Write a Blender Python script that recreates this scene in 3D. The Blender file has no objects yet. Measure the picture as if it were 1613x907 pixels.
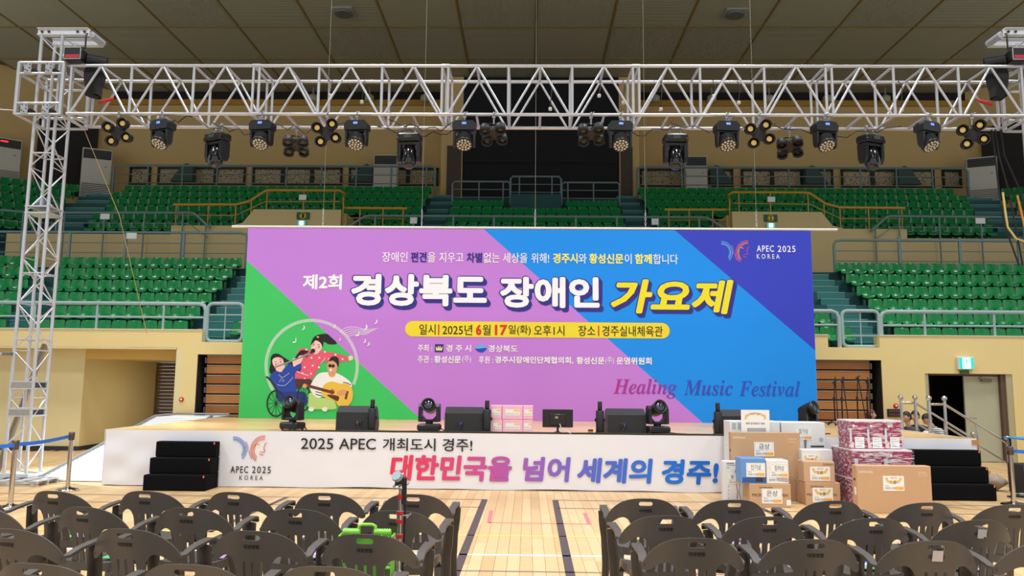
import bpy, bmesh, math, random
from mathutils import Vector as V, Matrix, Euler
random.seed(7)
S = bpy.context.scene
COL = S.collection
PI = math.pi
R = math.radians

# ------------------------------------------------------------------ camera, world, lamps, exposure
cam_data = bpy.data.cameras.new('camera')
cam = bpy.data.objects.new('camera', cam_data)
COL.objects.link(cam)
cam_data.sensor_width = 36.0
cam_data.lens = 1220.0 / 1613.0 * 36.0
cam_data.clip_end = 200
_y, _p, _r = R(1.2), R(7.05), R(0.54)
_f = V((-math.sin(_y) * math.cos(_p), math.cos(_y) * math.cos(_p), math.sin(_p)))
_rt = V((math.cos(_y), math.sin(_y), 0))
_up = _rt.cross(_f)
_r2 = _rt * math.cos(_r) + _up * math.sin(_r)
_u2 = _up * math.cos(_r) - _rt * math.sin(_r)
cam.matrix_world = Matrix(((_r2.x, _u2.x, -_f.x, 0), (_r2.y, _u2.y, -_f.y, 0), (_r2.z, _u2.z, -_f.z, 1.65), (0, 0, 0, 1)))
S.camera = cam

world = bpy.data.worlds.new('hall_air')
S.world = world
world.use_nodes = True
bg = world.node_tree.nodes['Background']
bg.inputs[0].default_value = (0.93, 0.97, 1.0, 1)
bg.inputs[1].default_value = 0.84

S.view_settings.view_transform = 'Standard'
S.view_settings.look = 'None'
S.view_settings.gamma = 1.0
S.view_settings.use_curve_mapping = False
S.view_settings.exposure = 0.0


def area(name, loc, size, power, col, rot=(0, 0, 0), sy=None, spread=180):
    d = bpy.data.lights.new(name, 'AREA')
    d.shape = 'RECTANGLE'
    d.size = size
    d.size_y = sy or size
    d.energy = power
    d.color = col
    d.spread = R(spread)
    o = bpy.data.objects.new(name, d)
    o.location = loc
    o.rotation_euler = rot
    COL.objects.link(o)
    return o


# the hall's high-bay lamps under the ceiling, all in front of the part of the ceiling in view
for _yy in (-6.0, 0.5, 7.5, 14.0):
    for _xx in (-12.0, -4.0, 4.0, 12.0):
        area('high_bay_lamp', (_xx + 0.2, _yy, 13.6), 1.6, 375, (0.96, 0.985, 1.0), spread=122)
# unseen spot added at the left to brighten the ramp beside the stage
_sp = bpy.data.lights.new('ramp_spot', 'SPOT')
_sp.energy = 6500
_sp.spot_size = R(24)
_sp.spot_blend = 0.35
_sp.color = (0.93, 0.97, 1.0)
_sp.shadow_soft_size = 0.25
_so = bpy.data.objects.new('ramp_spot', _sp)
_so.location = (-13.6, 15.8, 5.6)
_so.rotation_euler = (V((-7.35, 13.9, 0.2)) - V(_so.location)).to_track_quat('-Z', 'Y').to_euler()
COL.objects.link(_so)


# ------------------------------------------------------------------ materials
def lin(c):
    c = c / 255.0
    return c / 12.92 if c <= 0.04045 else ((c + 0.055) / 1.055) ** 2.4


def rgb(c):
    return (lin(c[0]), lin(c[1]), lin(c[2]), 1.0)


_M = {}


def mat(name, c, rough=0.5, metal=0.0, var=0.0, vs=6.0, bump=0.0, bs=40.0, emit=None, es=1.0, alpha=None, spec=0.5, wave=None, coat=0.0):
    """procedural material: base colour c with noise variation var at scale vs, noise bump, optional wave ribs"""
    if name in _M:
        return _M[name]
    m = bpy.data.materials.new(name)
    m.use_nodes = True
    nt = m.node_tree
    b = nt.nodes['Principled BSDF']
    b.inputs['Base Color'].default_value = rgb(c)
    b.inputs['Roughness'].default_value = rough
    b.inputs['Metallic'].default_value = metal
    b.inputs['Specular IOR Level'].default_value = spec
    if coat:
        b.inputs['Coat Weight'].default_value = coat
        b.inputs['Coat Roughness'].default_value = 0.08
    if var or bump or wave:
        tc = nt.nodes.new('ShaderNodeTexCoord')
    if var:
        n = nt.nodes.new('ShaderNodeTexNoise')
        n.inputs['Scale'].default_value = vs
        n.inputs['Detail'].default_value = 5
        nt.links.new(tc.outputs['Object'], n.inputs['Vector'])
        h = nt.nodes.new('ShaderNodeMix')
        h.data_type = 'RGBA'
        h.inputs[6].default_value = tuple(x * (1 - var) for x in rgb(c)[:3]) + (1,)
        h.inputs[7].default_value = tuple(min(1, x * (1 + var)) for x in rgb(c)[:3]) + (1,)
        nt.links.new(n.outputs['Fac'], h.inputs[0])
        nt.links.new(h.outputs[2], b.inputs['Base Color'])
    if bump:
        n2 = nt.nodes.new('ShaderNodeTexNoise')
        n2.inputs['Scale'].default_value = bs
        n2.inputs['Detail'].default_value = 3
        nt.links.new(tc.outputs['Object'], n2.inputs['Vector'])
        bp = nt.nodes.new('ShaderNodeBump')
        bp.inputs['Strength'].default_value = bump
        bp.inputs['Distance'].default_value = 0.02
        nt.links.new(n2.outputs['Fac'], bp.inputs['Height'])
        nt.links.new(bp.outputs[0], b.inputs['Normal'])
    if wave:
        w = nt.nodes.new('ShaderNodeTexWave')
        w.bands_direction = wave[0]
        w.inputs['Scale'].default_value = wave[1]
        nt.links.new(tc.outputs['Object'], w.inputs['Vector'])
        bp = nt.nodes.new('ShaderNodeBump')
        bp.inputs['Strength'].default_value = wave[2]
        bp.inputs['Distance'].default_value = 0.03
        nt.links.new(w.outputs['Fac'], bp.inputs['Height'])
        nt.links.new(bp.outputs[0], b.inputs['Normal'])
    if emit:
        b.inputs['Emission Color'].default_value = rgb(emit)
        b.inputs['Emission Strength'].default_value = es
    if alpha is not None:
        b.inputs['Alpha'].default_value = alpha
    _M[name] = m
    return m


# ------------------------------------------------------------------ mesh builder
class MB:
    def __init__(self):
        self.v, self.f, self.mi, self.sm = [], [], [], []

    def add(self, vs, fs, m=0, smooth=False):
        o = len(self.v)
        self.v.extend(tuple(p) for p in vs)
        for f in fs:
            self.f.append(tuple(i + o for i in f))
            self.mi.append(m)
            self.sm.append(smooth)
        return self

    def box(self, c, s, m=0, rot=None, bev=0.0):
        a, b, d = s[0] / 2, s[1] / 2, s[2] / 2
        c = V(c)
        if bev <= 0:
            vs = [V((x, y, z)) for x in (-a, a) for y in (-b, b) for z in (-d, d)]
            fs = [(0, 1, 3, 2), (4, 6, 7, 5), (0, 4, 5, 1), (2, 3, 7, 6), (0, 2, 6, 4), (1, 5, 7, 3)]
        else:
            r = min(bev, a * .9, b * .9, d * .9)
            vs, ix = [], {}
            for x in (-1, 1):
                for y in (-1, 1):
                    for z in (-1, 1):
                        for k in range(3):
                            p = [x * (a - r), y * (b - r), z * (d - r)]
                            p[k] = (x * a, y * b, z * d)[k]
                            ix[(x, y, z, k)] = len(vs)
                            vs.append(V(p))
            fs = []
            for k in range(3):
                u, w = (k + 1) % 3, (k + 2) % 3
                for sg in (-1, 1):
                    q = []
                    for su, sw in ((-1, -1), (1, -1), (1, 1), (-1, 1)):
                        t = [0, 0, 0]
                        t[k], t[u], t[w] = sg, su, sw
                        q.append(ix[(t[0], t[1], t[2], k)])
                    fs.append(tuple(q if sg > 0 else q[::-1]))
                for su in (-1, 1):
                    for sw in (-1, 1):
                        q = []
                        for sg, kk in ((-1, u), (1, u), (1, w), (-1, w)):
                            t = [0, 0, 0]
                            t[k], t[u], t[w] = sg, su, sw
                            q.append(ix[(t[0], t[1], t[2], kk)])
                        fs.append(tuple(q))
            for x in (-1, 1):
                for y in (-1, 1):
                    for z in (-1, 1):
                        fs.append(tuple(ix[(x, y, z, k)] for k in range(3)))
        if rot is not None:
            vs = [rot @ p for p in vs]
        return self.add([p + c for p in vs], fs, m)

    def cyl(self, p0, p1, r0, r1=None, n=10, m=0, caps=True, smooth=True):
        p0, p1 = V(p0), V(p1)
        r1 = r0 if r1 is None else r1
        d = (p1 - p0).normalized()
        a = d.orthogonal().normalized()
        b = d.cross(a)
        vs = []
        for p, r in ((p0, r0), (p1, r1)):
            for i in range(n):
                t = 2 * PI * i / n
                vs.append(p + a * (r * math.cos(t)) + b * (r * math.sin(t)))
        self.add(vs, [(i, (i + 1) % n, n + (i + 1) % n, n + i) for i in range(n)], m, smooth)
        if caps:
            self.add(vs, [tuple(range(n))[::-1], tuple(range(n, 2 * n))], m, False)
        return self

    def tube(self, pts, r, n=8, m=0, closed=False, caps=True):
        pts = [V(p) for p in pts]
        N = len(pts)
        rs = r if isinstance(r, (list, tuple)) else [r] * N
        vs = []
        a = None
        for i, p in enumerate(pts):
            if closed:
                d = (pts[(i + 1) % N] - pts[i - 1])
            else:
                d = pts[min(i + 1, N - 1)] - pts[max(i - 1, 0)]
            d = d.normalized() if d.length > 1e-9 else V((0, 0, 1))
            if a is None:
                a = d.orthogonal().normalized()
            else:
                a = a - d * a.dot(d)
                a = a.normalized() if a.length > 1e-6 else d.orthogonal().normalized()
            b = d.cross(a)
            for k in range(n):
                t = 2 * PI * k / n
                vs.append(p + a * (rs[i] * math.cos(t)) + b * (rs[i] * math.sin(t)))
        fs = []
        for i in range(N if closed else N - 1):
            j = (i + 1) % N
            for k in range(n):
                fs.append((i * n + k, i * n + (k + 1) % n, j * n + (k + 1) % n, j * n + k))
        self.add(vs, fs, m, True)
        if caps and not closed:
            self.add(vs, [tuple(range(n))[::-1], tuple(range((N - 1) * n, N * n))], m, False)
        return self

    def lathe(self, prof, c=(0, 0, 0), n=16, m=0, mtx=None, smooth=True):
        vs, fs = [], []
        for (r, z) in prof:
            for i in range(n):
                t = 2 * PI * i / n
                vs.append(V((r * math.cos(t), r * math.sin(t), z)))
        for k in range(len(prof) - 1):
            for i in range(n):
                fs.append((k * n + i, k * n + (i + 1) % n, (k + 1) * n + (i + 1) % n, (k + 1) * n + i))
        if prof[0][0] > 1e-6:
            fs.append(tuple(range(n))[::-1])
        if prof[-1][0] > 1e-6:
            fs.append(tuple(range((len(prof) - 1) * n, len(prof) * n)))
        if mtx is not None:
            vs = [mtx @ p for p in vs]
        return self.add([p + V(c) for p in vs], fs, m, smooth)

    def ball(self, c, r, nu=12, nv=8, m=0, sc=(1, 1, 1), mtx=None):
        pr = [(r * math.sin(PI * k / nv), -r * math.cos(PI * k / nv)) for k in range(nv + 1)]
        pr[0] = (1e-5, -r)
        pr[-1] = (1e-5, r)
        sm = Matrix.Diagonal(V(sc))
        if mtx is not None:
            sm = mtx @ sm
        return self.lathe(pr, c, nu, m, sm)

    def prism(self, poly, h0, h1, mtx=None, m=0):
        """polygon (x, y) extruded from z=h0 to z=h1, then moved by the 4x4 mtx"""
        n = len(poly)
        vs = [V((x, y, h0)) for x, y in poly] + [V((x, y, h1)) for x, y in poly]
        if mtx is not None:
            vs = [mtx @ p for p in vs]
        return self.add(vs, [tuple(range(n))[::-1], tuple(range(n, 2 * n))] + [(i, (i + 1) % n, n + (i + 1) % n, n + i) for i in range(n)], m)

    def grid(self, fn, nu, nv, m=0, smooth=True):
        vs = [fn(i / nu, j / nv) for j in range(nv + 1) for i in range(nu + 1)]
        fs = [(j * (nu + 1) + i, j * (nu + 1) + i + 1, (j + 1) * (nu + 1) + i + 1, (j + 1) * (nu + 1) + i) for j in range(nv) for i in range(nu)]
        return self.add(vs, fs, m, smooth)

    def mesh(self, name, mats, off=None):
        me = bpy.data.meshes.new(name)
        vs = self.v if off is None else [(p[0] - off[0], p[1] - off[1], p[2] - off[2]) for p in self.v]
        me.from_pydata(vs, [], self.f)
        if not isinstance(mats, (list, tuple)):
            mats = [mats]
        for q in mats:
            me.materials.append(q)
        me.polygons.foreach_set('material_index', self.mi)
        me.polygons.foreach_set('use_smooth', self.sm)
        me.update()
        return me

    def build(self, name, mats, parent=None):
        off = None
        if parent is not None:
            q = parent
            off = V((0, 0, 0))
            while q is not None:
                off += q.location
                q = q.parent
        return link(name, self.mesh(name, mats, off), parent)


def link(name, me, parent=None, loc=None):
    o = bpy.data.objects.new(name, me)
    COL.objects.link(o)
    if parent is not None:
        o.parent = parent
    if loc is not None:
        o.location = loc
    return o


def tag(o, label, cat, group=None, kind=None):
    o['label'] = label
    o['category'] = cat
    if group:
        o['group'] = group
    if kind:
        o['kind'] = kind
    return o


def thing(name, label, cat, loc=(0, 0, 0), group=None):
    o = bpy.data.objects.new(name, None)
    o.empty_display_size = 0.1
    COL.objects.link(o)
    o.location = loc
    return tag(o, label, cat, group)


def struct(o):
    o['kind'] = 'structure'
    return o


def dup(o, loc, rot=None, label=None, group=None, parent=None):
    """copy a thing, its parts and their sub-parts, sharing mesh data"""
    c = o.copy()
    COL.objects.link(c)
    c.parent = parent
    if loc is not None:
        c.location = loc
    if rot is not None:
        c.rotation_euler = rot
    if label:
        c['label'] = label
    if group:
        c['group'] = group
    for ch in o.children:
        dup(ch, None, parent=c)
    return c


ORD = ['first', 'second', 'third', 'fourth', 'fifth', 'sixth', 'seventh', 'eighth', 'ninth', 'tenth', 'eleventh', 'twelfth', 'thirteenth', 'fourteenth', 'fifteenth', 'sixteenth', 'seventeenth', 'eighteenth', 'nineteenth', 'twentieth'] + ['twenty-' + q for q in ('first', 'second', 'third', 'fourth', 'fifth', 'sixth', 'seventh', 'eighth', 'ninth')] + ['thirtieth', 'thirty-first', 'thirty-second', 'thirty-third', 'thirty-fourth', 'thirty-fifth']

# ------------------------------------------------------------------ lettering (flat print)
_T = {}


def glyphs(body, weight=0.0, spacing=1.0):
    k = (body, weight, spacing)
    if k not in _T:
        c = bpy.data.curves.new('letters', 'FONT')
        c.body = body
        c.offset = weight
        c.space_character = spacing
        c.resolution_u = 3
        o = bpy.data.objects.new('letters', c)
        me = bpy.data.meshes.new_from_object(o)
        vs = [(v.co.x, v.co.y) for v in me.vertices]
        fs = [tuple(p.vertices) for p in me.polygons]
        bpy.data.objects.remove(o)
        bpy.data.curves.remove(c)
        bpy.data.meshes.remove(me)
        x0, x1 = min(p[0] for p in vs), max(p[0] for p in vs)
        y0, y1 = min(p[1] for p in vs), max(p[1] for p in vs)
        _T[k] = ([((x - x0) / (x1 - x0), (y - y0) / (y1 - y0)) for x, y in vs], fs)
    return _T[k]


def lettering(body, box, y, m, parent, weight=0.0, shear=0.0, spacing=1.0, name='lettering'):
    """flat printed words filling box = (x0, z0, x1, z1) of the plane at depth y, readable from -Y;
    weight (em) thickens the strokes with shifted layers of print"""
    vs, fs = glyphs(body, 0.0, spacing)
    x0, z0, x1, z1 = box
    h = z1 - z0
    s = weight * h
    n = 0 if weight < 0.004 else (6 if weight < 0.025 else 12)
    x0, x1, z0, z1 = x0 + s, x1 - s, z0 + s, z1 - s
    h = z1 - z0
    w = x1 - x0 - abs(shear) * h
    mb = MB()
    for k in range(n + 1):
        a = 2 * PI * k / max(n, 1)
        dx, dz = (0, 0) if k == n else (s * math.cos(a), s * math.sin(a))
        mb.add([(x0 + u * w + shear * t * h + dx, y - 0.0001 * k, z0 + t * h + dz) for u, t in vs], fs)
    return mb.build(name, m, parent)


def smooth_poly(pts, n=5, closed=True):
    N = len(pts)
    out = []
    for i in range(N if closed else N - 1):
        g = lambda k: pts[k % N] if closed else pts[min(max(k, 0), N - 1)]
        p0, p1, p2, p3 = g(i - 1), g(i), g(i + 1), g(i + 2)
        for s in range(n):
            t = s / n
            out.append(tuple(0.5 * (2 * b + (c - a) * t + (2 * a - 5 * b + 4 * c - d) * t * t + (-a + 3 * b - 3 * c + d) * t ** 3) for a, b, c, d in zip(p0, p1, p2, p3)))
    if not closed:
        out.append(tuple(pts[-1]))
    return out


# shared materials
ALU = mat('brushed_aluminium', (205, 205, 208), 0.38, 0.55, var=0.06, vs=9)
STEEL = mat('polished_steel', (200, 195, 188), 0.16, 1.0)
BLACKP = mat('black_plastic', (24, 24, 27), 0.38, bump=0.03, bs=120)
BLACKM = mat('black_powder_coat', (20, 20, 22), 0.55, bump=0.05, bs=200)
CABLE = mat('black_cable', (18, 18, 18), 0.6)
GLASSY = mat('dark_lens_glass', (40, 48, 58), 0.06, spec=0.9)
CARPET = mat('black_carpet', (17, 17, 19), 0.98, var=0.3, vs=60, bump=0.4, bs=220, spec=0.1)
WALLY = mat('cream_yellow_paint', (226, 203, 140), 0.75, var=0.03, vs=1.2, bump=0.04, bs=90)
WALLU = mat('tan_upper_wall', (206, 175, 116), 0.85, var=0.04, vs=0.8, bump=0.05, bs=60)
TEAL = mat('dark_teal_concrete', (27, 80, 80), 0.7, var=0.12, vs=3, bump=0.08, bs=30)
RAILG = mat('grey_green_rail_paint', (150, 172, 172), 0.35)
RAILD = mat('slate_green_rail_paint', (112, 136, 134), 0.4)
RAILY = mat('ochre_rail_paint', (196, 150, 48), 0.4)
PAPER = mat('white_paper', (236, 236, 232), 0.8)
WHITE = mat('white_print', (244, 244, 246), 0.7)
INK = mat('black_print', (28, 26, 30), 0.7)

# ================================================================== THE HALL
def slab(name, x0, x1, y0, y1, z0, z1, m, parent=None):
    o = MB().box(((x0 + x1) / 2, (y0 + y1) / 2, (z0 + z1) / 2), (x1 - x0, y1 - y0, z1 - z0)).build(name, m, parent)
    return o


# ---- floor: dark bed, maple planks as parts, court lines as flat print
floor = struct(slab('floor', -16, 16, -6, 23, -0.30, -0.010, mat('floor_bed', (96, 70, 42), 0.9)))
PLK = [mat('maple_plank_%s' % n, c, 0.42, var=0.07, vs=5, bump=0.02, bs=60, spec=0.32) for n, c in
       (('honey', (204, 168, 121)), ('pale', (212, 178, 132)), ('amber', (198, 161, 112)), ('straw', (207, 172, 125)))]
PW, PL = 0.118, 2.0
pmesh = []
for q in PLK:
    pmesh.append(MB().box((0, 0, -0.006), (PW - 0.0028, PL - 0.003, 0.012), bev=0.0008).mesh('plank', q))
cells = []
for i in range(-112, 114):
    off = random.random() * PL
    for j in range(-1, 11):
        x, y = i * PW, j * PL + off
        if y - PL / 2 > 17.8 and not (-10.6 < x < -8.1 and y < 22):
            continue
        if abs(x) > 0.72 * max(y + 1.0, 2) + 0.8:
            continue
        cells.append((x, y, random.randrange(4)))
cells.sort(key=lambda c: (c[0] - 0.2) ** 2 * 0.35 + (c[1] - 6.6) ** 2)
for x, y, k in cells[:298]:
    link('plank', pmesh[k], floor, (x, y, 0))
rest = MB()
for x, y, k in cells[298:]:
    rest.box((x, y, -0.006), (PW - 0.0028, PL - 0.003, 0.012), k)
rest.build('planking', PLK, floor)['kind'] = 'stuff'


def line(pts, w, m, nm='court_line', z=0.0012):
    for (a, b) in zip(pts, pts[1:]):
        a, b = V((a[0], a[1], 0)), V((b[0], b[1], 0))
        d = (b - a).normalized()
        n = V((-d.y, d.x, 0)) * (w / 2)
        MB().add([V((p.x, p.y, z)) for p in (a - n, b - n, b + n, a + n)], [(0, 1, 2, 3)]).build(nm, m, floor)


LB = mat('charcoal_court_paint', (74, 62, 62), 0.5)
LG = mat('grey_brown_court_paint', (128, 100, 92), 0.5)
line([(-0.60, 11.4), (-0.63, 4.0)], 0.085, LB)
line([(0.41, 11.42), (0.37, 4.0)], 0.085, LB)
line([(-9, 11.40), (-0.6, 11.38)], 0.05, LG)
line([(0.41, 11.40), (9, 11.38)], 0.05, LG)
line([(-9, 10.72), (-0.62, 10.68)], 0.05, LG)
line([(0.42, 10.68), (9, 10.6)], 0.05, LG)
line([(-9, 8.75), (9, 8.75)], 0.04, mat('yellow_court_paint', (236, 206, 96), 0.5))
line([(-9, 7.78), (9, 7.78)], 0.055, mat('white_court_paint', (240, 236, 226), 0.5))
line([(-9, 7.12), (9, 7.12)], 0.035, LG)
RED = mat('coral_court_paint', (224, 110, 118), 0.5)
line([(-0.461, 10.42, 0)[:2], (-0.449, 9.51, 0)[:2]], 0.05, RED)
line([(-0.45, 9.531, 0)[:2], (0.776, 9.516, 0)[:2]], 0.05, RED)
line([(0.752, 10.313, 0)[:2], (0.747, 9.535, 0)[:2]], 0.05, RED)
line([(-3.478, 9.888, 0)[:2], (-3.45, 11.367, -0)[:2]], 0.07, LB)
line([(-3.485, 8.717, 0)[:2], (-3.478, 9.888, 0)[:2]], 0.07, LB)
line([(3.2, 10.923, 0)[:2], (3.244, 8.237, 0)[:2]], 0.07, LB)
line([(5.805, 11.301, 0)[:2], (6.578, 10.666, 0)[:2]], 0.03, LB)

# ---- lower wall under the stand, at y = 17.8
WY = 17.8
slab('wall_back', -14.5, 14.5, WY, WY + 0.35, 2.39, 2.545, WALLY)['kind'] = 'structure'
for a, b in ((-14.5, -7.548), (-6.467, 6.84), (8.002, 14.5)):
    struct(slab('wall_back', a, b, WY, WY + 0.30, 2.545, 2.815, WALLY))
    struct(slab('trim_1', a, b, WY - 0.02, WY + 0.32, 2.815, 2.835, mat('parapet_cap', (220, 214, 190), 0.6)))
for a, b in ((-8.12, -7.62), (8.02, 8.98), (10.93, 14.5)):
    struct(slab('wall_back', a, b, WY, WY + 0.35, 0, 2.39, WALLY))
struct(slab('wall_back', 8.98, 10.93, WY, WY + 0.35, 1.97, 2.39, WALLY))
struct(slab('wall_back', -7.62, 8.02, WY, WY + 0.35, 2.26, 2.39, WALLY))
# entrance tunnel on the left
WALLS = mat('ochre_tunnel_paint', (222, 206, 154), 0.75, var=0.03, vs=1.5)
struct(slab('wall_tunnel', -14.5, -10.53, 18.3, 18.5, 0, 2.39, WALLS))
struct(slab('wall_tunnel', -10.68, -10.53, 18.5, 22.2, 0, 2.2, WALLS))
struct(slab('wall_tunnel', -8.12, -7.97, WY, 22.2, 0, 2.39, WALLS))
struct(slab('wall_tunnel', -10.53, -8.12, 18.31, 18.41, 2.14, 2.368, mat('deep_ochre_paint', (206, 172, 92), 0.75)))
struct(slab('ceiling_tunnel', -10.6, -8.1, 18.42, 22.3, 2.16, 2.28, mat('tunnel_ceiling', (206, 200, 170), 0.8)))
struct(slab('ceiling_tunnel', -14.5, -8.1, WY, 18.5, 2.37, 2.42, WALLS))
struct(slab('baseboard_left', -14.5, -10.5, 18.26, 18.30, 0, 0.10, mat('dark_skirting', (40, 42, 46), 0.6)))
struct(slab('baseboard_left', -10.53, -10.50, 18.3, 22.0, 0, 0.10, mat('dark_skirting', (40, 42, 46), 0.6)))
sh = thing('roller_shutter', 'brown metal roller shutter closing the tunnel left of the stage', 'shutter', (-9.3, 22.0, 0))
SHM = mat('taupe_shutter_paint', (128, 108, 82), 0.45, 0.2)
sl = MB()
sl.prism([(0, 0), (-0.035, 0.02), (-0.035, 0.075), (0, 0.092)], -1.25, 1.25, Matrix(((0, 0, 1, 0), (1, 0, 0, 0), (0, 1, 0, 0), (0, 0, 0, 1))))
slm = sl.mesh('slat', SHM)
for k in range(22):
    link('slat', slm, sh, (0, 0, k * 0.098))
for sx in (-1.24, 1.22):
    MB().box((-9.3 + sx, 21.95, 1.07), (0.06, 0.14, 2.14)).build('guide_rail', SHM, sh)
lp = thing('ceiling_lamp', 'round lit lamp under the tunnel ceiling beside the shutter', 'lamp', (-8.55, 19.6, 2.16))
MB().lathe([(0.02, 2.16), (0.25, 2.16), (0.25, 2.12), (0.22, 2.10)], (-8.55, 19.6, 0), 24).build('rim', ALU, lp)
MB().lathe([(0.22, 2.104), (0.12, 2.085), (0.01, 2.08)], (-8.55, 19.6, 0), 24).build('diffuser', mat('lamp_glow', (255, 255, 245), 0.5, emit=(255, 255, 240), es=4), lp)
area('tunnel_lamp_light', (-8.55, 19.6, 2.05), 0.4, 16, (1.0, 0.99, 0.95))

for (x, z, lab) in ((-7.933, 1.223, 'red round fire alarm button on the pillar left of the stage'), (8.294, 1.24, 'red round fire alarm button on the wall above the black panel')):
    t = thing('alarm_button', lab, 'alarm', (x, WY, z))
    MB().lathe([(0.055, 0), (0.055, 0.02), (0.04, 0.03)], (x, WY, z), 16, mtx=Matrix.Rotation(R(90), 3, 'X')).build('housing', mat('alarm_red', (200, 40, 36), 0.4), t)
    MB().lathe([(0.025, 0.028), (0.02, 0.04), (0.002, 0.044)], (x, WY, z), 12, mtx=Matrix.Rotation(R(90), 3, 'X')).build('button', PAPER, t)
bx = (8.094, 0.994, 8.376, 1.17)
t = thing('indicator_panel', 'small black indicator panel on the wall left of the door', 'panel', (bx[0], 17.78, bx[1]))
MB().box(((bx[0] + bx[2]) / 2, 17.78, (bx[1] + bx[3]) / 2), (bx[2] - bx[0], 0.05, bx[3] - bx[1]), bev=0.006).build('housing', mat('panel_black', (30, 22, 22), 0.3), t)
IND = mat('indicator_dots', (120, 60, 50), 0.4)
for r in range(2):
    mb = MB()
    for k in range(5):
        mb.box((bx[0] + 0.04 + k * (bx[2] - bx[0] - 0.08) / 4, 17.753, bx[1] + 0.05 + r * 0.08), (0.03, 0.01, 0.035))
    mb.build('indicator_row', IND, t)

# ---- door on the right, left leaf open onto a dark corridor
struct(slab('door_1', 8.98, 9.06, WY + 0.02, WY + 0.34, 0, 1.97, mat('door_jamb', (172, 165, 128), 0.6)))
struct(slab('door_1', 9.06, 9.12, WY + 0.10, WY + 0.34, 0, 1.97, mat('brown_frame', (92, 68, 54), 0.5)))
struct(slab('door_1', 10.70, 10.80, WY + 0.06, WY + 0.34, 0, 1.97, mat('brown_frame', (92, 68, 54), 0.5)))
struct(slab('door_1', 10.80, 10.93, WY + 0.02, WY + 0.34, 0, 1.97, mat('door_jamb', (172, 165, 128), 0.6)))
struct(slab('door_1', 9.0, 10.9, WY + 0.10, WY + 0.34, 1.93, 1.97, mat('brown_frame', (92, 68, 54), 0.5)))
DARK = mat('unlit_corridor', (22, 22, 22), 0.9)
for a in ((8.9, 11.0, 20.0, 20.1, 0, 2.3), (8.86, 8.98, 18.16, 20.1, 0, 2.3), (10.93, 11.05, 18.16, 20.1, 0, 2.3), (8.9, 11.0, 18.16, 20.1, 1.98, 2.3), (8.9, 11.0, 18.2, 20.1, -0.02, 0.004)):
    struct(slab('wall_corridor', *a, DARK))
leaf = slab('door_leaf', 9.93, 10.70, WY + 0.16, WY + 0.21, 0.01, 1.92, mat('sage_door_paint', (176, 174, 146), 0.5))
tag(leaf, 'closed grey green door leaf right of the dark opening', 'door')
k = MB().cyl((10.02, WY + 0.16, 0.98), (10.02, WY + 0.10, 0.98), 0.022)
k.tube([(10.02, WY + 0.10, 0.98), (10.06, WY + 0.09, 0.975), (10.13, WY + 0.09, 0.97)], 0.012)
k.build('door_handle', STEEL, leaf)
MB().box((10.42, WY + 0.13, 1.83), (0.24, 0.06, 0.06), bev=0.01).tube([(10.32, WY + 0.11, 1.84), (10.2, WY + 0.05, 1.88), (10.32, WY + 0.09, 1.92)], 0.01).build('door_closer', mat('bronze_grey', (120, 104, 90), 0.4, 0.5), leaf)


def exit_sign(x, y, z, w, h, lab, lit=3.0):
    t = thing('exit_sign', lab, 'sign', (x, y, z))
    MB().box((x, y - 0.05, z), (w, 0.1, h), bev=0.012).build('housing', mat('pale_sign_case', (214, 218, 216), 0.5), t)
    g = mat('exit_green', (0, 178, 160), 0.5, emit=(20, 205, 185), es=0.8)
    l = mat('exit_white', (245, 255, 252), 0.5, emit=(240, 255, 252), es=1.1)
    MB().box((x, y - 0.102, z), (w * 0.86, 0.008, h * 0.86)).build('green_face', g, t)
    f = MB()
    f.box((x, y - 0.108, z), (w * 0.50, 0.006, h * 0.82))
    f.build('lit_pictogram', l, t)
    p = MB()                                # running figure
    k = h * 0.26
    p.ball((x - 0.01 * k, y - 0.113, z + 1.15 * k), 0.22 * k, 10, 6, sc=(1, .2, 1))
    for pts in ([(0, .9), (-.1, .3), (.35, -.15), (.2, -.85)], [(-.1, .3), (-.35, -.3), (-.8, -.55)], [(0, .8), (.45, .45), (.75, .65)], [(0, .8), (-.5, .6), (-.65, .2)]):
        p.tube([(x + a * k, y - 0.113, z + b * k) for a, b in pts], 0.11 * k, 6)
    p.build('running_figure', g, t)
    return t


ex = exit_sign(9.873, WY, 2.207, 0.36, 0.29, 'lit green and white exit sign above the grey door')
q = (9.76, 1.971, 9.959, 2.049)
MB().box(((q[0] + q[2]) / 2, 17.78, (q[1] + q[3]) / 2), (q[2] - q[0], 0.02, q[3] - q[1])).build('lower_plate', mat('sign_dark_green', (40, 100, 60), 0.5), ex)

# ---- retractable timber bleachers folded into the wall
BW = [mat('bleacher_board_%d' % k, c, 0.42, var=0.14, vs=3.2, bump=0.03, bs=30) for k, c in enumerate(((186, 120, 58), (196, 130, 66), (178, 110, 52)))]
for (x0, x1, side) in ((-7.50, -4.4, 'left'), (4.4, 7.86, 'right')):
    t = thing('folded_bleacher', 'folded timber bleacher in its wall niche at the %s of the backdrop' % side, 'bleacher', ((x0 + x1) / 2, 18.2, 0))
    for k in range(10):
        z = 2.16 - 0.229 * k
        MB().box(((x0 + x1) / 2, 18.06 + 0.012 * k, z - 0.02), (x1 - x0, 0.035, 0.178), bev=0.006).build('board', BW[k % 3], t)
        MB().box(((x0 + x1) / 2, 18.09 + 0.012 * k, z + 0.082), (x1 - x0, 0.10, 0.014)).build('tread_edge', mat('pale_tread_edge', (226, 214, 190), 0.5), t)
        xe = x0 - 0.02 if side == 'left' else x1 + 0.02
        MB().box((xe, 18.08 + 0.012 * k, z - 0.03), (0.035, 0.12, 0.13)).build('end_bracket', mat('grey_bracket', (128, 128, 126), 0.4, 0.6), t)
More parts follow.
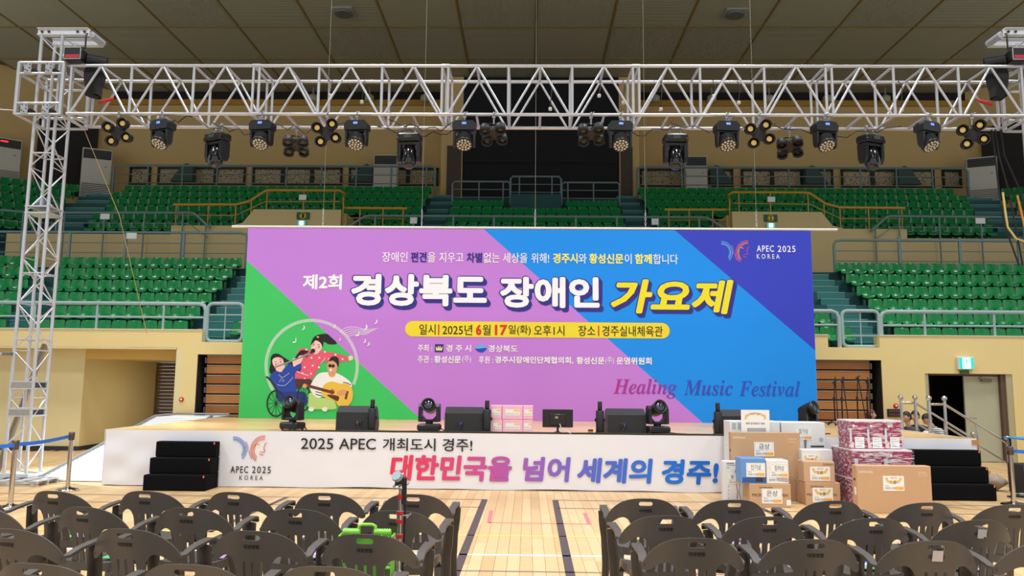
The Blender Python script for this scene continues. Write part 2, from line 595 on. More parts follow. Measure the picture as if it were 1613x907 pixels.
for (x0, x1) in ((-7.62, -4.2), (4.2, 8.02)):
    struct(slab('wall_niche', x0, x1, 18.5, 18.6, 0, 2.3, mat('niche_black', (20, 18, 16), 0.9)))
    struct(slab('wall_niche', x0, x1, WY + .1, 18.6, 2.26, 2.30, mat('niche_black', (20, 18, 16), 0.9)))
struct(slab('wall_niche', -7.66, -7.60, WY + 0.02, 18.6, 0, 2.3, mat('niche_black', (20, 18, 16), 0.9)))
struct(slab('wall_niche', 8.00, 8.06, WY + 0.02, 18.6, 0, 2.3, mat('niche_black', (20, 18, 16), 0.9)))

# ---- lower stand: terraces and aisle steps
STEPM = mat('teal_step_paint', (44, 118, 114), 0.55, var=0.1, vs=3)
NOSE = mat('worn_nosing', (120, 160, 156), 0.5)
CX = 0.22
for i in range(6):
    y = 18.7 + 0.66 * i
    zt = 2.505 + 0.418 * i
    struct(slab('terrace', -13.2 - 0.32 * i, 13.6 + 0.32 * i, y - 0.46, 22.7, zt - (0.45 if i else 0.085), zt, TEAL))
    for (a, b) in ((-8.12, -7.32), (7.78, 8.52), (-13.1 - 0.33 * i, -12.25 - 0.33 * i), (12.69 + 0.33 * i, 13.5 + 0.33 * i)):
        o = struct(slab('aisle_step', a, b, y - 0.06, y + 0.22, zt - 0.02, zt + 0.21, STEPM))
        slab('nosing', a, b, y - 0.07, y - 0.03, zt + 0.195, zt + 0.216, NOSE, o)
        slab('nosing', a, b, y - 0.47, y - 0.43, zt - 0.015, zt + 0.004, NOSE, o)
        slab('riser_face', a, b, y - 0.464, y - 0.46, max(zt - 0.2, 2.44), zt - 0.015, STEPM, o)
struct(slab('terrace', -20, 20, 22.24, 24.6, 4.55, 4.92, TEAL))
for sd in (-1, 1):
    c = CX + sd * 13.75
    o = MB()
    for i in range(1, 6):
        o.box((sd * 2.0, 0.66 * i + 2.0, (-0.2 if i else -0.03) + 0.418 * i), (4.0, 4.9 - 0.66, 0.42 if i else 0.08))
    ob = o.build('terrace', TEAL)
    ob.location = (c - sd * 0.35, 18.5, 2.50)
    ob.rotation_euler = (0, 0, R(-12 * sd))
    struct(ob)

# ---- wall between the two stands and the upper terraces
struct(slab('wall_middle', -17.0, 17.4, 24.5, 24.75, 4.6, 6.36, mat('tan_middle_wall', (212, 188, 134), 0.8, var=0.03, vs=1)))
for j in range(6):
    y = 25.3 + 0.84 * j
    zt = 6.33 + 0.468 * j
    struct(slab('terrace', -17.4, 17.8, y - 0.6, 32.0, zt - 0.5, zt, TEAL))
    for (a, b) in ((-3.72, -2.92), (3.42, 4.18), (-16.8 - .12 * j, -15.3 - .12 * j), (15.75 + .12 * j, 17.2 + .12 * j)):
        o = struct(slab('aisle_step', a, b, y - 0.06, y + 0.30, zt - 0.02, zt + 0.235, STEPM))
        slab('nosing', a, b, y - 0.07, y - 0.03, zt + 0.22, zt + 0.241, NOSE, o)
struct(slab('terrace', -0.66, 1.18, 27.6, 30, 7.6, 8.52, TEAL))
for sd in (-1, 1):
    o = MB()
    for j in range(6):
        o.box((sd * 3.0, 0.84 * j + 3.0, -0.25 + 0.468 * j), (6.0, 6.0, 0.5))
    o.box((sd * 3.0, 1, -0.9), (6.0, 2, 1.6))
    ob = o.build('terrace', TEAL)
    ob.location = (CX + sd * 16.9, 24.7, 6.33)
    ob.rotation_euler = (0, 0, R(-25 * sd))
    struct(ob)

# ---- vomitories 1 and 2: prism front with sign, flanks, ochre rails
WM = mat('tan_middle_wall', (212, 188, 134), 0.8)
for sd, num in ((1, '1'), (-1, '2')):
    fx = (lambda x: x) if sd == 1 else (lambda x: 2 * CX - x)
    prof = [(-11.52, 4.7), (-11.52, 6.62), (-9.55, 6.62), (-9.2, 6.72), (-8.86, 7.16), (-6.04, 7.16), (-6.04, 4.7)]
    mx = Matrix(((1, 0, 0, 0), (0, 0, 1, 0), (0, 1, 0, 0), (0, 0, 0, 1)))
    o = MB().prism([(fx(a), b) for a, b in prof], 24.32, 24.6, mx).build('wall_vomitory', WM)
    struct(o)
    for xx in (-8.86, -6.04):
        a, b = sorted((fx(xx - 0.12), fx(xx + 0.12)))
        struct(slab('wall_vomitory', a, b, 24.6, 26.6, 5.5, 7.1, WM))
    t = thing('gangway_sign', 'green sign with a black numeral in a yellow disc at the %s gangway' % ('left' if sd == 1 else 'right'), 'sign', (fx(-7.5), 24.3, 6.95))
    px = fx(-7.25 if sd == 1 else 2 * CX - 7.687)
    pz = 6.945
    MB().box((px, 24.30, pz), (0.42, 0.03, 0.235), bev=0.005).build('plate', mat('sign_plate_green', (22, 92, 60), 0.5), t)
    MB().lathe([(0.105, 0), (0.105, 0.006), (0.001, 0.007)], (px, 24.285, pz), 20, mtx=Matrix.Rotation(R(90), 3, 'X')).build('disc', mat('sign_disc_yellow', (222, 186, 40), 0.5), t)
    lettering(num, (px - 0.035, pz - 0.075, px + 0.035, pz + 0.075), 24.276, INK, t, 0.03, name='numeral')
    exit_sign(px - 0.02, 24.32, pz - 0.25, 0.26, 0.17, 'small lit exit sign above the %s part of the backdrop' % ('left' if sd == 1 else 'right'))
    r = thing('ochre_handrail', 'ochre painted tube railing around the %s gangway mouth' % ('left' if sd == 1 else 'right'), 'railing', (fx(-8), 24.45, 6.62))
    P = lambda pts: [(fx(a), b, c) for a, b, c in pts]
    rail = MB().tube(P([(-11.55, 24.45, 7.33), (-9.5, 24.45, 7.34), (-9.05, 24.45, 7.46), (-8.56, 24.45, 7.80), (-8.4, 24.45, 7.82), (-6.12, 24.45, 7.82), (-6.02, 24.6, 7.78), (-6.22, 25.2, 7.62), (-6.28, 25.4, 7.54), (-6.05, 25.0, 7.36), (-5.85, 24.5, 7.26), (-3.93, 24.45, 7.24)]), 0.045, 8)
    rail.build('top_rail', RAILY, r)
    MB().tube(P([(-11.5, 24.45, 6.98), (-9.5, 24.45, 6.98), (-8.56, 24.45, 7.44), (-6.12, 24.45, 7.46)]), 0.018, 6).tube(P([(-5.85, 24.45, 6.92), (-4.0, 24.45, 6.90)]), 0.018, 6).build('middle_rail', RAILY, r)
    for (x, z0, z1) in ((-11.45, 6.6, 7.33), (-10.4, 6.6, 7.33), (-9.5, 6.6, 7.34), (-9.0, 6.9, 7.5), (-8.5, 7.14, 7.82), (-7.3, 7.14, 7.82), (-6.3, 7.14, 7.82), (-6.0, 6.3, 7.6), (-5.45, 6.2, 7.25), (-4.7, 6.2, 7.25), (-4.05, 6.2, 7.24)):
        MB().cyl((fx(x), 24.45, z0), (fx(x), 24.45, z1), 0.022, n=8).build('post', RAILY, r)
    # small notices tied to the rails
    for (x, y, z, nm) in ((-7.32, 24.40, 7.58, 'on the ochre railing above the %s gangway' % ('left' if sd == 1 else 'right')),):
        tag(MB().box((fx(x), y, z), (0.24, 0.012, 0.17)).build('notice_sheet', PAPER), 'blank white paper notice tied %s' % nm, 'notice')


def rail_run(name, label, pts, top, mats, r, posts, z0, mids, group=None, pr=None):
    t = thing(name, label, 'railing', pts[len(pts) // 2], group)
    MB().tube(pts, r, 10).build('top_rail', mats, t)
    for dz in mids:
        MB().tube([(a, b, c - dz) for a, b, c in pts], r * 0.5, 8).build('middle_rail', mats, t)
    for (x, y, z1) in posts:
        MB().cyl((x, y, z0), (x, y, z1), pr or r * 0.8, n=8).build('post', mats, t)
    return t


def lp_(p):   # densify polyline corners a little
    return p


# front rails on the parapet, with gates at the aisle heads
RY = WY + 0.14
zr = 3.443
for sd in (1, -1):
    fx = (lambda x: x) if sd == 1 else (lambda x: 2 * CX - x + 0.13)
    w = 'left' if sd == 1 else 'right'
    zz = zr if sd == 1 else zr - 0.06
    xe = -7.544
    t = thing('parapet_rail', 'pale thick tube railing on the front parapet of the %s lower stand' % w, 'railing', (fx(-9.5), RY, 2.8))
    MB().tube([(fx(a), RY, c) for a, c in ((-14, zz), (-9, zz), (xe - 0.16, zz), (xe - 0.05, zz - 0.04), (xe, zz - 0.15), (xe, 2.55))], 0.048, 10).build('top_rail', RAILG, t)
    MB().tube([(fx(-14), RY, zz - 0.32), (fx(xe), RY, zz - 0.32)], 0.024, 8).build('middle_rail', RAILG, t)
    for x in (-13.1, -11.6, -10.12, -8.66 + .12):
        MB().cyl((fx(x), RY, 2.80), (fx(x), RY, zz), 0.03, n=8).build('post', RAILG, t)
    # gate
    g = thing('aisle_gate', 'rounded tube gate with cross bars at the head of the %s lower aisle' % w, 'gate', (fx(-6.9), RY, 2.55))
    x0, x1, z0, z1 = -7.499, -6.661, 2.57, zz + 0.01
    c = 0.12
    ring = []
    for (cx, cz, a0) in ((x1 - c, z1 - c, 0), (x0 + c, z1 - c, 90), (x0 + c, z0 + c, 180), (x1 - c, z0 + c, 270)):
        for k in range(5):
            a = R(a0 + k * 22.5)
            ring.append((fx(cx + c * math.cos(a)), RY, cz + c * math.sin(a)))
    MB().tube(ring, 0.042, 10, closed=True).build('gate_frame', RAILG, g)
    xm = (x0 + x1) / 2
    MB().cyl((fx(xm), RY, z0), (fx(xm), RY, z1), 0.016, n=8).build('upright_bar', RAILG, g)
    for q in (0.30, 0.70):
        MB().cyl((fx(x0), RY, z0 + q * (z1 - z0)), (fx(x1), RY, z0 + q * (z1 - z0)), 0.016, n=8).build('cross_bar', RAILG, g)
    for q in (0.18, 0.86):
        MB().cyl((fx(x0 - 0.07), RY - 0.02, z0 + q * (z1 - z0)), (fx(x0), RY - 0.02, z0 + q * (z1 - z0)), 0.022, n=8).build('hinge', RAILG, g)
    # rail of the middle block, running on behind the backdrop
    xs = -6.586
    t = thing('parapet_rail', 'pale tube railing end beside the %s aisle gate, running behind the backdrop' % w, 'railing', (fx(-6.0), RY, 2.55))
    MB().tube([(fx(a), RY, c) for a, c in ((xs, 2.55), (xs, zz - 0.15), (xs + 0.05, zz - 0.04), (xs + 0.16, zz), (-1.5, zz))], 0.048, 10).build('top_rail', RAILG, t)
    MB().tube([(fx(xs), RY, zz - 0.32), (fx(-1.5), RY, zz - 0.32)], 0.024, 8).build('middle_rail', RAILG, t)

    # rail behind the top row of the lower stand
    z6 = 6.045 if sd == 1 else 5.93
    t = thing('walkway_rail', 'slate green tube railing behind the top row of the %s lower stand' % w, 'railing', (fx(-11), 22.6, 5))
    MB().tube([(fx(a), 22.6, c) for a, c in ((-18, z6), (-12, z6), (-8.6, z6), (-8.45, z6 - 0.04), (-8.40, z6 - 0.14), (-8.40, 4.9))], 0.04, 10).build('top_rail', RAILD, t)
    for dz in (0.32, 0.62):
        MB().tube([(fx(-18), 22.6, z6 - dz), (fx(-8.4), 22.6, z6 - dz)], 0.014, 6).build('middle_rail', RAILD, t)
    for x in (-16.5, -15.2, -13.75, -12.05, -10.4 + .1):
        MB().box((fx(x), 22.6, 5.45), (0.075, 0.05, 1.15)).build('post', RAILD, t)
    # rail in front of the upper stand
    t = thing('upper_front_rail', 'slate tube railing with bent end before the %s upper stand' % w, 'railing', (fx(-13), 24.2, 6.3))
    MB().tube([(fx(a), b, c) for a, b, c in ((-18.6, 22.9, 6.99), (-16.2, 24.15, 6.99), (-15.9, 24.2, 6.99), (-10.85, 24.2, 7.01), (-10.72, 24.2, 6.98), (-10.2, 24.2, 6.52))], 0.04, 10).build('top_rail', RAILD, t)
    MB().tube([(fx(-18.6), 22.9, 6.66), (fx(-16.2), 24.15, 6.66), (fx(-15.9), 24.2, 6.66), (fx(-10.9), 24.2, 6.66), (fx(-10.25), 24.2, 6.2)], 0.014, 6).build('middle_rail', RAILD, t)
    for x in (-17.5, -16.2, -14.95, -13.65, -12.35, -11.1, -10.35):
        ry = 24.2 - max(0, (-15.9 - x)) * 0.48
        MB().cyl((fx(x), ry, 4.9), (fx(x), ry, 6.99 if x < -10.6 else 6.6), 0.026, n=8).build('post', RAILD, t)
    for (x, y, z, lab) in ((-13.6, 24.14, 6.86, 'white paper notice taped to the %s upper railing' % w),) + (((-11.85, 22.54, 5.93, 'white paper notice hanging from the left walkway railing'),) if sd == 1 else ()):
        tag(MB().box((fx(x), y, z), (0.30, 0.012, 0.18)).build('notice_sheet', PAPER), lab, 'notice')
    # top rail behind the last upper row
    t = thing('gallery_rail', 'grey green tube railing along the gallery behind the %s upper seats' % w, 'railing', (fx(-10), 30.4, 8.7))
    zt = 10.332
    MB().tube([(fx(a), 30.4, c) for a, c in ((-16.9, 8.67), (-16.9, zt - 0.12), (-16.8, zt), (-10, zt), (-3.95, zt), (-3.82, zt - 0.04), (-3.78, zt - 0.15), (-3.78, 8.67))], 0.045, 8).build('top_rail', RAILD, t)
    for dz in (0.36, 0.72):
        MB().tube([(fx(-16.9), 30.4, zt - dz), (fx(-3.78), 30.4, zt - dz)], 0.02, 6).build('middle_rail', RAILD, t)
    for k in range(9):
        MB().cyl((fx(-15.5 + 1.42 * k), 30.4, 8.67), (fx(-15.5 + 1.42 * k), 30.4, zt), 0.034, n=8).build('post', RAILD, t)

zc0 = 6.94
rail_run('upper_front_rail', 'slate tube railing along the middle of the upper stand above the backdrop', [(-5.75, 24.2, zc0 - 0.36), (-5.25, 24.2, zc0 - 0.03), (-5.1, 24.2, zc0), (0.2, 24.2, zc0), (5.55, 24.2, zc0), (5.7, 24.2, zc0 - 0.03), (6.2, 24.2, zc0 - 0.36)], 0, RAILD, 0.04,
         [(x, 24.2, zc0) for x in (-4.9, -3.67, -2.4, -1.1, 0.2, 1.5, 2.8, 4.1, 5.4)], 4.9, (0.36,))
for (x, lab) in ((-3.66, 'left'), (4.0, 'right')):
    tag(MB().box((x, 24.14, zc0 - 0.16), (0.22, 0.012, 0.20)).build('notice_sheet', PAPER), 'white paper notice on the railing above the backdrop, %s of its middle' % lab, 'notice')
# rails of the raised platform in the middle
for (a, b, z1, z0, lab, ps) in ((-2.84, -0.69, 9.11, 8.2, 'low slate railing left of the raised middle platform', (-1.85, -0.95)), (-0.68, 1.20, 9.31, 8.5, 'taller slate railing around the raised middle platform', (-0.35, 0.86)), (1.22, 3.36, 9.09, 8.2, 'low slate railing right of the raised middle platform', (1.45, 2.4))):
    t = thing('platform_rail', lab, 'railing', ((a + b) / 2, 28.1, z0))
    MB().tube([(a, 28.1, z0), (a, 28.1, z1 - 0.1), (a + 0.08, 28.1, z1), (b - 0.08, 28.1, z1), (b, 28.1, z1 - 0.1), (b, 28.1, z0)], 0.036, 8).build('rail_frame', RAILD, t)
    for dz in (0.3, 0.6):
        MB().tube([(a, 28.1, z1 - dz), (b, 28.1, z1 - dz)], 0.018, 6).build('middle_rail', RAILD, t)
    for x in ps:
        MB().cyl((x, 28.1, z0 - .1), (x, 28.1, z1), 0.026, n=8).build('post', RAILD, t)
for (px_, lab) in ((-15.6, 'left'), (16.1, 'right')):
    t = thing('stair_gate_rail', 'short grey rounded hoop railing at the foot of the %s upper stairs' % lab, 'railing', (px_, 24.9, 6.4))
    s = -1 if lab == 'left' else 1
    x0, x1 = px_ + s * 0.35, px_ + s * 1.15
    MB().tube([(x0, 25.4, 6.4), (x0, 25.4, 7.55), (x0 + s * .1, 25.4, 7.65), (x1 - s * .1, 25.4, 7.65), (x1, 25.4, 7.55), (x1, 25.4, 6.4)], 0.036, 8).tube([(x0, 25.4, 7.1), (x1, 25.4, 7.1)], 0.02, 6).build('hoop', RAILG, t)
    b = MB()
    b.grid(lambda u, v: V((px_ + s * (0.55 + 0.38 * u), 25.30 - 0.12 * math.sin(PI * v) + 0.05 * math.sin(9 * u + 4 * v), 7.25 + 0.5 * v + 0.06 * math.sin(7 * u))), 12, 10)
    tag(b.build('plastic_bag', mat('pale_blue_bag', (168, 188, 202), 0.5, var=0.1, vs=8)), 'crumpled pale plastic sheet hung on the %s stair hoop railing' % lab, 'bag')

# ---- upper walls, gallery lattice windows, beam
UY = 32.3
struct(slab('wall_back_upper', -18.6, 19.0, UY, UY + 0.3, 8.0, 13.817, WALLU))
for sd in (-1, 1):
    ob = MB().box((sd * 5, 0, 4.2), (10, 0.3, 8.4)).build('wall_side_upper', WALLU)
    ob.location = (CX + sd * 18.55, UY + 0.15, 6.0)
    ob.rotation_euler = (0, 0, R(-39 * sd))
    struct(ob)
    # dark doorway in the slanted wall
    d = MB().box((0, -0.17, 0), (2.2, 0.06, 3.2)).build('door_2' if sd < 0 else 'door_3', mat('dark_doorway', (38, 34, 32), 0.8))
    q = V((CX + sd * 18.55, UY, 10.9)) + Matrix.Rotation(R(-39 * sd), 3, 'Z') @ V((sd * 1.5, 0, 0))
    d.location = q
    d.rotation_euler = (0, 0, R(-39 * sd))
    struct(d)
zb = 13.817
struct(slab('trim_2', -18.6, 19.0, UY - 0.12, UY + 0.2, zb - 0.24, zb, mat('ochre_beam', (178, 134, 48), 0.7)))
struct(slab('dark_gap', -18.6, 19.0, UY + 0.1, UY + 0.4, zb, 14.4, mat('dark_recess', (34, 30, 26), 0.9)))  # solid slab whose dark colour carries the shade of the gap above the beam
zl0, zl1 = 10.049, 10.748
LAT = mat('cream_lattice', (206, 184, 138), 0.8)
nt = LAT.node_tree
vo = nt.nodes.new('ShaderNodeTexVoronoi')
vo.inputs['Scale'].default_value = 17
vo.feature = 'DISTANCE_TO_EDGE'
tc = nt.nodes.new('ShaderNodeTexCoord')
rp = nt.nodes.new('ShaderNodeValToRGB')
rp.color_ramp.elements[0].position = 0.07
rp.color_ramp.elements[0].color = rgb((52, 44, 34))
rp.color_ramp.elements[1].position = 0.13
rp.color_ramp.elements[1].color = rgb((224, 204, 160))
nt.links.new(tc.outputs['Object'], vo.inputs['Vector'])
nt.links.new(vo.outputs[0], rp.inputs[0])
nt.links.new(rp.outputs[0], nt.nodes['Principled BSDF'].inputs['Base Color'])
WF = mat('dark_window_frame', (36, 34, 34), 0.6)
for n, (a, b) in enumerate(((179, 210), (225, 366), (381, 524), (538, 680), (1008, 1078), (1123, 1154), (1170, 1313), (1329, 1473), (1489, 1516))):
    xa = (a - 828) / 1220 * UY * 1.0
    xb = (b - 828) / 1220 * UY * 1.0
    w = struct(MB().box(((xa + xb) / 2, UY - 0.02, (zl0 + zl1) / 2), (xb - xa, 0.03, zl1 - zl0)).build('window_%d' % (n + 1), LAT))
    fr = MB()
    fr.box(((xa + xb) / 2, UY - 0.06, zl1), (xb - xa + 0.1, 0.08, 0.09)).box(((xa + xb) / 2, UY - 0.06, zl0), (xb - xa + 0.1, 0.08, 0.07))
    for x in (xa, xb):
        fr.box((x, UY - 0.06, (zl0 + zl1) / 2), (0.08, 0.08, zl1 - zl0))
    fr.build('window_frame', WF, w)
    k = max(1, round((xb - xa) / 1.3))
    for j in range(1, k):
        x = xa + (xb - xa) * j / k
        MB().box((x, UY - 0.07, (zl0 + zl1) / 2), (0.16, 0.08, zl1 - zl0)).build('mullion', WF, w)
for n, (px_, s, lab) in enumerate(((262, 1, 'second window from the left'), (556, 1, 'window left of the middle screen'), (1138, -1, 'narrow window right of the middle screen'), (1290, -1, 'long window on the right'), (1437, -1, 'far right long window'))):
    x = (px_ - 828) / 1220 * 31.9
    o = MB().prism([(-0.45 * s, 0), (0.5 * s, 0), (0.5 * s, 0.62), (0.25 * s, 0.78), (0.05 * s, 0.70)], 0, 0.35, Matrix(((1, 0, 0, x), (0, 0, 1, 31.8), (0, 1, 0, zl0 + 0.02), (0, 0, 0, 1)))).build('floor_monitor', mat('old_green_grey', (58, 82, 76), 0.6))
    tag(o, 'dark green wedge shaped speaker standing before the %s' % lab, 'speaker')

# ---- middle: dark projection screen between tan piers
SY = 30.6
q = (-2.973, 9.201, 3.63, 14.502)
scr = thing('projection_screen', 'large dark projection screen closing the middle of the hall end', 'screen', ((q[0] + q[2]) / 2, SY, 8.4))
SCM = mat('dark_screen_cloth', (19, 18, 22), 0.85, var=0.1, vs=1.5)
MB().box((0.475, SY + 0.06, 12.37), (6.33, 0.10, 3.62)).build('upper_cloth', SCM, scr)
MB().box((0.475, SY + 0.10, 9.45), (6.33, 0.10, 2.3)).build('lower_cloth', mat('dark_screen_lower', (17, 17, 22), 0.85), scr)
for k, (a, b) in enumerate(((685, 720), (974, 1006))):
    xa, xb = (a - 828) / 1220 * SY, (b - 828) / 1220 * SY
    struct(slab('wall_pier', xa, xb, SY, UY, 8.0, 14.2, WALLU))
    dd = 11.278
    a2, b2 = ((695, 718) if k == 0 else (976, 995))
    struct(slab('door_%d' % (4 + k), (a2 - 828) / 1220 * SY, (b2 - 828) / 1220 * SY, SY - 0.05, SY, 8.0, dd - 0.02, mat('umber_panel', (74, 62, 50), 0.7)))
struct(slab('wall_back_upper', q[0] - .2, q[2] + .2, UY - 0.5, UY, 8.0, 14.2, DARK))

# ---- ceiling: slab, ribbed panels with joints, downlights and floods
CZ = 14.25
struct(slab('ceiling', -26, 26, 20.6, 36, CZ + 0.08, CZ + 0.3, mat('ceiling_void', (90, 84, 68), 0.9)))
struct(slab('ceiling', -26, 26, -6, 20.6, CZ + 0.08, CZ + 0.3, mat('ceiling_void', (90, 84, 68), 0.9)))
ceil = [o for o in COL.objects if o.name == 'ceiling'][0]
cm = [mat('ribbed_ceiling_panel', (178, 168, 140), 0.85, wave=('X', 5.5, 0.8)), mat('plain_ceiling_panel', (172, 161, 132), 0.85, var=0.05, vs=2), mat('crossribbed_ceiling_panel', (174, 165, 136), 0.85, wave=('Y', 5.5, 0.6))]
PX, PY = 2.665, 2.74
cms = [MB().box((0, 0, 0.04), (PX - 0.05, PY - 0.05, 0.08), bev=0.02).mesh('ceiling_panel', m) for m in cm]
for r in range(4):
    for c in range(-8, 8):
        link('ceiling_panel', cms[(c * 2 + r + (c + r) // 3) % 3], ceil, (0.22 + PX * (c + 0.5), 23.46 + PY * (r + 0.5), CZ))
JM = mat('ochre_joint_strip', (150, 118, 48), 0.7)
jy = MB().box((0, 0, 0), (0.05, PY * 4, 0.03)).mesh('joint_strip', JM)
jx = MB().box((0, 0, 0), (PX * 16, 0.05, 0.03)).mesh('joint_strip', JM)
for c in range(-8, 9):
    link('joint_strip', jy, ceil, (0.22 + PX * c, 23.46 + PY * 2, CZ - 0.005))
for r in range(5):
    link('joint_strip', jx, ceil, (0.22, 23.46 + PY * r, CZ - 0.005))
for (p, lab) in (((-6.388, 25.045, 14.25), 'left'), ((6.98, 25.151, 14.25), 'right')):
    t = thing('ceiling_downlight', 'round recessed downlight in a square plate on the %s ceiling' % lab, 'lamp', p)
    MB().box((p[0], p[1], CZ - 0.03), (0.75, 0.75, 0.05), bev=0.01).build('plate', mat('pale_plate', (160, 160, 150), 0.6), t)
    MB().lathe([(0.26, CZ - 0.12), (0.30, CZ - 0.12), (0.30, CZ - 0.04), (0.24, CZ - 0.04), (0.22, CZ - 0.1)], (p[0], p[1], 0), 20).build('ring', mat('grey_ring', (120, 120, 118), 0.4, 0.4), t)
    MB().lathe([(0.24, CZ - 0.06), (0.12, CZ - 0.065), (0.005, CZ - 0.05)], (p[0], p[1], 0), 20).build('reflector', mat('dark_reflector', (40, 40, 42), 0.2, 0.6), t)
for n, px_ in enumerate((472, 565, 657, 1033, 1125, 1218, 1312, 1405)):
    x = (px_ - 828) / 1220 * 31.9
    t = thing('gallery_floodlight', 'small pale floodlight under the ceiling edge, %s from the left' % ORD[n], 'lamp', (x, 31.9, 13.7), 'floodlights along the top of the end wall')
    z = 13.838
    MB().lathe([(0.06, 0.12), (0.2, 0.02), (0.2, -0.16), (0.15, -0.2), (0.01, -0.2)], (x, 31.9, z), 12).build('bowl', mat('pale_flood', (176, 170, 150), 0.5), t)
    MB().cyl((x, 31.9, z + 0.1), (x, 31.9, CZ), 0.025, n=6).build('stem', mat('pale_flood', (176, 170, 150), 0.5), t)

# ---- floor standing air conditioners on the gallery
AC = mat('beige_ac_case', (206, 200, 186), 0.5)


def ac(label, x, y, z0, w, h, rz, red=False):
    t = thing('air_conditioner', label, 'air conditioner', (0, 0, 0))
    MB().box((0, 0.2, h / 2), (w, 0.4, h), bev=0.02).build('case', AC, t)
    g = MB().box((0, -0.005, h * 0.9), (w * 0.92, 0.02, h * 0.15))
    g.build('outlet_grille', mat('ac_dark_grille', (46, 46, 46), 0.6), t)
    lv = MB()
    for k in range(4):
        lv.box((0, -0.02, h * (0.85 + 0.032 * k)), (w * 0.9, 0.02, 0.018))
    lv.build('outlet_louvres', mat('ac_louvre', (84, 84, 82), 0.5), t)
    MB().box((0, -0.006, h * 0.60), (w * 0.94, 0.012, h * 0.36)).build('front_panel', AC, t)
    for k in range(13):
        MB().box((0, -0.014, h * (0.04 + 0.029 * k)), (w * 0.92, 0.03, h * 0.016), rot=Matrix.Rotation(R(25), 3, 'X')).build('intake_slat', AC, t)
    MB().box((0, -0.001, h * 0.22), (w * 0.93, 0.004, h * 0.38)).build('intake_recess', mat('ac_recess', (60, 58, 56), 0.7), t)
    MB().box((w * 0.3, -0.014, h * 0.7), (0.10, 0.01, 0.05)).build('badge', mat('ac_badge', (150, 150, 150), 0.4), t)
    if red:
        MB().box((-w * 0.05, -0.02, h * 0.93), (0.25, 0.012, 0.05)).build('red_display', mat('red_display', (255, 40, 40), 0.5, emit=(255, 40, 40), es=3), t)
    t.location = (x, y, z0)
    t.rotation_euler = (0, 0, rz)
    return t


ac('beige floor standing air conditioner left of the left gallery railing', -17.976, 31.0, 8.67, 1.12, 11.222 - 8.67, R(24))
ac('grey beige air conditioner behind the railing left of the dark screen', -5.98, 31.3, 8.67, 1.0, 11.108 - 8.67, 0)
ac('grey beige air conditioner behind the railing right of the dark screen', 6.92, 31.3, 8.67, 0.90, 11.097 - 8.67, 0)
ac('beige floor standing air conditioner right of the right gallery railing', 18.397, 31.0, 8.67, 1.1, 10.993 - 8.67, R(-22))
ac('grey air conditioner with red display behind the left corner seats', -20.69, 29.3, 8.9, 1.1, 11.126 - 8.9, R(38), True)

# ---- seats
SG = mat('green_seat_plastic', (6, 128, 62), 0.24, spec=0.55)


def seat_mesh():
    prof = [(-0.32, -0.05), (-0.33, -0.02), (-0.31, 0.0), (-0.18, -0.015), (-0.06, 0.0), (-0.015, 0.04), (0.005, 0.14), (0.025, 0.25), (0.035, 0.29), (0.045, 0.30)]
    wid = [0.150, 0.165, 0.175, 0.184, 0.186, 0.187, 0.185, 0.176, 0.158, 0.125]
    n = len(prof) - 1

    def fn(u, v, d):
        k = min(int(v * n + 1e-6), n - 1)
        t = v * n - k
        y = prof[k][0] * (1 - t) + prof[k + 1][0] * t
        z = prof[k][1] * (1 - t) + prof[k + 1][1] * t
        w = wid[k] * (1 - t) + wid[k + 1] * t
        s = 2 * u - 1
        bk = min(1, max(0, (v - 0.45) * 4))
        y -= bk * (0.05 * s * s + 0.012 * math.exp(-(s / 0.2) ** 2))
        z += (1 - bk) * 0.03 * s * s
        return V((s * w, y + d * bk * 1.0, z - d * (1 - bk)))
    m = MB()
    m.grid(lambda u, v: fn(u, v, 0), 6, 9)
    m.grid(lambda u, v: fn(u, v, 0.018), 6, 9)
    m.box((0, -0.14, -0.05), (0.05, 0.22, 0.05)).box((0, -0.03, -0.175), (0.06, 0.05, 0.27))
    return m


SM = seat_mesh().mesh('stadium_seat', SG)
PITCH = 0.379
seats = []    # (distance, x, y, ztop, rz, label, group)
for i in range(6):
    y, zt = 18.7 + 0.66 * i, 3.105 + 0.418 * i
    xl = [-12.0, -12.3, -12.65, -13.0, -13.35, -13.65][i]
    row = ORD[i] + ' row of the '
    n = int((-8.3 - xl) / PITCH + 0.35)
    for k in range(n):
        seats.append((y, -8.46 - PITCH * k, y, zt, 0, ORD[k] + ' green seat from the stair aisle, ' + row + 'left lower stand', 'left lower stand'))
        seats.append((y + .1, 2 * CX + 8.46 + 0.03 + PITCH * k, y, zt - 0.03, 0, ORD[k] + ' green seat from the stair aisle, ' + row + 'right lower stand', 'right lower stand'))
    if i < 4:
        for k in range(3):
            seats.append((y, -7.0 + PITCH * k + 0.24 * i, y, zt, 0, ORD[k] + ' green seat right of the left gate aisle, ' + row + 'middle lower block', 'middle lower block'))
            seats.append((y, 7.55 - PITCH * k - 0.24 * i, y, zt - .02, 0, ORD[k] + ' green seat left of the right gate aisle, ' + row + 'middle lower block', 'middle lower block'))
    for k in range(3):
        for sd, nm in ((-1, 'left'), (1, 'right')):
            d = Matrix.Rotation(R(-12 * sd), 3, 'Z') @ V((sd * (0.2 + PITCH * k), 0, 0))
            bx_ = [-12.75, -13.1, -13.35, -13.6, -13.85, -14.2][i]
            x = bx_ if sd < 0 else 2 * CX - bx_
            seats.append((y + .2, x + d.x, y + d.y, zt, R(-12 * sd), ORD[k] + ' green seat in the corner block, ' + row + nm + ' lower stand', nm + ' lower corner block'))
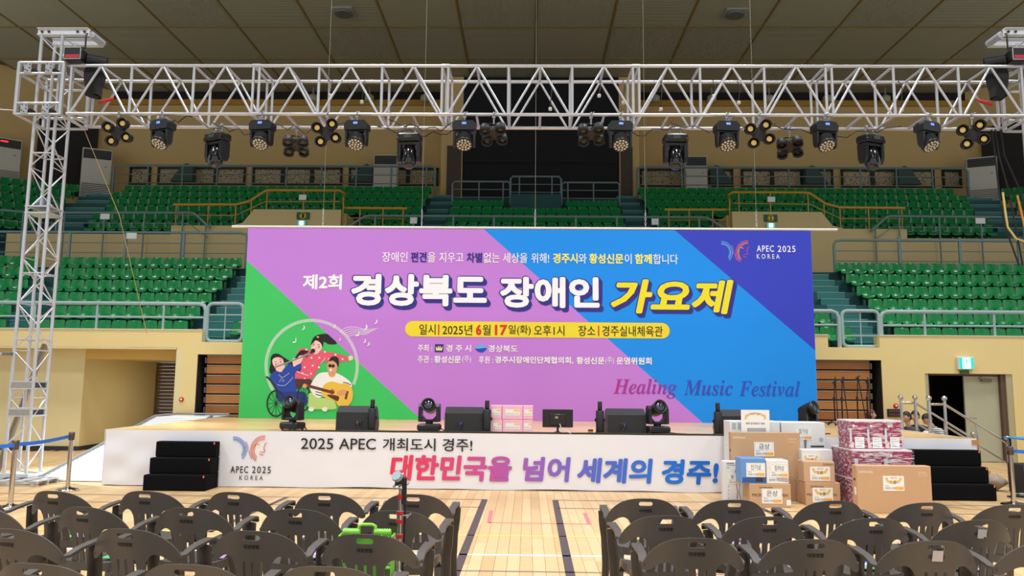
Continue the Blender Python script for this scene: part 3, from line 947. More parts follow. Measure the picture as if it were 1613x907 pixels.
for j in range(6):
    y, zt = 25.3 + 0.84 * j, 6.93 + 0.468 * j
    xl = [-14.66, -15.08, -15.2, -15.5, -15.9, -16.0][j]
    n = int((-3.8 - xl) / PITCH + 0.4)
    row = ORD[j] + ' row of the '
    for k in range(n):
        x = -3.98 - PITCH * k
        if j < 2 and -9.5 < x < -5.85:
            continue
        seats.append((y, x, y, zt, 0, ORD[k] + ' dark green seat from the middle stairs, ' + row + 'left upper stand', 'left upper stand'))
        seats.append((y + .1, 2 * CX - x, y, zt, 0, ORD[k] + ' dark green seat from the middle stairs, ' + row + 'right upper stand', 'right upper stand'))
    if j < 4:
        for k in range(16):
            x = -2.62 + PITCH * k
            if j == 3 and -0.9 < x < 1.4:
                continue
            seats.append((y, x, y, zt, 0, ORD[k] + ' dark green seat from the left, ' + row + 'middle upper block', 'middle upper block'))
    for k in range(8):
        for sd, nm in ((-1, 'left'), (1, 'right')):
            d = Matrix.Rotation(R(-25 * sd), 3, 'Z') @ V((sd * (0.3 + PITCH * k), 0, 0))
            bx_ = -16.6 - 0.2 * j
            x = bx_ if sd < 0 else 2 * CX - bx_
            seats.append((y + 1.5, x + d.x, y + d.y, zt, R(-25 * sd), ORD[k] + ' dark green seat from the stairs, ' + row + nm + ' upper corner', nm + ' upper corner block'))
seats.sort(key=lambda s: s[0])
far = MB()
for n, (d, x, y, zt, rz, lab, gr) in enumerate(seats):
    if n < 300:
        o = link('stadium_seat', SM, None, (x, y, zt - 0.30))
        o.rotation_euler = (0, 0, rz)
        tag(o, lab, 'seat', 'green seats of the ' + gr)
    else:
        rm = Matrix.Rotation(rz, 3, 'Z')
        s = seat_mesh() if n == 300 else s
        far.add([rm @ V(p) + V((x, y, zt - 0.30)) for p in s.v], s.f, 0, True)
tag(far.build('stadium_seats_far', SG), 'many dark green plastic seats filling the far rows of the upper stand', 'seats', kind='stuff')

# ================================================================== STAGE AND BACKDROP
def on(px, py, Y):
    """point of the plane at depth Y where the print of the photographed cloth lies"""
    d = _r2 * (px - 806.5) - _u2 * (py - 453.5) + _f * 1220.0
    t = Y / d.y
    return (d.x * t, Y, 1.65 + d.z * t)


def bb(x0, y0, x1, y1, Y):
    a, b = on(x0, y1, Y), on(x1, y0, Y)
    c, d = on(x0, y0, Y), on(x1, y1, Y)
    return ((a[0] + c[0]) / 2, (a[2] + d[2]) / 2, (b[0] + d[0]) / 2, (b[2] + c[2]) / 2)


HS, DS = 0.868, 12.38
stage = thing('stage', 'long low stage with a timber deck and a printed white front cloth', 'stage', (0, 14.5, 0))
DK = [mat('deck_board_%d' % k, c, 0.30, var=0.08, vs=1.6, bump=0.02, bs=12, spec=0.5) for k, c in enumerate(((206, 170, 118), (212, 177, 126)))]
sb = MB()
sb.box((0.13, 14.7, 0.42), (13.6, 4.5, 0.80))
sb.build('frame', mat('stage_frame', (90, 84, 78), 0.8), stage)
for i in range(11):
    for j in range(4):
        MB().box((-6.7 + 13.68 / 11 * (i + .5), DS + 0.02 + 1.145 * (j + .5), HS - 0.02), (13.68 / 11 - 0.004, 1.141, 0.04), bev=0.002).build('deck_panel', DK[(i + j) % 2], stage)
SK = mat('white_banner_cloth', (230, 230, 236), 0.72, var=0.015, vs=2)


def skirt(u, v):
    x = -6.70 + 13.68 * u
    z = 0.012 + (HS - 0.012) * v
    w = max(0.12, min(1, (-5.2 - x) / 1.2)) if x < -5 else (0.10 if x < 3 else 0.5)
    a = 0.030 * w * (math.sin(3.1 * x + 5 * z) * math.sin(7.3 * z + 1.7 * x) + 0.6 * math.sin(8.1 * x - 9.5 * z))
    if v < 0.02:
        z += 0.010 * (math.sin(1.9 * x) + math.sin(4.3 * x)) * (0.5 if x > -5 else 1)
    return V((x, DS + a * (1 - abs(2 * v - 1) ** 3) * (0.3 + 0.7 * (1 - v)), z))


MB().grid(skirt, 190, 16).build('front_cloth', SK, stage)
for x in (-6.72, 6.99):
    MB().box((x, 14.6, 0.44), (0.01, 4.4, 0.86)).build('side_cloth', SK, stage)
MB().box((6.96, DS - 0.012, HS - 0.05), (0.10, 0.02, 0.07)).build('corner_block', mat('orange_timber', (190, 130, 70), 0.5, var=0.1), stage)
PY_ = DS - 0.014
GRAD = mat('red_to_blue_print', (200, 100, 160), 0.7)
nt = GRAD.node_tree
tc, sx = nt.nodes.new('ShaderNodeTexCoord'), nt.nodes.new('ShaderNodeSeparateXYZ')
mr, rp = nt.nodes.new('ShaderNodeMapRange'), nt.nodes.new('ShaderNodeValToRGB')
nt.links.new(tc.outputs['Object'], sx.inputs[0])
nt.links.new(sx.outputs['X'], mr.inputs['Value'])
mr.inputs['From Min'].default_value = on(613, 740, PY_)[0]
mr.inputs['From Max'].default_value = on(1133, 740, PY_)[0]
e = rp.color_ramp.elements
e[0].color = rgb((226, 50, 78))
e[1].color = rgb((0, 98, 205))
for p, c in ((0.22, (214, 72, 130)), (0.42, (160, 92, 190)), (0.62, (84, 104, 205)), (0.85, (14, 112, 214))):
    q = e.new(p)
    q.color = rgb(c)
nt.links.new(mr.outputs[0], rp.inputs[0])
nt.links.new(rp.outputs[0], nt.nodes['Principled BSDF'].inputs['Base Color'])
for body, x0, y0, x1, y1, w in (('2025', 474, 690, 525, 707.5, 0.01), ('APEC', 534, 690.5, 592, 708, 0.01), ('개최도시', 603, 690, 686, 710, 0.014), ('경주!', 697, 690.5, 744, 711, 0.014)):
    lettering(body, bb(x0, y0, x1, y1, PY_), PY_, INK, stage, w)
for body, x0, y0, x1, y1 in (('대한민국을', 613.5, 717, 808, 757.5), ('넘어', 822, 719.5, 899, 758.5), ('세계의', 908, 721.5, 1028.5, 761), ('경주!', 1040.5, 723.5, 1133.5, 763)):
    lettering(body, bb(x0, y0, x1, y1, PY_), PY_, GRAD, stage, 0.040, shear=0.10)


def ribbon(pts, w, y, m, parent, name='line_print'):
    """flat stroke of width w through (x, z) points"""
    vs, fs = [], []
    n = len(pts)
    for i in range(n):
        a, b = V(pts[max(i - 1, 0)]), V(pts[min(i + 1, n - 1)])
        d = (b - a).normalized()
        p = V(pts[i])
        q = V((-d.y, d.x)) * (w / 2)
        vs += [(p.x + q.x, y, p.y + q.y), (p.x - q.x, y, p.y - q.y)]
        if i:
            fs.append((2 * i - 2, 2 * i - 1, 2 * i + 1, 2 * i))
    return MB().add(vs, fs).build(name, m, parent)


def logo(parent, y, T, cols):
    """two fans of arcs, the right one ending in a face profile; T maps logo units (53 wide, 36 high, down) to (x, z)"""
    def arc(cx, cy, r, a0, a1, c, w=0.85):
        P = [T(cx + r * math.cos(R(a0 + (a1 - a0) * k / 14)), cy - r * math.sin(R(a0 + (a1 - a0) * k / 14))) for k in range(15)]
        ribbon(P, w * abs(T(1, 0)[0] - T(0, 0)[0]), y, mat('logo_print_%02x%02x%02x' % c, c, 0.7), parent, 'emblem_arc')
    for k, r in enumerate((20.2, 18.2, 16.4, 14.4)):
        arc(0, 20, r, 93, -48 + 4 * k, cols[k])
    for k, r in enumerate((22.4, 20.4, 18.6, 16.8)):
        arc(49, 20.5, r, 88, 232 - 3 * k, cols[4 + k])
    arc(2, 19, 20.5, 35, -12, cols[8])
    arc(49, 21, 24.5, 182, 215, cols[8])
    for P, c, w in (([(53, 10), (50, 10.5), (49, 13), (47.5, 18), (49, 20.5), (48, 23.5), (44, 24), (42, 23.2)], cols[5], 1.0), ([(40.5, 26), (43, 28.3), (47, 28.6)], cols[5], 1.0), ([(31.5, 18), (34, 12.5), (38, 11.2), (41, 13)], cols[6], 1.2)):
        ribbon([T(a, b) for a, b in smooth_poly(P, 4, False)], w * abs(T(1, 0)[0] - T(0, 0)[0]), y, mat('logo_print_%02x%02x%02x' % c, c, 0.7), parent, 'emblem_profile')


COLA = [(30, 90, 190), (60, 130, 215), (40, 70, 160), (110, 170, 225), (205, 70, 60), (215, 60, 70), (240, 150, 60), (225, 110, 60), (150, 70, 160)]
COLB = [(110, 200, 240), (60, 150, 235), (150, 220, 245), (90, 170, 240), (240, 110, 90), (235, 80, 100), (250, 170, 90), (245, 130, 90), (200, 100, 190)]
logo(stage, PY_, lambda a, b: on(368 + a, 688 + b, PY_)[::2], COLA)
lettering('APEC', bb(363, 734, 391, 745, PY_), PY_, INK, stage, 0.012, spacing=1.25)
lettering('2025', bb(397, 734.4, 426.5, 745.4, PY_), PY_, INK, stage, 0.012, spacing=1.25)
lettering('KOREA', bb(377, 749, 414, 756, PY_), PY_, INK, stage, 0.006, spacing=1.7)
# black cables lying along the front edge of the deck
for (x0, x1, yy) in ((-3.9, 3.2, 12.44), (-3.0, 3.0, 12.50)):
    c = MB().tube([(x0 + (x1 - x0) * k / 40, yy + 0.02 * math.sin(k * 1.7), HS + 0.014) for k in range(41)], 0.013, 6).build('power_cable', CABLE)
    tag(c, 'black cable lying along the front edge of the stage, %s one' % ('outer' if yy < 12.47 else 'inner'), 'cable')

# ---- backdrop
BY = 16.7
back = thing('backdrop', 'huge printed fabric backdrop in green, lilac, blue and navy behind the stage', 'banner', (0, BY, 0.9))
zt, zb_ = 5.01, HS + 0.003
xl, xr = -6.19, 6.14
lil, grn, blu, nav = mat('lilac_print', (196, 128, 222), 0.72), mat('green_print', (60, 200, 100), 0.72), mat('sky_blue_print', (0, 144, 244), 0.72), mat('navy_print', (48, 62, 196), 0.72)


def P2(px, py):
    q = on(px, py, BY)
    return (q[0], q[2])


a0, a1 = P2(762, 362), P2(1107, 664)
b0, b1 = (xl, P2(390, 410)[1]), P2(664, 661)
c0, c1 = P2(1063, 363), (xr, P2(1282, 552)[1])
for nm, m, poly in (('lilac_field', lil, [(xl, zt), (a0[0], zt), (a1[0], zb_), (b1[0], zb_), b0]), ('green_field', grn, [b0, (b1[0], zb_), (xl, zb_)]),
                    ('blue_field', blu, [(a0[0], zt), (c0[0], zt), c1, (xr, zb_), (a1[0], zb_)]), ('navy_field', nav, [(c0[0], zt), (xr, zt), c1])):
    MB().prism(poly, BY, BY + 0.02, Matrix(((1, 0, 0, 0), (0, 0, 1, 0), (0, 1, 0, 0), (0, 0, 0, 1)))).build(nm, m, back)
MB().box((0, BY + 0.04, 2.95), (12.3, 0.03, 4.1)).build('rear_cloth', SK, back)
MB().cyl((-6.56, BY + 0.02, 5.045), (6.72, BY + 0.02, 5.045), 0.028, n=10).build('top_batten', mat('white_batten', (232, 228, 222), 0.5), back)
for x in (-6.0, -3, 0, 3, 6.0):
    MB().box((x, BY + 0.12, 2.95), (0.05, 0.05, 4.13)).build('rear_post', ALU, back)
L1 = BY - 0.004
WH2 = mat('title_white', (246, 247, 252), 0.7)
NV = mat('title_navy', (44, 40, 140), 0.7)
YL = mat('title_yellow', (240, 226, 30), 0.7)
YP = mat('pill_yellow', (240, 220, 46), 0.7)
PRD = mat('print_red', (214, 50, 40), 0.7)


def words(segs, y0, y1, xa, m0=WHITE, w0=0.0, d=L1):
    """one line: segments (text, x0, x1, material, weight), its tilt in the photograph taken out"""
    for s in segs:
        t, x0, x1 = s[:3]
        m = s[3] if len(s) > 3 else m0
        w = s[4] if len(s) > 4 else w0
        k = 0.0082 * ((x0 + x1) / 2 - xa)
        lettering(t, bb(x0, y0 + k, x1, y1 + k, d), d, m, back, w)


PYL = mat('print_pale_yellow', (250, 240, 120), 0.7)
words((('장애인', 602, 642), ('편견', 647, 672, NV, .03), ('을', 674, 686), ('지우고', 692, 730), ('차별', 735, 760, NV, .03), ('없는', 762, 787), ('세상을', 792, 831), ('위해!', 837, 865), ('경주시', 871, 910, PYL, .03), ('와', 911.5, 924), ('황성신문', 928, 982, PYL, .03), ('이', 984, 995), ('함께', 1000, 1027, PYL, .03), ('합니다', 1029, 1068)), 396.5, 412.5, 620, WHITE, 0.008)
words((('제2회', 477, 538.5, WH2, .035),), 432, 456, 508)
for t, x0, x1, y0, y1, m, w, sh_ in (('경상북도', 553, 767, 431.5, 482, WH2, .045, 0), ('장애인', 787.5, 944.5, 436, 485, WH2, .045, 0), ('가요제', 959, 1156, 440, 494, YL, .04, .22)):
    for k in range(4):
        lettering(t, bb(x0 - 2 + k * 1.4, y0 - 1.5 + k * 1.7, x1 + 2 + k * 1.4, y1 + 1.5 + k * 1.7, L1), L1 + 0.0003 * k, NV, back, w + .02, sh_, name='title_shadow')
    lettering(t, bb(x0, y0, x1, y1, L1 - .004), L1 - .004, m, back, w, sh_, name='title')
pb = bb(638, 507, 1055, 531.5, L1)
r_ = (pb[3] - pb[1]) / 2
pill = [(pb[0] + r_ + r_ * math.cos(R(a)), pb[1] + r_ + r_ * math.sin(R(a))) for a in range(90, 271, 15)] + [(pb[2] - r_ + r_ * math.cos(R(a)), pb[1] + r_ + r_ * math.sin(R(a))) for a in range(-90, 91, 15)]
MB().add([(a, L1, b) for a, b in pill], [tuple(range(len(pill)))]).build('date_strip', YP, back)
L2 = L1 - 0.003
words((('일시', 660.5, 686), ('I', 690, 692, PRD, .03), ('2025년', 697, 744), ('6', 749.5, 758.5, PRD, .05), ('월', 760, 773), ('17', 779.5, 799, PRD, .05), ('일(화)', 801, 836), ('오후1시', 841, 889), ('장소', 911, 937.5), ('I', 942, 944, PRD, .03), ('경주실내체육관', 948.5, 1044)), 510.5, 527, 670, INK, 0.006, L2)
words((('주최 :', 658, 681), ('경 주 시', 703, 742), ('경상북도', 769, 815.5)), 542.5, 553.5, 690, WHITE, .02)
words((('주관 :', 658, 681, WHITE, .015), ('황성신문', 684, 726), ('(주)', 728, 742, WHITE, .0), ('후원 :', 754, 777, WHITE, .015), ('경주시장애인단체협의회,', 779.5, 903), ('황성신문', 908, 952), ('(주)', 953.5, 967, WHITE, .0), ('운영위원회', 971, 1026.5)), 560, 571.5, 690, WHITE, .03)
# emblems beside the two organisers
q = bb(685, 542, 698.5, 554.5, L1)
MB().add([(q[0], L1, q[1]), (q[2], L1, q[1]), (q[2], L1, q[3]), (q[0], L1, q[3])], [(0, 1, 2, 3)]).build('emblem_square', mat('emblem_navy', (34, 44, 110), 0.7), back)
cr = [(q[0] + (q[2] - q[0]) * a, q[1] + (q[3] - q[1]) * b) for a, b in ((.15, .2), (.85, .2), (.9, .75), (.7, .45), (.62, .85), (.5, .5), (.38, .85), (.3, .45), (.1, .75))]
MB().add([(a, L2, b) for a, b in cr], [tuple(range(len(cr)))]).build('emblem_crown', mat('emblem_cream', (230, 220, 170), 0.7), back)
for pts, c in (([(748, 549), (754, 544), (759, 543), (767, 548.5), (760, 548), (754, 549)], (70, 190, 240)), ([(748, 549), (754, 549.5), (760, 548.5), (767, 548.5), (761, 554.5), (754, 554)], (20, 70, 190))):
    pp_ = [P2(a, b) for a, b in smooth_poly(pts, 3)]
    MB().add([(a, L1, b) for a, b in pp_], [tuple(range(len(pp_)))]).build('emblem_wave', mat('emblem_%d' % c[0], c, 0.7), back)
# English line in slanted serif capitals, magenta fading to blue
HM = mat('magenta_to_blue_print', (150, 70, 190), 0.7)
nt = HM.node_tree
tc, sx = nt.nodes.new('ShaderNodeTexCoord'), nt.nodes.new('ShaderNodeSeparateXYZ')
mr, rp = nt.nodes.new('ShaderNodeMapRange'), nt.nodes.new('ShaderNodeValToRGB')
nt.links.new(tc.outputs['Object'], sx.inputs[0])
nt.links.new(sx.outputs['X'], mr.inputs['Value'])
mr.inputs['From Min'].default_value = P2(966, 610)[0]
mr.inputs['From Max'].default_value = P2(1261, 610)[0]
e = rp.color_ramp.elements
e[0].color = rgb((184, 44, 150))
e[1].color = rgb((26, 84, 200))
for p, c in ((0.22, (150, 52, 165)), (0.36, (52, 72, 190))):
    q = e.new(p)
    q.color = rgb(c)
nt.links.new(mr.outputs[0], rp.inputs[0])
nt.links.new(rp.outputs[0], nt.nodes['Principled BSDF'].inputs['Base Color'])


def serif(s):
    o = ''
    for ch in s:
        o += chr(0x1D468 + ord(ch) - 65) if 'A' <= ch <= 'Z' else chr(0x1D482 + ord(ch) - 97)
    return o


for t, x0, x1, y0, y1 in (('Healing', 966, 1066.5, 596.5, 627.5), ('Music', 1077, 1154.5, 598.5, 623), ('Festival', 1164, 1261, 599.5, 624.5)):
    lettering(serif(t), bb(x0, y0, x1, y1, L1), L1, HM, back, 0.002)
logo(back, L1, lambda a, b: P2(1137 + a * .83, 380.5 + b * .85), COLB)
lettering('APEC', bb(1192, 386.5, 1219, 396.5, L1), L1, WHITE, back, .016, spacing=1.2)
lettering('2025', bb(1225, 386.9, 1253, 397, L1), L1, WHITE, back, .016, spacing=1.2)
lettering('KOREA', bb(1192, 400, 1228, 407.5, L1), L1, WHITE, back, .006, spacing=1.6)

# ---- printed picture of the three musicians (flat print, coordinates in the picture's own frame)
_dep = [0]


def art(c, pts, name, n=4, sm=True):
    if sm:
        pts = smooth_poly(pts, n)
    _dep[0] += 1
    y = L1 - 0.0001 * _dep[0]
    q = [P2(380 + a / 4.775, 480 + b / 4.775) for a, b in pts]
    m = c if not isinstance(c, tuple) else mat('ink_%d_%d_%d' % c, c, 0.7)
    return MB().add([(a, y, b) for a, b in q], [tuple(range(len(q)))]).build(name, m, back)


def stroke(c, pts, w, name='line_print', sm=True):
    _dep[0] += 1
    if sm:
        pts = smooth_poly(pts, 4, False)
    return ribbon([P2(380 + a / 4.775, 480 + b / 4.775) for a, b in pts], w / 4.775 * 0.0137, L1 - 0.0001 * _dep[0], mat('ink_%d_%d_%d' % c, c, 0.7), back, name)


def disc(c, x, y, r, name='dot_print', sy=1.0):
    return art(c, [(x + r * math.cos(2 * PI * k / 10), y + r * sy * math.sin(2 * PI * k / 10)) for k in range(10)], name, sm=False)


RING = mat('ring_print', (240, 250, 245), 0.7, alpha=0.5)
ro = [(530 + 355 * math.cos(R(a)), 460 - 355 * math.sin(R(a))) for a in range(-24, 213, 4)]
ri = [(530 + 331 * math.cos(R(a)), 460 - 331 * math.sin(R(a))) for a in range(-24, 213, 4)]
_dep[0] += 1
N = len(ro)
MB().add([(P2(380 + a / 4.775, 480 + b / 4.775)[0], L1, P2(380 + a / 4.775, 480 + b / 4.775)[1]) for a, b in ro + ri], [(i, i + 1, N + i + 1, N + i) for i in range(N - 1)]).build('ring', RING, back)
W_, BK_, SKN = (244, 244, 242), (26, 24, 28), (246, 206, 196)
for k in range(5):
    stroke(W_, [(740 + 16 * k, 205 + 8 * k), (790 + 12 * k, 172 + 14 * k), (860, 168 + 14 * k), (940, 186 + 9 * k), (1032 - 22 * k, 176 + 11 * k)], 3.5, 'stave_line')
for (x, y, s, g) in ((470, 172, 34, '♪'), (400, 266, 40, '♩'), (703, 158, 30, '♪'), (742, 258, 24, '♪'), (938, 168, 44, '♪'), (1016, 126, 34, '♪'), (930, 272, 32, '♪'), (958, 294, 34, '♪'), (873, 216, 40, '♩')):
    lettering(g, bb(380 + (x - s * .35) / 4.775, 480 + (y - s * .5) / 4.775, 380 + (x + s * .35) / 4.775, 480 + (y + s * .5) / 4.775, L1 - 0.003), L1 - 0.003, WHITE, back, 0.01, name='note')
# singer with pony tail
art(BK_, [(530, 320), (535, 262), (570, 228), (640, 218), (672, 240), (720, 290), (660, 296), (625, 278), (614, 300), (606, 320)], 'singer_hair')
art((232, 92, 118), [(440, 332), (480, 326), (540, 350), (600, 345), (690, 360), (800, 390), (806, 418), (740, 430), (650, 428), (600, 436), (570, 500), (520, 560), (402, 556), (402, 500), (450, 440), (420, 370)], 'singer_top')
art((246, 206, 196), [(806, 392), (822, 382), (836, 384), (842, 396), (836, 414), (812, 418)], 'singer_hand')
art((246, 206, 196), [(532, 290), (560, 266), (600, 290), (608, 320), (590, 350), (560, 372), (530, 350), (526, 318)], 'singer_face')
art(BK_, [(528, 302), (538, 262), (575, 240), (612, 268), (614, 318), (596, 286), (566, 268), (545, 280)], 'singer_fringe')
for (x, y) in ((490, 338), (528, 398), (476, 470), (538, 457), (585, 470), (525, 518), (588, 398), (630, 354), (710, 375), (762, 408), (660, 408), (462, 515), (478, 556)):
    disc(W_, x, y, 7)
stroke(W_, [(420, 502), (470, 520), (510, 532)], 4)
stroke(W_, [(634, 396), (612, 426), (600, 440)], 3)
disc((232, 130, 130), 545, 300, 9, 'cheek')
disc((232, 130, 130), 584, 316, 9, 'cheek')
stroke(BK_, [(536, 288), (544, 283), (553, 286)], 3, 'closed_eye')
stroke(BK_, [(572, 300), (582, 297), (592, 303)], 3, 'closed_eye')
stroke((232, 130, 130), [(560, 318), (566, 326), (560, 332)], 3, 'nose_line')
art((232, 190, 60), [(566, 240), (578, 234), (588, 242), (578, 250)], 'hair_slide', sm=False)
disc(BK_, 541, 346, 17, 'microphone_head')
stroke(BK_, [(530, 356), (505, 378), (486, 392)], 11, 'microphone_grip')
art((82, 46, 48), [(404, 556), (520, 558), (560, 600), (520, 618), (470, 600), (412, 640)], 'singer_trousers', sm=False)
# flute player in a wheelchair
art(BK_, [(222, 400), (240, 372), (280, 368), (318, 392), (380, 420), (440, 350), (470, 340), (505, 350), (490, 365), (430, 392), (400, 440), (450, 450), (440, 500), (380, 460), (330, 440), (300, 460), (260, 500), (226, 520), (212, 490), (222, 440)], 'flautist_hair')
art(SKN, [(236, 412), (270, 394), (310, 405), (322, 440), (328, 480), (305, 504), (268, 498), (256, 470), (240, 450)], 'flautist_face')
stroke(BK_, [(252, 430), (262, 427), (270, 432)], 3, 'closed_eye')
stroke(BK_, [(286, 412), (296, 408), (306, 413)], 3, 'closed_eye')
stroke((214, 120, 110), [(276, 436), (282, 444), (276, 450)], 3, 'nose_line')
art((36, 70, 172), [(216, 545), (230, 520), (262, 496), (300, 506), (330, 470), (372, 440), (392, 462), (450, 440), (446, 480), (410, 506), (404, 560), (410, 660), (330, 665), (262, 640), (240, 590)], 'flautist_dress')
art((30, 56, 140), [(262, 640), (330, 656), (420, 650), (480, 660), (500, 720), (480, 760), (440, 750), (330, 740), (280, 720)], 'flautist_skirt')
stroke((210, 214, 220), [(284, 526), (315, 545), (362, 512)], 3)
stroke((210, 214, 220), [(272, 600), (330, 605), (390, 545)], 3)
stroke((210, 214, 220), [(288, 578), (306, 548), (312, 580), (320, 560), (326, 576)], 3, sm=False)
art(SKN, [(384, 410), (404, 400), (424, 410), (430, 390), (450, 380), (466, 392), (452, 430), (438, 444), (420, 452), (396, 465), (388, 440)], 'flautist_hands')
stroke((140, 144, 150), [(250, 472), (520, 368)], 12, 'flute', sm=False)
disc((228, 120, 124), 262, 448, 8, 'cheek')
disc((228, 120, 124), 297, 428, 8, 'cheek')
stroke((38, 46, 50), [(188, 540), (216, 560), (262, 630), (270, 700)], 14, 'wheelchair_frame')
for (cx, cy, rx, ry) in ((262, 742, 66, 96), (470, 700, 48, 96)):
    stroke((34, 42, 46), [(cx + rx * math.cos(2 * PI * k / 24), cy + ry * math.sin(2 * PI * k / 24)) for k in range(25)], 11, 'wheel_rim', sm=False)
    for k in range(6):
        a = PI * k / 6
        stroke((34, 42, 46), [(cx - rx * math.cos(a), cy - ry * math.sin(a)), (cx + rx * math.cos(a), cy + ry * math.sin(a))], 3.5, 'wheel_spoke', sm=False)
    disc((34, 42, 46), cx, cy, 9, 'wheel_hub')
art(W_, [(425, 752), (440, 742), (450, 756), (470, 772), (430, 768)], 'flautist_shoe')
# guitarist sitting on the ground
art((190, 222, 128), [(520, 660), (600, 700), (680, 700), (716, 760), (700, 785), (600, 785), (512, 775), (508, 720)], 'guitarist_trousers')
for x in (528, 630):
    art(W_, [(x - 22, 780), (x, 768), (x + 20, 780), (x + 10, 800), (x - 14, 798)], 'guitarist_shoe')
art((246, 244, 242), [(580, 520), (660, 506), (720, 514), (800, 560), (832, 600), (820, 640), (780, 650), (740, 600), (610, 690), (560, 690), (522, 640), (524, 600)], 'guitarist_shirt')
art((226, 160, 118), [(648, 440), (690, 410), (726, 430), (720, 490), (700, 540), (664, 536), (650, 490)], 'guitarist_face')
art(BK_, [(660, 412), (690, 388), (726, 396), (736, 430), (728, 468), (716, 440), (690, 420), (668, 424)], 'guitarist_hair')
disc(BK_, 668, 458, 13, 'sunglasses')
disc(BK_, 692, 460, 13, 'sunglasses')
disc((250, 250, 250), 674, 490, 9, 'mouth', 1.2)
for k in range(2):
    stroke(BK_, [(766, 582 + 18 * k), (800, 590 + 18 * k), (826, 604 + 18 * k)], 6, 'sleeve_stripe')
    stroke(BK_, [(560, 652 + 20 * k), (590, 660 + 20 * k), (610, 664 + 20 * k)], 6, 'sleeve_stripe')
art((238, 196, 72), [(626, 600), (680, 576), (740, 590), (800, 596), (838, 640), (834, 720), (790, 766), (740, 766), (700, 720), (620, 690), (606, 650)], 'guitar_body')
art((92, 46, 34), [(645, 680), (680, 676), (736, 690), (726, 724), (696, 712)], 'guitar_pickguard')
disc((206, 84, 52), 684, 654, 20, 'guitar_rosette')
stroke((112, 58, 40), [(470, 600), (700, 662)], 22, 'guitar_neck', sm=False)
stroke((112, 58, 40), [(800, 648), (786, 710)], 18, 'guitar_bridge', sm=False)
art((226, 160, 118), [(720, 660), (760, 636), (794, 646), (780, 676), (740, 684)], 'guitarist_hand')
art((226, 160, 118), [(462, 606), (480, 592), (496, 606), (488, 624), (468, 622)], 'guitarist_left_hand')

# hanging wires with chain ends that carry the batten
for n, px_ in enumerate((508, 664, 843, 1017, 1192)):
    x = on(px_, 356, BY)[0]
    t = thing('hanging_wire', 'thin steel wire with short chain holding the backdrop batten, %s from the left' % ORD[n], 'wire', (x, BY, 5.07), 'wires holding the backdrop')
    MB().cyl((x, BY + .02, 5.45), (x, BY + .02, 14.25), 0.0045, n=6).build('wire', mat('dull_wire', (150, 146, 132), 0.5, 0.3), t)
    ch = MB()
    for k in range(7):
        z = 5.10 + 0.055 * k
        e_ = (0.016, 0.004) if k % 2 else (0.004, 0.016)
        ch.tube([(x + e_[0] * math.cos(a) * (1 if k % 2 else 1), BY + .02 + e_[1] * math.cos(a), z + 0.032 * math.sin(a)) for a in [2 * PI * j / 8 for j in range(8)]], 0.006, 5, closed=True)
    ch.build('chain', ALU, t)

# ---- carpeted steps, left and right
for (x0, x1, lab) in ((-5.79, -4.84, 'black carpeted three tread steps before the left of the stage'), (5.35, 6.93, 'wide black carpeted three tread steps at the right end of the stage')):
    t = thing('stage_steps', lab, 'steps', ((x0 + x1) / 2, 12.1, 0))
    for k in range(3):
        y0 = 11.84 + 0.17 * k
        xi = 0.0
        MB().box(((x0 + x1) / 2, (y0 + 12.335) / 2, 0.236 * k + 0.118), (x1 - x0 - xi, 12.335 - y0, 0.234), bev=0.012).build('step', CARPET, t)
        MB().box((x1 - 0.03, y0 - 0.002, 0.236 * k + 0.215), (0.02, 0.006, 0.035)).build('edge_tape', mat('orange_tape', (226, 110, 50), 0.6), t)

# ---- white slatted ramp and its landing at the left end of the stage
ramp = thing('ramp', 'white slatted aluminium ramp leading up beside the left end of the stage', 'ramp', (-7.4, 14.7, 0))
RW = mat('white_ramp_paint', (244, 246, 248), 0.35)
n = 30
for k in range(n):
    y0, y1 = 12.75 + 3.95 * k / n, 12.75 + 3.95 * (k + 1) / n
    zc = 0.02 + 0.85 * (k + .5) / n
    MB().box((-7.37, (y0 + y1) / 2, zc), (1.17, 3.95 / n - 0.028, 0.03), rot=Matrix.Rotation(math.atan2(0.85, 3.95), 3, 'X')).build('slat', RW, ramp)
sl_ = MB()
sl_.add([(-7.95, 12.75, -0.0), (-6.77, 12.75, 0), (-6.77, 16.7, 0.84), (-7.95, 16.7, 0.84), (-7.95, 16.7, 0), (-6.77, 16.7, 0)], [(0, 1, 2, 3), (0, 3, 4), (1, 5, 2), (3, 2, 5, 4)])
sl_.build('ramp_bed', mat('dark_ramp_bed', (84, 88, 96), 0.6), ramp)
for x in (-7.98, -6.765):
    MB().tube([(x, 12.7, 0.03), (x, 16.7, 0.90)], 0.032, 8).build('edge_tube', mat('grey_edge_tube', (150, 152, 156), 0.4, 0.4), ramp)
MB().box((-7.37, 17.2, 0.86), (1.22, 0.98, 0.03)).build('landing', RW, ramp)
MB().box((-7.37, 17.2, 0.42), (1.20, 0.94, 0.84)).build('landing_frame', mat('grey_ramp_bed', (168, 172, 178), 0.5), ramp)
MB().tube([(-7.98, 16.7, 0.90), (-7.98, 17.68, 0.91), (-6.76, 17.68, 0.91)], 0.02, 8).build('landing_edge', mat('grey_edge_tube', (150, 152, 156), 0.4, 0.4), ramp)

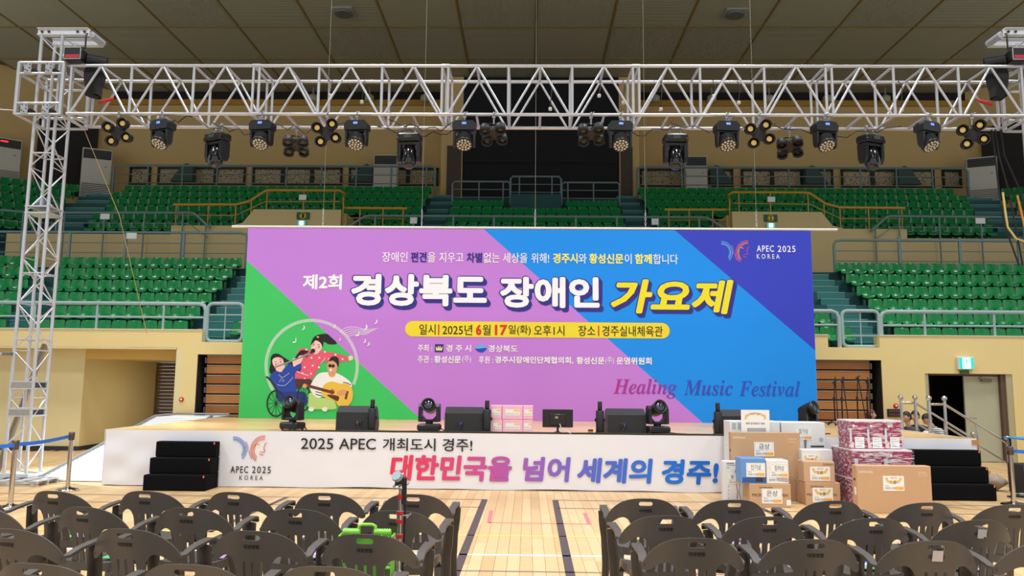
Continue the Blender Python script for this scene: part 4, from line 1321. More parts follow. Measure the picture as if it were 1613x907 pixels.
# ================================================================== TRUSS, TOWERS, HANGING LAMPS
TZ0, TZ1, TY0, TY1 = 6.075, 6.915, 12.38, 13.06
XL, XR = -7.76, 8.12
truss = thing('lighting_truss', 'long aluminium box truss spanning above the stage between two towers', 'truss', (0.13, 12.7, 6.1))
ch = MB().cyl((XL, 0, 0), (XR, 0, 0), 0.027, n=12).mesh('chord', ALU)
for y in (TY0, TY1):
    for z in (TZ0, TZ1):
        link('chord', ch, truss, (-0.13, y - 12.7, z - 6.1))
NB = 15
bw = (XR - XL) / NB
hh = TZ1 - TZ0


def tubemesh(name, p, r=0.020, n=8):
    return MB().cyl((0, 0, 0), p, r, n=n).mesh(name, ALU)


up_m = tubemesh('upright', (0, 0, hh), 0.024)
dl_m = tubemesh('diagonal', (bw / 2 - 0.05, 0, hh))
dr_m = tubemesh('diagonal', (-bw / 2 + 0.05, 0, hh))
cr_m = tubemesh('cross_brace', (0, TY1 - TY0, 0), 0.022)


def tl(name, me, x, y, z):
    link(name, me, truss, (x - 0.13, y - 12.7, z - 6.1))


for k in range(NB + 1):
    x = XL + bw * k
    offs = (0,) if k % 3 else ((-0.05, 0.05) if 0 < k < NB else ((0.03,) if k == 0 else (-0.03,)))
    for o_ in offs:
        for y in (TY0, TY1):
            tl('upright', up_m, x + o_, y, TZ0)
        for z in (TZ0, TZ1):
            tl('cross_brace', cr_m, x + o_, TY0, z)
    if k % 3 == 0 and 0 < k < NB:
        for y in (TY0, TY1):
            for z in (TZ0, TZ1):
                MB().cyl((x - 0.07, y, z), (x + 0.07, y, z), 0.034, n=12).build('coupler', ALU, truss)
    if k < NB:
        e = 0.10
        for y in (TY0, TY1):
            tl('diagonal', dl_m, x + 0.05, y, TZ0)
            tl('diagonal', dr_m, x + bw - 0.05, y, TZ0)
        for z in (TZ0, TZ1):
            tl('cross_brace', cr_m, x + bw / 2, TY0, z)

WOODG = mat('pale_pallet_steel', (186, 186, 184), 0.5, 0.3)


def tower(cx, side, sgn):
    """square truss tower at x=cx; sgn=+1 left tower, -1 right tower (mirrored)"""
    t = thing('truss_tower', 'square aluminium truss tower carrying the %s end of the lighting truss' % side, 'tower', (cx, 12.78, 0))
    w, y0, y1, H = 0.36, 12.56, 12.93, 7.56
    X = lambda d: cx + sgn * d
    for dx in (-w / 2, w / 2):
        for y in (y0, y1):
            MB().cyl((X(dx), y, 0.14), (X(dx), y, H), 0.027, n=12).build('leg', ALU, t)
    lv = [0.20 + 0.385 * k for k in range(20)]
    fc = (((-w / 2, y0), (w / 2, y0)), ((w / 2, y0), (w / 2, y1)), ((w / 2, y1), (-w / 2, y1)), ((-w / 2, y1), (-w / 2, y0)))
    for k, z in enumerate(lv):
        for n, (a, b) in enumerate(fc):
            if k + 1 < len(lv) and (n < 2 or 2.2 < z < 6):
                za, zb = (z + .02, lv[k + 1] - .02) if (k + n) % 2 else (lv[k + 1] - .02, z + .02)
                MB().cyl((X(a[0]), a[1], za), (X(b[0]), b[1], zb), 0.0115, n=6).build('diagonal', ALU, t)
            if k % 2 == n % 2 and n in (1, 3):
                MB().cyl((X(a[0]), a[1], z), (X(b[0]), b[1], z), 0.010, n=6).build('rung', ALU, t)
    for z in (2.30, 3.40, 5.45):
        for (a, b) in fc:
            MB().cyl((X(a[0]), a[1], z), (X(b[0]), b[1], z), 0.014, n=6).build('rung', ALU, t)
    # joint frames
    for z in (1.06, 1.50, 4.42):
        for dz in (0, 0.11):
            f = MB()
            MB().box((cx, 12.745, z + dz), (w + 0.05, w + 0.06, 0.025)).build('joint_plate', ALU, t)
        for y in (y0 - 0.02, y1 + 0.02):
            if z < 2:
                MB().box((cx, y, z + 0.055), (w - 0.02, 0.01, 0.09)).build('joint_side', mat('worn_aluminium', (168, 164, 158), 0.5, 0.5, var=0.2, vs=20), t)
    # head beam with chain roller
    hb = MB()
    for y in (12.58, 13.0):
        hb.box((X(0.18), y, 7.60), (0.88, 0.04, 0.10)).box((X(0.18), y, 7.66), (0.88, 0.10, 0.012)).box((X(0.18), y, 7.545), (0.88, 0.10, 0.012))
    hb.build('head_beam', mat('white_head_beam', (222, 222, 224), 0.4, 0.1), t)['kind'] = 'stuff'
    for dx in (-0.18, -0.06, 0.44, 0.56):
        MB().cyl((X(dx), 12.555, 7.60), (X(dx), 12.54, 7.60), 0.022, n=8).build('bolt', BLACKM, t)
    MB().cyl((X(0.64), 12.62, 7.58), (X(0.64), 12.98, 7.58), 0.06, n=12).build('chain_roller', ALU, t)
    # base plate
    MB().box((cx, 12.745, 0.115), (0.52, 0.52, 0.05)).build('base_plate', ALU, t)
    # sleeve block round the tower at truss height
    s = thing('truss_sleeve', 'square aluminium sleeve block clasping the %s tower' % side, 'truss', (cx, 12.72, 6.07))
    sx, sy0, sy1 = 0.80, 12.34, 13.10
    x0, x1 = X(-0.37), X(0.39)
    for x in (x0, x1):
        for y in (sy0, sy1):
            MB().box((x, y, 6.50), (0.05, 0.05, 0.92)).build('upright', ALU, s)
    for z in (6.05, 6.24, 6.76, 6.95):
        for y in (sy0, sy1):
            MB().cyl((x0, y, z), (x1, y, z), 0.025, n=8).build('rail', ALU, s)
        for x in (x0, x1):
            MB().cyl((x, sy0, z), (x, sy1, z), 0.025, n=8).build('rail', ALU, s)
    for z in (6.145, 6.855):
        for dx in (-0.21, 0.15):
            MB().box((X(dx), sy0 - 0.03, z), (0.12, 0.012, 0.20), bev=0.004).build('roller_plate', mat('plate_grey', (180, 182, 186), 0.4, 0.3), s)
            for (a, b) in ((-.03, .06), (.035, .05), (-.035, -.04), (.0, -.06), (.035, -.01)):
                MB().cyl((X(dx + a), sy0 - 0.035, z + b), (X(dx + a), sy0 - 0.045, z + b), 0.010, n=6).build('bolt', BLACKM, s)
            MB().cyl((X(dx), 12.46, z), (X(dx) , 12.56, z), 0.05, n=12).build('roller', BLACKP, s)
    # pallet-like ballast frame under the tower
    p = thing('tower_footing', 'low grey steel footing frame under the %s tower' % side, 'footing', (cx, 12.75, 0))
    for k in range(5):
        MB().box((X(-0.42 + 0.25 * k), 12.70 if k < 3 else 12.42, 0.075), (0.14, 1.2 if k < 3 else 0.62, 0.018)).build('deck_bar', WOODG, p)
    for y in (12.15, 12.42, 12.68):
        MB().box((X(0.06), y, 0.05), (1.16, 0.05, 0.03)).box((X(0.06), y, 0.012), (1.16, 0.05, 0.02)).build('stringer', WOODG, p)['kind'] = 'stuff'
        for dx in (-0.46, -0.15, 0.2, 0.58):
            MB().box((X(dx), y, 0.033), (0.04, 0.06, 0.05)).build('spacer', WOODG, p)
    # chain hoist
    h = thing('chain_hoist', 'black electric chain hoist with red label at the %s end of the truss' % side, 'hoist', (X(0.64), 12.72, 6.9))
    hx, hy = X(0.60), 12.46
    MB().box((hx - sgn * 0.06, hy, 7.10), (0.30, 0.32, 0.21), bev=0.03).build('gearbox', BLACKP, h)
    MB().box((hx - sgn * 0.06, hy - 0.166, 7.10), (0.28, 0.01, 0.19)).build('name_plate', mat('hoist_plate_black', (32, 30, 34), 0.4), h)
    MB().box((hx - sgn * 0.06, hy - 0.173, 7.045), (0.24, 0.006, 0.06)).build('red_band', mat('hoist_red', (190, 44, 60), 0.4), h)
    q = MB()
    for (a, b, c, d) in ((-.145, .145, .095, .105), (-.145, .145, -.105, -.095), (-.145, -.135, -.1, .1), (.135, .145, -.1, .1)):
        q.box((hx - sgn * 0.06 + (a + b) / 2, hy - 0.172, 7.10 + (c + d) / 2), (b - a, 0.008, d - c))
    q.build('plate_rim', ALU, h)
    MB().cyl((hx + sgn * 0.08, hy + 0.05, 7.08), (hx + sgn * 0.36, hy + 0.16, 7.06), 0.10, n=14).build('motor', BLACKP, h)
    MB().tube([(hx - sgn * 0.2, hy, 7.20), (hx - sgn * 0.16, hy, 7.27), (hx + sgn * 0.02, hy, 7.27), (hx + sgn * 0.06, hy, 7.20)], 0.018, 8).build('lifting_eye', BLACKM, h)
    chn = MB().tube([(hx + sgn * 0.05, hy, 7.2 + 0.08 * k) for k in range(5)] + [(hx + sgn * 0.02, 12.55, 7.56)], 0.014, 6)
    chn.build('chain', mat('oiled_chain', (44, 36, 30), 0.5, 0.4), h)
    b = MB()
    b.grid(lambda u, v: V((hx + sgn * 0.20 + 0.155 * (0.72 + 0.28 * math.sin(PI * min(1, v * 1.25 + .15))) * math.copysign(abs(math.cos(2 * PI * u)) ** 0.6, math.cos(2 * PI * u)), hy + 0.09 + 0.14 * math.copysign(abs(math.sin(2 * PI * u)) ** 0.6, math.sin(2 * PI * u)) * (0.8 + 0.2 * math.sin(PI * v)), 6.96 - 0.52 * v + 0.012 * math.sin(12 * u + 9 * v))), 24, 12)
    b.add([(hx + sgn * 0.20 + 0.10 * math.cos(2 * PI * k / 12), hy + 0.09 + 0.10 * math.sin(2 * PI * k / 12), 6.438) for k in range(12)], [tuple(range(12))])
    b.build('chain_bag', mat('black_canvas', (26, 26, 28), 0.9, bump=0.2, bs=30), h)
    st = MB().tube([(hx + sgn * 0.24, hy + 0.2, 6.36), (hx + sgn * 0.30, hy + 0.24, 6.41), (hx + sgn * 0.37, hy + 0.3, 6.46), (hx + sgn * 0.42, hy + .34, 6.52)], [0.02, 0.035, 0.03, 0.015], 8)
    tag(st.build('red_strap', mat('red_strap', (196, 40, 44), 0.6)), 'red ratchet strap end hanging inside the truss beside the %s hoist' % side, 'strap')


tower(-8.23, 'left', 1)
tower(8.60, 'right', -1)
# leaning dark pole and outrigger of the left tower
tag(MB().cyl((-8.95, 13.15, 0.0), (-8.28, 13.15, 2.25), 0.05, n=10).build('leaning_pole', mat('grey_brown_tube', (132, 118, 104), 0.45, 0.4)), 'grey brown tube leaning against the back of the left tower', 'pole')
o = thing('outrigger_brace', 'slanted aluminium outrigger tube clamped to the left tower leg', 'brace', (-8.6, 12.5, 0))
MB().tube([(-8.45, 12.50, 2.06), (-8.62, 12.48, 2.06), (-9.7, 12.2, 0.0)], 0.025, 8).build('tube', ALU, o)
MB().box((-8.48, 12.50, 2.06), (0.14, 0.09, 0.05), bev=0.008).build('clamp', mat('clamp_grey', (120, 120, 122), 0.4, 0.6), o)
tag(MB().tube([(-8.62, 12.36, 6.12), (-11, 11.8, 6.1), (-15, 11.0, 6.08)], 0.008, 6).build('guy_wire', mat('pale_wire', (190, 186, 176), 0.5, 0.5)), 'thin guy wire running left from the left sleeve block', 'wire')
tag(MB().tube([(-7.83, 13.05, 6.0), (-7.4, 13.6, 4.6), (-7.15, 13.9, 3.3), (-7.0, 14.1, 2.5)], 0.006, 5).build('guy_wire', mat('straw_cord', (186, 160, 90), 0.6)), 'thin straw coloured cord hanging from the left tower', 'cord')

# ---- hanging lamps: origin at the underside of the chord
CLAMP = mat('zinc_clamp', (176, 176, 178), 0.35, 0.7)
LEDC = mat('warm_led_lens', (216, 204, 180), 0.3, emit=(255, 236, 204), es=0.05)
COBY = mat('yellow_led_chip', (232, 200, 120), 0.4, emit=(255, 210, 130), es=0.10)
HEADM = mat('glossy_black_shell', (22, 23, 26), 0.12, spec=0.7)


def clamp(t, drop=0.10):
    c = MB()
    c.tube([(0, 0.0 + 0.036 * math.cos(a), 0.027 + 0.036 * math.sin(a)) for a in [2 * PI * k / 10 for k in range(10)]], 0.012, 6, closed=True)
    c.box((0, 0, -0.02), (0.05, 0.05, 0.03)).cyl((0, 0, -0.02), (0, 0, -drop), 0.014, n=8).cyl((0.0, -0.04, 0.03), (0.05, -0.07, 0.05), 0.010, n=6)
    c.build('clamp', CLAMP, t)


def wash_head():
    t = thing('wash_moving_head', 'x', 'stage light', (0, 0, 0), 'wash heads with honeycomb lens hanging from the truss')
    clamp(t)
    b = MB().prism([(-0.19, -0.10), (0.19, -0.10), (0.20, 0.0), (0.15, 0.06), (-0.15, 0.06), (-0.20, 0.0)], -0.09, 0.11, Matrix(((1, 0, 0, 0), (0, 0, 1, 0), (0, 1, 0, -0.16), (0, 0, 0, 1)))).build('base', BLACKP, t)
    MB().box((0.0, -0.094, -0.15), (0.07, 0.008, 0.035)).build('display', mat('blue_display', (70, 120, 255), 0.3, emit=(120, 150, 255), es=1.0), b)
    y = MB()
    y.box((0, 0, -0.275), (0.36, 0.12, 0.03), bev=0.01)
    for s in (-1, 1):
        y.prism([(-0.07, 0), (0.07, 0), (0.055, -0.2), (0.02, -0.26), (-0.02, -0.26), (-0.055, -0.2)], 0, 0.035, Matrix(((0, 0, 1, s * 0.165 - 0.0175), (1, 0, 0, 0), (0, 1, 0, -0.27), (0, 0, 0, 1))))
    y.build('yoke', BLACKP, t)
    tilt = Matrix.Rotation(R(148), 3, 'X')   # lens axis points towards the hall and down
    hd = MB().lathe([(0.05, -0.15), (0.10, -0.13), (0.125, -0.05), (0.135, 0.06), (0.14, 0.10), (0.128, 0.105)], (0, 0, -0.42), 24, mtx=tilt).build('head', BLACKP, t)
    fn = MB()
    for k in range(7):
        fn.lathe([(0.137, -0.06 + .018 * k), (0.141, -0.054 + .018 * k), (0.137, -0.048 + .018 * k)], (0, 0, -0.42), 24, mtx=tilt)
    fn.build('cooling_fins', BLACKM, hd)['kind'] = 'stuff'
    l = MB()
    for (r, n, a0) in ((0, 1, 0), (0.052, 6, 0), (0.1, 12, 15)):
        for k in range(n):
            a = R(a0) + 2 * PI * k / n
            p = tilt @ V((r * math.cos(a), r * math.sin(a), 0.104))
            l.lathe([(0.0195, 0), (0.0195, 0.008), (0.011, 0.013), (0.001, 0.014)], (p.x, p.y, p.z - 0.42), 6, mtx=tilt)
    l.build('lens_honeycomb', LEDC, hd)['kind'] = 'stuff'
    return t


def beam_head():
    t = thing('beam_moving_head', 'x', 'stage light', (0, 0, 0), 'glossy beam heads hanging from the rear chord')
    for x in (-0.08, 0.08):
        c = MB().tube([(x, 0.036 * math.cos(a), 0.027 + 0.036 * math.sin(a)) for a in [2 * PI * k / 10 for k in range(10)]], 0.012, 6, closed=True)
        c.cyl((x, 0, -0.01), (x, 0, -0.08), 0.016, n=8).build('clamp', CLAMP, t)
    b = MB().box((0, 0, -0.15), (0.36, 0.26, 0.13), bev=0.03)
    b.box((-0.15, -0.09, -0.19), (0.06, 0.08, 0.06), bev=0.01).box((0.15, -0.09, -0.19), (0.06, 0.08, 0.06), bev=0.01).build('base', BLACKP, t)
    MB().box((0.0, -0.133, -0.15), (0.12, 0.008, 0.05)).build('display', mat('unlit_display', (60, 80, 80), 0.2), t)
    y = MB().box((0, 0, -0.245), (0.34, 0.16, 0.05), bev=0.01)
    for s in (-1, 1):
        y.prism([(-0.09, 0), (0.09, 0), (0.085, -0.22), (0.05, -0.30), (-0.05, -0.30), (-0.085, -0.22)], 0, 0.055, Matrix(((0, 0, 1, s * 0.15 - 0.0275), (1, 0, 0, 0), (0, 1, 0, -0.23), (0, 0, 0, 1))))
    y.build('yoke', BLACKP, t)
    tilt = Matrix.Rotation(R(170), 3, 'X')
    MB().lathe([(0.03, -0.17), (0.085, -0.15), (0.112, -0.06), (0.115, 0.05), (0.108, 0.13), (0.085, 0.18), (0.06, 0.20), (0.02, 0.205), (0.001, 0.205)], (0, -0.01, -0.43), 24, mtx=tilt).build('head', HEADM, t)
    MB().cyl((-0.13, 0, -0.43), (0.13, 0, -0.43), 0.03, n=10).build('tilt_axle', BLACKM, t)
    return t


def four_lamp(tilt_deg, group, name='four_lamp_blinder', yoke=False):
    t = thing(name, 'x', 'stage light', (0, 0, 0), group)
    tilt = Matrix.Rotation(R(90 + tilt_deg), 3, 'X') @ Matrix.Rotation(R(14 if not yoke else 6), 3, 'Z')
    cz = -0.30
    clamp(t, 0.14)
    if yoke:
        MB().tube([(-0.075, 0.02, -0.27), (-0.075, 0.0, -0.13), (0.075, 0.0, -0.13), (0.075, 0.02, -0.27)], 0.014, 8).build('yoke', BLACKM, t)
    else:
        MB().tube([(-0.03, 0.06, -0.26), (0, 0.02, -0.12), (0.03, 0.06, -0.26)], 0.012, 8).build('yoke', BLACKM, t)
    arm = [(-.15, -.07), (-.07, -.15), (0, -.10), (.07, -.15), (.15, -.07), (.10, 0), (.15, .07), (.07, .15), (0, .10), (-.07, .15), (-.15, .07), (-.10, 0)]
    M4 = Matrix.Translation((0, 0, cz)) @ tilt.to_4x4()
    MB().prism(arm, -0.05, 0.03, M4).build('cross_plate', mat('dark_brown_plate', (40, 30, 30), 0.6), t)
    for (x, y) in ((-.128, -.118), (.128, -.118), (-.128, .118), (.128, .118)):
        p = tilt @ V((x, y, 0))
        c = (p.x, p.y, p.z + cz)
        cn = MB().lathe([(0.05, -0.07), (0.078, -0.06), (0.088, 0.0), (0.092, 0.08), (0.082, 0.08), (0.076, 0.04)], c, 20, mtx=tilt).build('lamp_can', BLACKM, t)
        MB().lathe([(0.078, 0.042), (0.046, 0.03), (0.002, 0.03)], c, 20, mtx=tilt).build('reflector', mat('bronze_reflector', (120, 92, 60), 0.3, 0.6), cn)
        if not yoke:
            MB().lathe([(0.05, 0.034), (0.045, 0.044), (0.002, 0.046)], c, 16, mtx=tilt).build('led_chip', COBY, cn)
        else:
            MB().lathe([(0.07, 0.044), (0.002, 0.044)], c, 16, mtx=tilt).build('lens', GLASSY, cn)
    return t


def hang(proto, first, x, y, z, rz, label, tilt=None):
    o = proto if first else dup(proto, None)
    o.location = (x, y, z)
    o.rotation_euler = (0, 0, R(rz))
    o['label'] = label
    if 'beam' in label:
        o.scale = (1.12, 1.12, 1.12)
    return o


ZB = TZ0 - 0.027
W = wash_head()
for n, (px_, rz, tail) in enumerate(((257, -22, 'beside the leftmost four lamp blinder'), (414, -8, 'left of the first dark par cluster'), (563, -6, 'right of the second four lamp blinder'), (732, 0, 'just left of the truss middle'), (977, 2, 'just right of the truss middle'), (1144, 6, 'left of the third four lamp blinder'), (1298, 12, 'right of the fourth dark par cluster'), (1460, 24, 'left of the rightmost four lamp blinder'))):
    hang(W, n == 0, on(px_, 185, TY0)[0], TY0, ZB, rz, 'black wash moving head with honeycomb lens, ' + tail)
Bm = beam_head()
for n, (px_, rz, tail) in enumerate(((344, -25, 'far left of the truss'), (646, -4, 'left of the dark screen'), (1063, 2, 'right of the dark screen'), (1370, 20, 'far right of the truss'))):
    hang(Bm, n == 0, on(px_, 205, TY1)[0], TY1, ZB, rz, 'black beam moving head with glossy egg shaped head, ' + tail)
F = four_lamp(8, 'four lamp blinders facing the hall')
for n, (px_, rz, tail) in enumerate(((188, 0, 'at the left end of the truss'), (516, 0, 'left of the dark screen'), (1195, -2, 'right of the dark screen'), (1530, -14, 'at the right end of the truss'))):
    hang(F, n == 0, on(px_, 183, TY0)[0], TY0, ZB, rz, 'four lamp blinder with yellow chips, ' + tail)
K = four_lamp(62, 'dark par clusters turned down from the rear chord', 'four_lamp_cluster', True)
for n, (px_, rz, tail) in enumerate(((463, 18, 'between the left wash heads'), (780, 0, 'before the left half of the dark screen'), (927, 0, 'before the right half of the dark screen'), (1248, -12, 'between the right wash heads'))):
    hang(K, n == 0, on(px_, 200, 12.9)[0], TY0 if n in (1, 2) else TY1, ZB, rz, 'dark cluster of four par cans turned downward, ' + tail)

# ---- cables slung along the truss and hanging down
rnd = random.Random(3)
for n, (x0, x1, y, lab) in enumerate(((-5.5, -4.4, 12.9, 'between the left beam head and wash head'), (-4.5, -3.2, 12.8, 'left of the first par cluster'), (-2.7, -0.9, 13.0, 'right of the second blinder'), (-2.4, -1.0, 12.7, 'above the left beam head'), (0.9, 2.6, 12.95, 'left of the right beam head'), (2.4, 4.2, 12.8, 'above the third blinder'), (4.2, 6.4, 12.95, 'above the right beam head'), (-6.6, -5.6, 12.45, 'beside the leftmost blinder'))):
    pts = [(x0 + (x1 - x0) * k / 14, y + 0.05 * math.sin(k), 6.10 - 0.16 * math.sin(PI * k / 14) * (1 + 0.4 * math.sin(k * 1.9 + n))) for k in range(15)]
    tag(MB().tube(pts, 0.009, 5).build('lamp_cable', CABLE), 'thin black cable sagging under the truss, ' + lab, 'cable')
for n, px_ in enumerate((520, 571, 868, 945, 983, 1042, 1126, 1165, 1421)):
    x = on(px_, 130, 12.9)[0]
    t = thing('hanging_plug', 'short black cable with pale plug hanging inside the truss, %s from the left' % ORD[n], 'plug', (x, 12.9, 6.9), 'plugs hanging from the top chords')
    l = 0.25 + 0.12 * ((n * 7) % 3)
    MB().tube([(x, 13.03, 6.93), (x + .02, 12.95, 6.8), (x - .01, 12.95, 6.9 - l)], 0.008, 5).build('cable', CABLE, t)
    MB().box((x - .01, 12.95, 6.87 - l), (0.06, 0.05, 0.06), bev=0.012).build('plug', mat('pale_plug', (206, 200, 190), 0.5), t)
for n, (dx, lab) in enumerate(((0, 'left one'), (0.06, 'middle one'), (0.15, 'right one'))):
    x = on(1562, 205, 13.0)[0] + dx
    tag(MB().tube([(x, 13.0, 6.05), (x + .03, 13.0, 5.6), (x + 0.05 + .25 * n * .4, 13.0, 5.0), (x + 0.10 + .25 * n * .5, 13.0, 4.4), (x + .3, 13.0, 3.7)], 0.014, 6).build('drop_cable', CABLE), 'black cable dropping from the right end of the truss, ' + lab, 'cable')
x = on(1583, 325, 13.0)[0]
tag(MB().tube([(x - .02, 13.0, 4.95), (x, 13.0, 4.6), (x + .02, 13.0, 4.35), (x + .15, 13.0, 4.15), (x + .45, 13.0, 4.05)], 0.018, 8).build('yellow_hose', mat('straw_hose', (226, 204, 120), 0.5)), 'straw yellow hose curving beside the right tower cables', 'hose')
tag(MB().tube([(x + .22, 13.0, 4.9), (x + .3, 13.0, 4.4), (x + .42, 13.0, 3.9)], 0.016, 8).build('orange_strap', mat('orange_strap', (222, 150, 60), 0.6)), 'orange strap hanging at the right edge beside the yellow hose', 'strap')

# ================================================================== THINGS ON THE STAGE
BLKV = mat('black_vinyl', (30, 30, 33), 0.55, bump=0.08, bs=160)


def floor_head(x, y, rz, tilt, label, first=None):
    """moving head standing on the deck, lens towards the hall"""
    t = thing('floor_moving_head', label, 'stage light', (0, 0, 0), 'moving heads standing on the stage')
    b = MB().box((0, 0, 0.075), (0.36, 0.26, 0.11), bev=0.025)
    for sx in (-.13, .13):
        for sy in (-.09, .09):
            b.cyl((sx, sy, 0), (sx, sy, 0.03), 0.02, n=8)
    b.build('base', BLACKP, t)
    MB().cyl((0, 0, 0.13), (0, 0, 0.165), 0.06, n=16).build('pan_bearing', BLACKM, t)
    yk = MB().box((0, 0, 0.18), (0.32, 0.15, 0.04), bev=0.012)
    for s in (-1, 1):
        yk.prism([(-0.08, 0), (0.08, 0), (0.07, 0.24), (0.035, 0.29), (-0.035, 0.29), (-0.07, 0.24)], 0, 0.05, Matrix(((0, 0, 1, s * 0.145 - 0.025), (1, 0, 0, 0), (0, 1, 0, 0.165), (0, 0, 0, 1))))
    for s in (-1, 1):
        yk.prism([(0, 0), (0.07, 0), (0, 0.07)], -0.06, 0.06, Matrix(((-s, 0, 0, s * 0.125), (0, 0, 1, 0), (0, 1, 0, 0.198), (0, 0, 0, 1))))
    yk.build('yoke', BLACKP, t)
    M3 = Matrix.Rotation(R(tilt), 3, 'X')
    hd = MB().lathe([(0.05, -0.15), (0.09, -0.13), (0.105, -0.04), (0.108, 0.10), (0.112, 0.15), (0.096, 0.152), (0.09, 0.12)], (0, 0, 0.40), 24, mtx=M3).build('head', BLACKP, t)
    MB().lathe([(0.092, 0.118), (0.06, 0.138), (0.002, 0.145)], (0, 0, 0.40), 24, mtx=M3).build('lens', GLASSY, hd)
    MB().tube([(0.16, 0.1, 0.06), (0.24, 0.06, 0.02), (0.33, -0.06, 0.012), (0.45, -0.13, 0.012)], 0.009, 6).build('power_lead', CABLE, t)
    t.location = (x, y, HS)
    t.rotation_euler = (0, 0, R(rz))
    return t


floor_head(-3.83, 12.75, -24, 62, 'black floor moving head before the wheelchair picture at the stage left')
floor_head(-1.58, 12.66, -4, 74, 'black floor moving head between the two left wedge monitors')
floor_head(2.09, 12.66, 14, 70, 'black floor moving head right of the third wedge monitor')
floor_head(4.60, 12.95, 40, 68, 'black floor moving head behind the white cartons')


def wedge(x, y, rz, s, label):
    t = thing('wedge_monitor', label, 'speaker', (0, 0, 0), 'wedge monitors along the stage front')
    prof = [(0.0, 0.0), (0.40, 0.0), (0.44, 0.10), (0.30, 0.36), (0.20, 0.40), (0.02, 0.30)]   # y, z : flat back towards the hall
    w = 0.60
    MB().prism(prof, -w / 2, w / 2, Matrix(((0, 0, 1, 0), (1, 0, 0, 0), (0, 1, 0, 0), (0, 0, 0, 1)))).build('cabinet', BLKV, t)
    for e_ in (-1, 1):
        MB().prism([(a * 0.98 + .004, b * .98 + .004) for a, b in prof], 0, 0.012, Matrix(((0, 0, 1, e_ * (w / 2 + 0.006) - 0.006), (1, 0, 0, 0), (0, 1, 0, 0), (0, 0, 0, 1)))).build('end_panel', mat('scuffed_black', (40, 40, 43), 0.6), t)
    MB().prism([(0.435, 0.11), (0.305, 0.345), (0.32, 0.352), (0.45, 0.115)], -w / 2 + .03, w / 2 - .03, Matrix(((0, 0, 1, 0), (1, 0, 0, 0), (0, 1, 0, 0), (0, 0, 0, 1)))).build('grille', BLACKM, t)
    MB().box((0.06 * s, -0.004, 0.135), (0.10, 0.01, 0.075), bev=0.003).build('socket_plate', mat('socket_plate', (46, 44, 46), 0.4, 0.3), t)
    MB().cyl((0.045 * s, -0.005, 0.14), (0.045 * s, -0.03, 0.14), 0.016, n=10).build('red_plug' if s > 0 else 'blue_plug', mat('plug_orange', (200, 84, 40), 0.5) if s > 0 else mat('plug_blue', (50, 90, 220), 0.4), t)
    MB().tube([(0.05 * s, -0.03, 0.14), (0.06 * s, -0.07, 0.10), (0.09 * s, -0.08, 0.03), (0.12 * s, -0.10, 0.012), (0.3 * s, -0.12, 0.012)], 0.009, 6).build('speaker_lead', CABLE, t)
    t.location = (x, y, HS)
    t.rotation_euler = (0, 0, R(rz))


wedge(-2.78, 12.62, 0, 1, 'black wedge monitor at the left, before the green field of the backdrop')
wedge(-1.02, 12.62, 0, -1, 'black wedge monitor before the lilac field, left of the pink cartons')
wedge(1.60, 12.62, 3, -1, 'black wedge monitor right of the flat screen')
wedge(3.42, 12.66, 5, 1, 'black wedge monitor mostly hidden behind the standing poster card')


def stick(x, label):
    t = thing('spark_machine', label, 'stage machine', (x, 12.60, HS), 'black spark columns along the stage front')
    MB().lathe([(0.09, 0), (0.09, 0.015), (0.07, 0.03)], (x, 12.60, HS), 16).build('foot', BLACKM, t)
    MB().lathe([(0.062, 0.02), (0.066, 0.04), (0.066, 0.36), (0.058, 0.37)], (x, 12.60, HS), 20).build('body', BLACKP, t)
    MB().lathe([(0.036, 0.37), (0.036, 0.49), (0.032, 0.515), (0.02, 0.515)], (x, 12.60, HS), 16).build('nozzle_tube', BLACKP, t)
    for k in range(3):
        MB().cyl((x, 12.562, HS + 0.40 + .03 * k), (x, 12.556, HS + 0.40 + .03 * k), 0.009, n=8).build('vent', mat('vent_grey', (70, 70, 72), 0.5), t)
    MB().box((x + 0.075, 12.60, HS + 0.22), (0.02, 0.03, 0.05), bev=0.005).build('side_catch', BLACKM, t)
    MB().box((x - 0.075, 12.60, HS + 0.22), (0.02, 0.03, 0.05), bev=0.005).build('side_catch', BLACKM, t)


for px_, lab in ((586, 'black spark column right of the leftmost wedge monitor'), (767, 'black spark column left of the pink cartons'), (945, 'black spark column left of the third wedge monitor'), (1131, 'black spark column beside the white cartons')):
    stick(on(px_, 670, 12.6)[0], lab)

# flat screen seen from behind
t = thing('flat_screen', 'black flat screen on a pole foot seen from behind at the stage front', 'monitor', (0.47, 12.62, HS))
q = bb(854.5, 644.5, 902.5, 673, 12.62)
MB().box(((q[0] + q[2]) / 2, 12.62, (q[1] + q[3]) / 2), (q[2] - q[0], 0.03, q[3] - q[1]), bev=0.006).build('panel', BLACKP, t)
MB().box(((q[0] + q[2]) / 2, 12.60, (q[1] + q[3]) / 2 - 0.02), (0.26, 0.02, 0.18), bev=0.008).build('rear_cover', mat('screen_back', (28, 24, 24), 0.5), t)
MB().box(((q[0] + q[2]) / 2 - 0.02, 12.588, (q[1] + q[3]) / 2 + 0.015), (0.05, 0.006, 0.035)).build('label_sticker', mat('sticker_grey', (150, 140, 130), 0.6), t)
MB().box(((q[0] + q[2]) / 2 - 0.005, 12.588, (q[1] + q[3]) / 2 + 0.062), (0.085, 0.006, 0.006)).build('maker_strip', mat('sticker_grey', (150, 140, 130), 0.6), t)
MB().cyl(((q[0] + q[2]) / 2, 12.62, HS), ((q[0] + q[2]) / 2, 12.62, q[1] + 0.02), 0.018, n=10).lathe([(0.10, 0), (0.09, 0.012), (0.03, 0.03), (0.02, 0.04)], ((q[0] + q[2]) / 2, 12.62, HS), 16).build('foot', BLACKM, t)
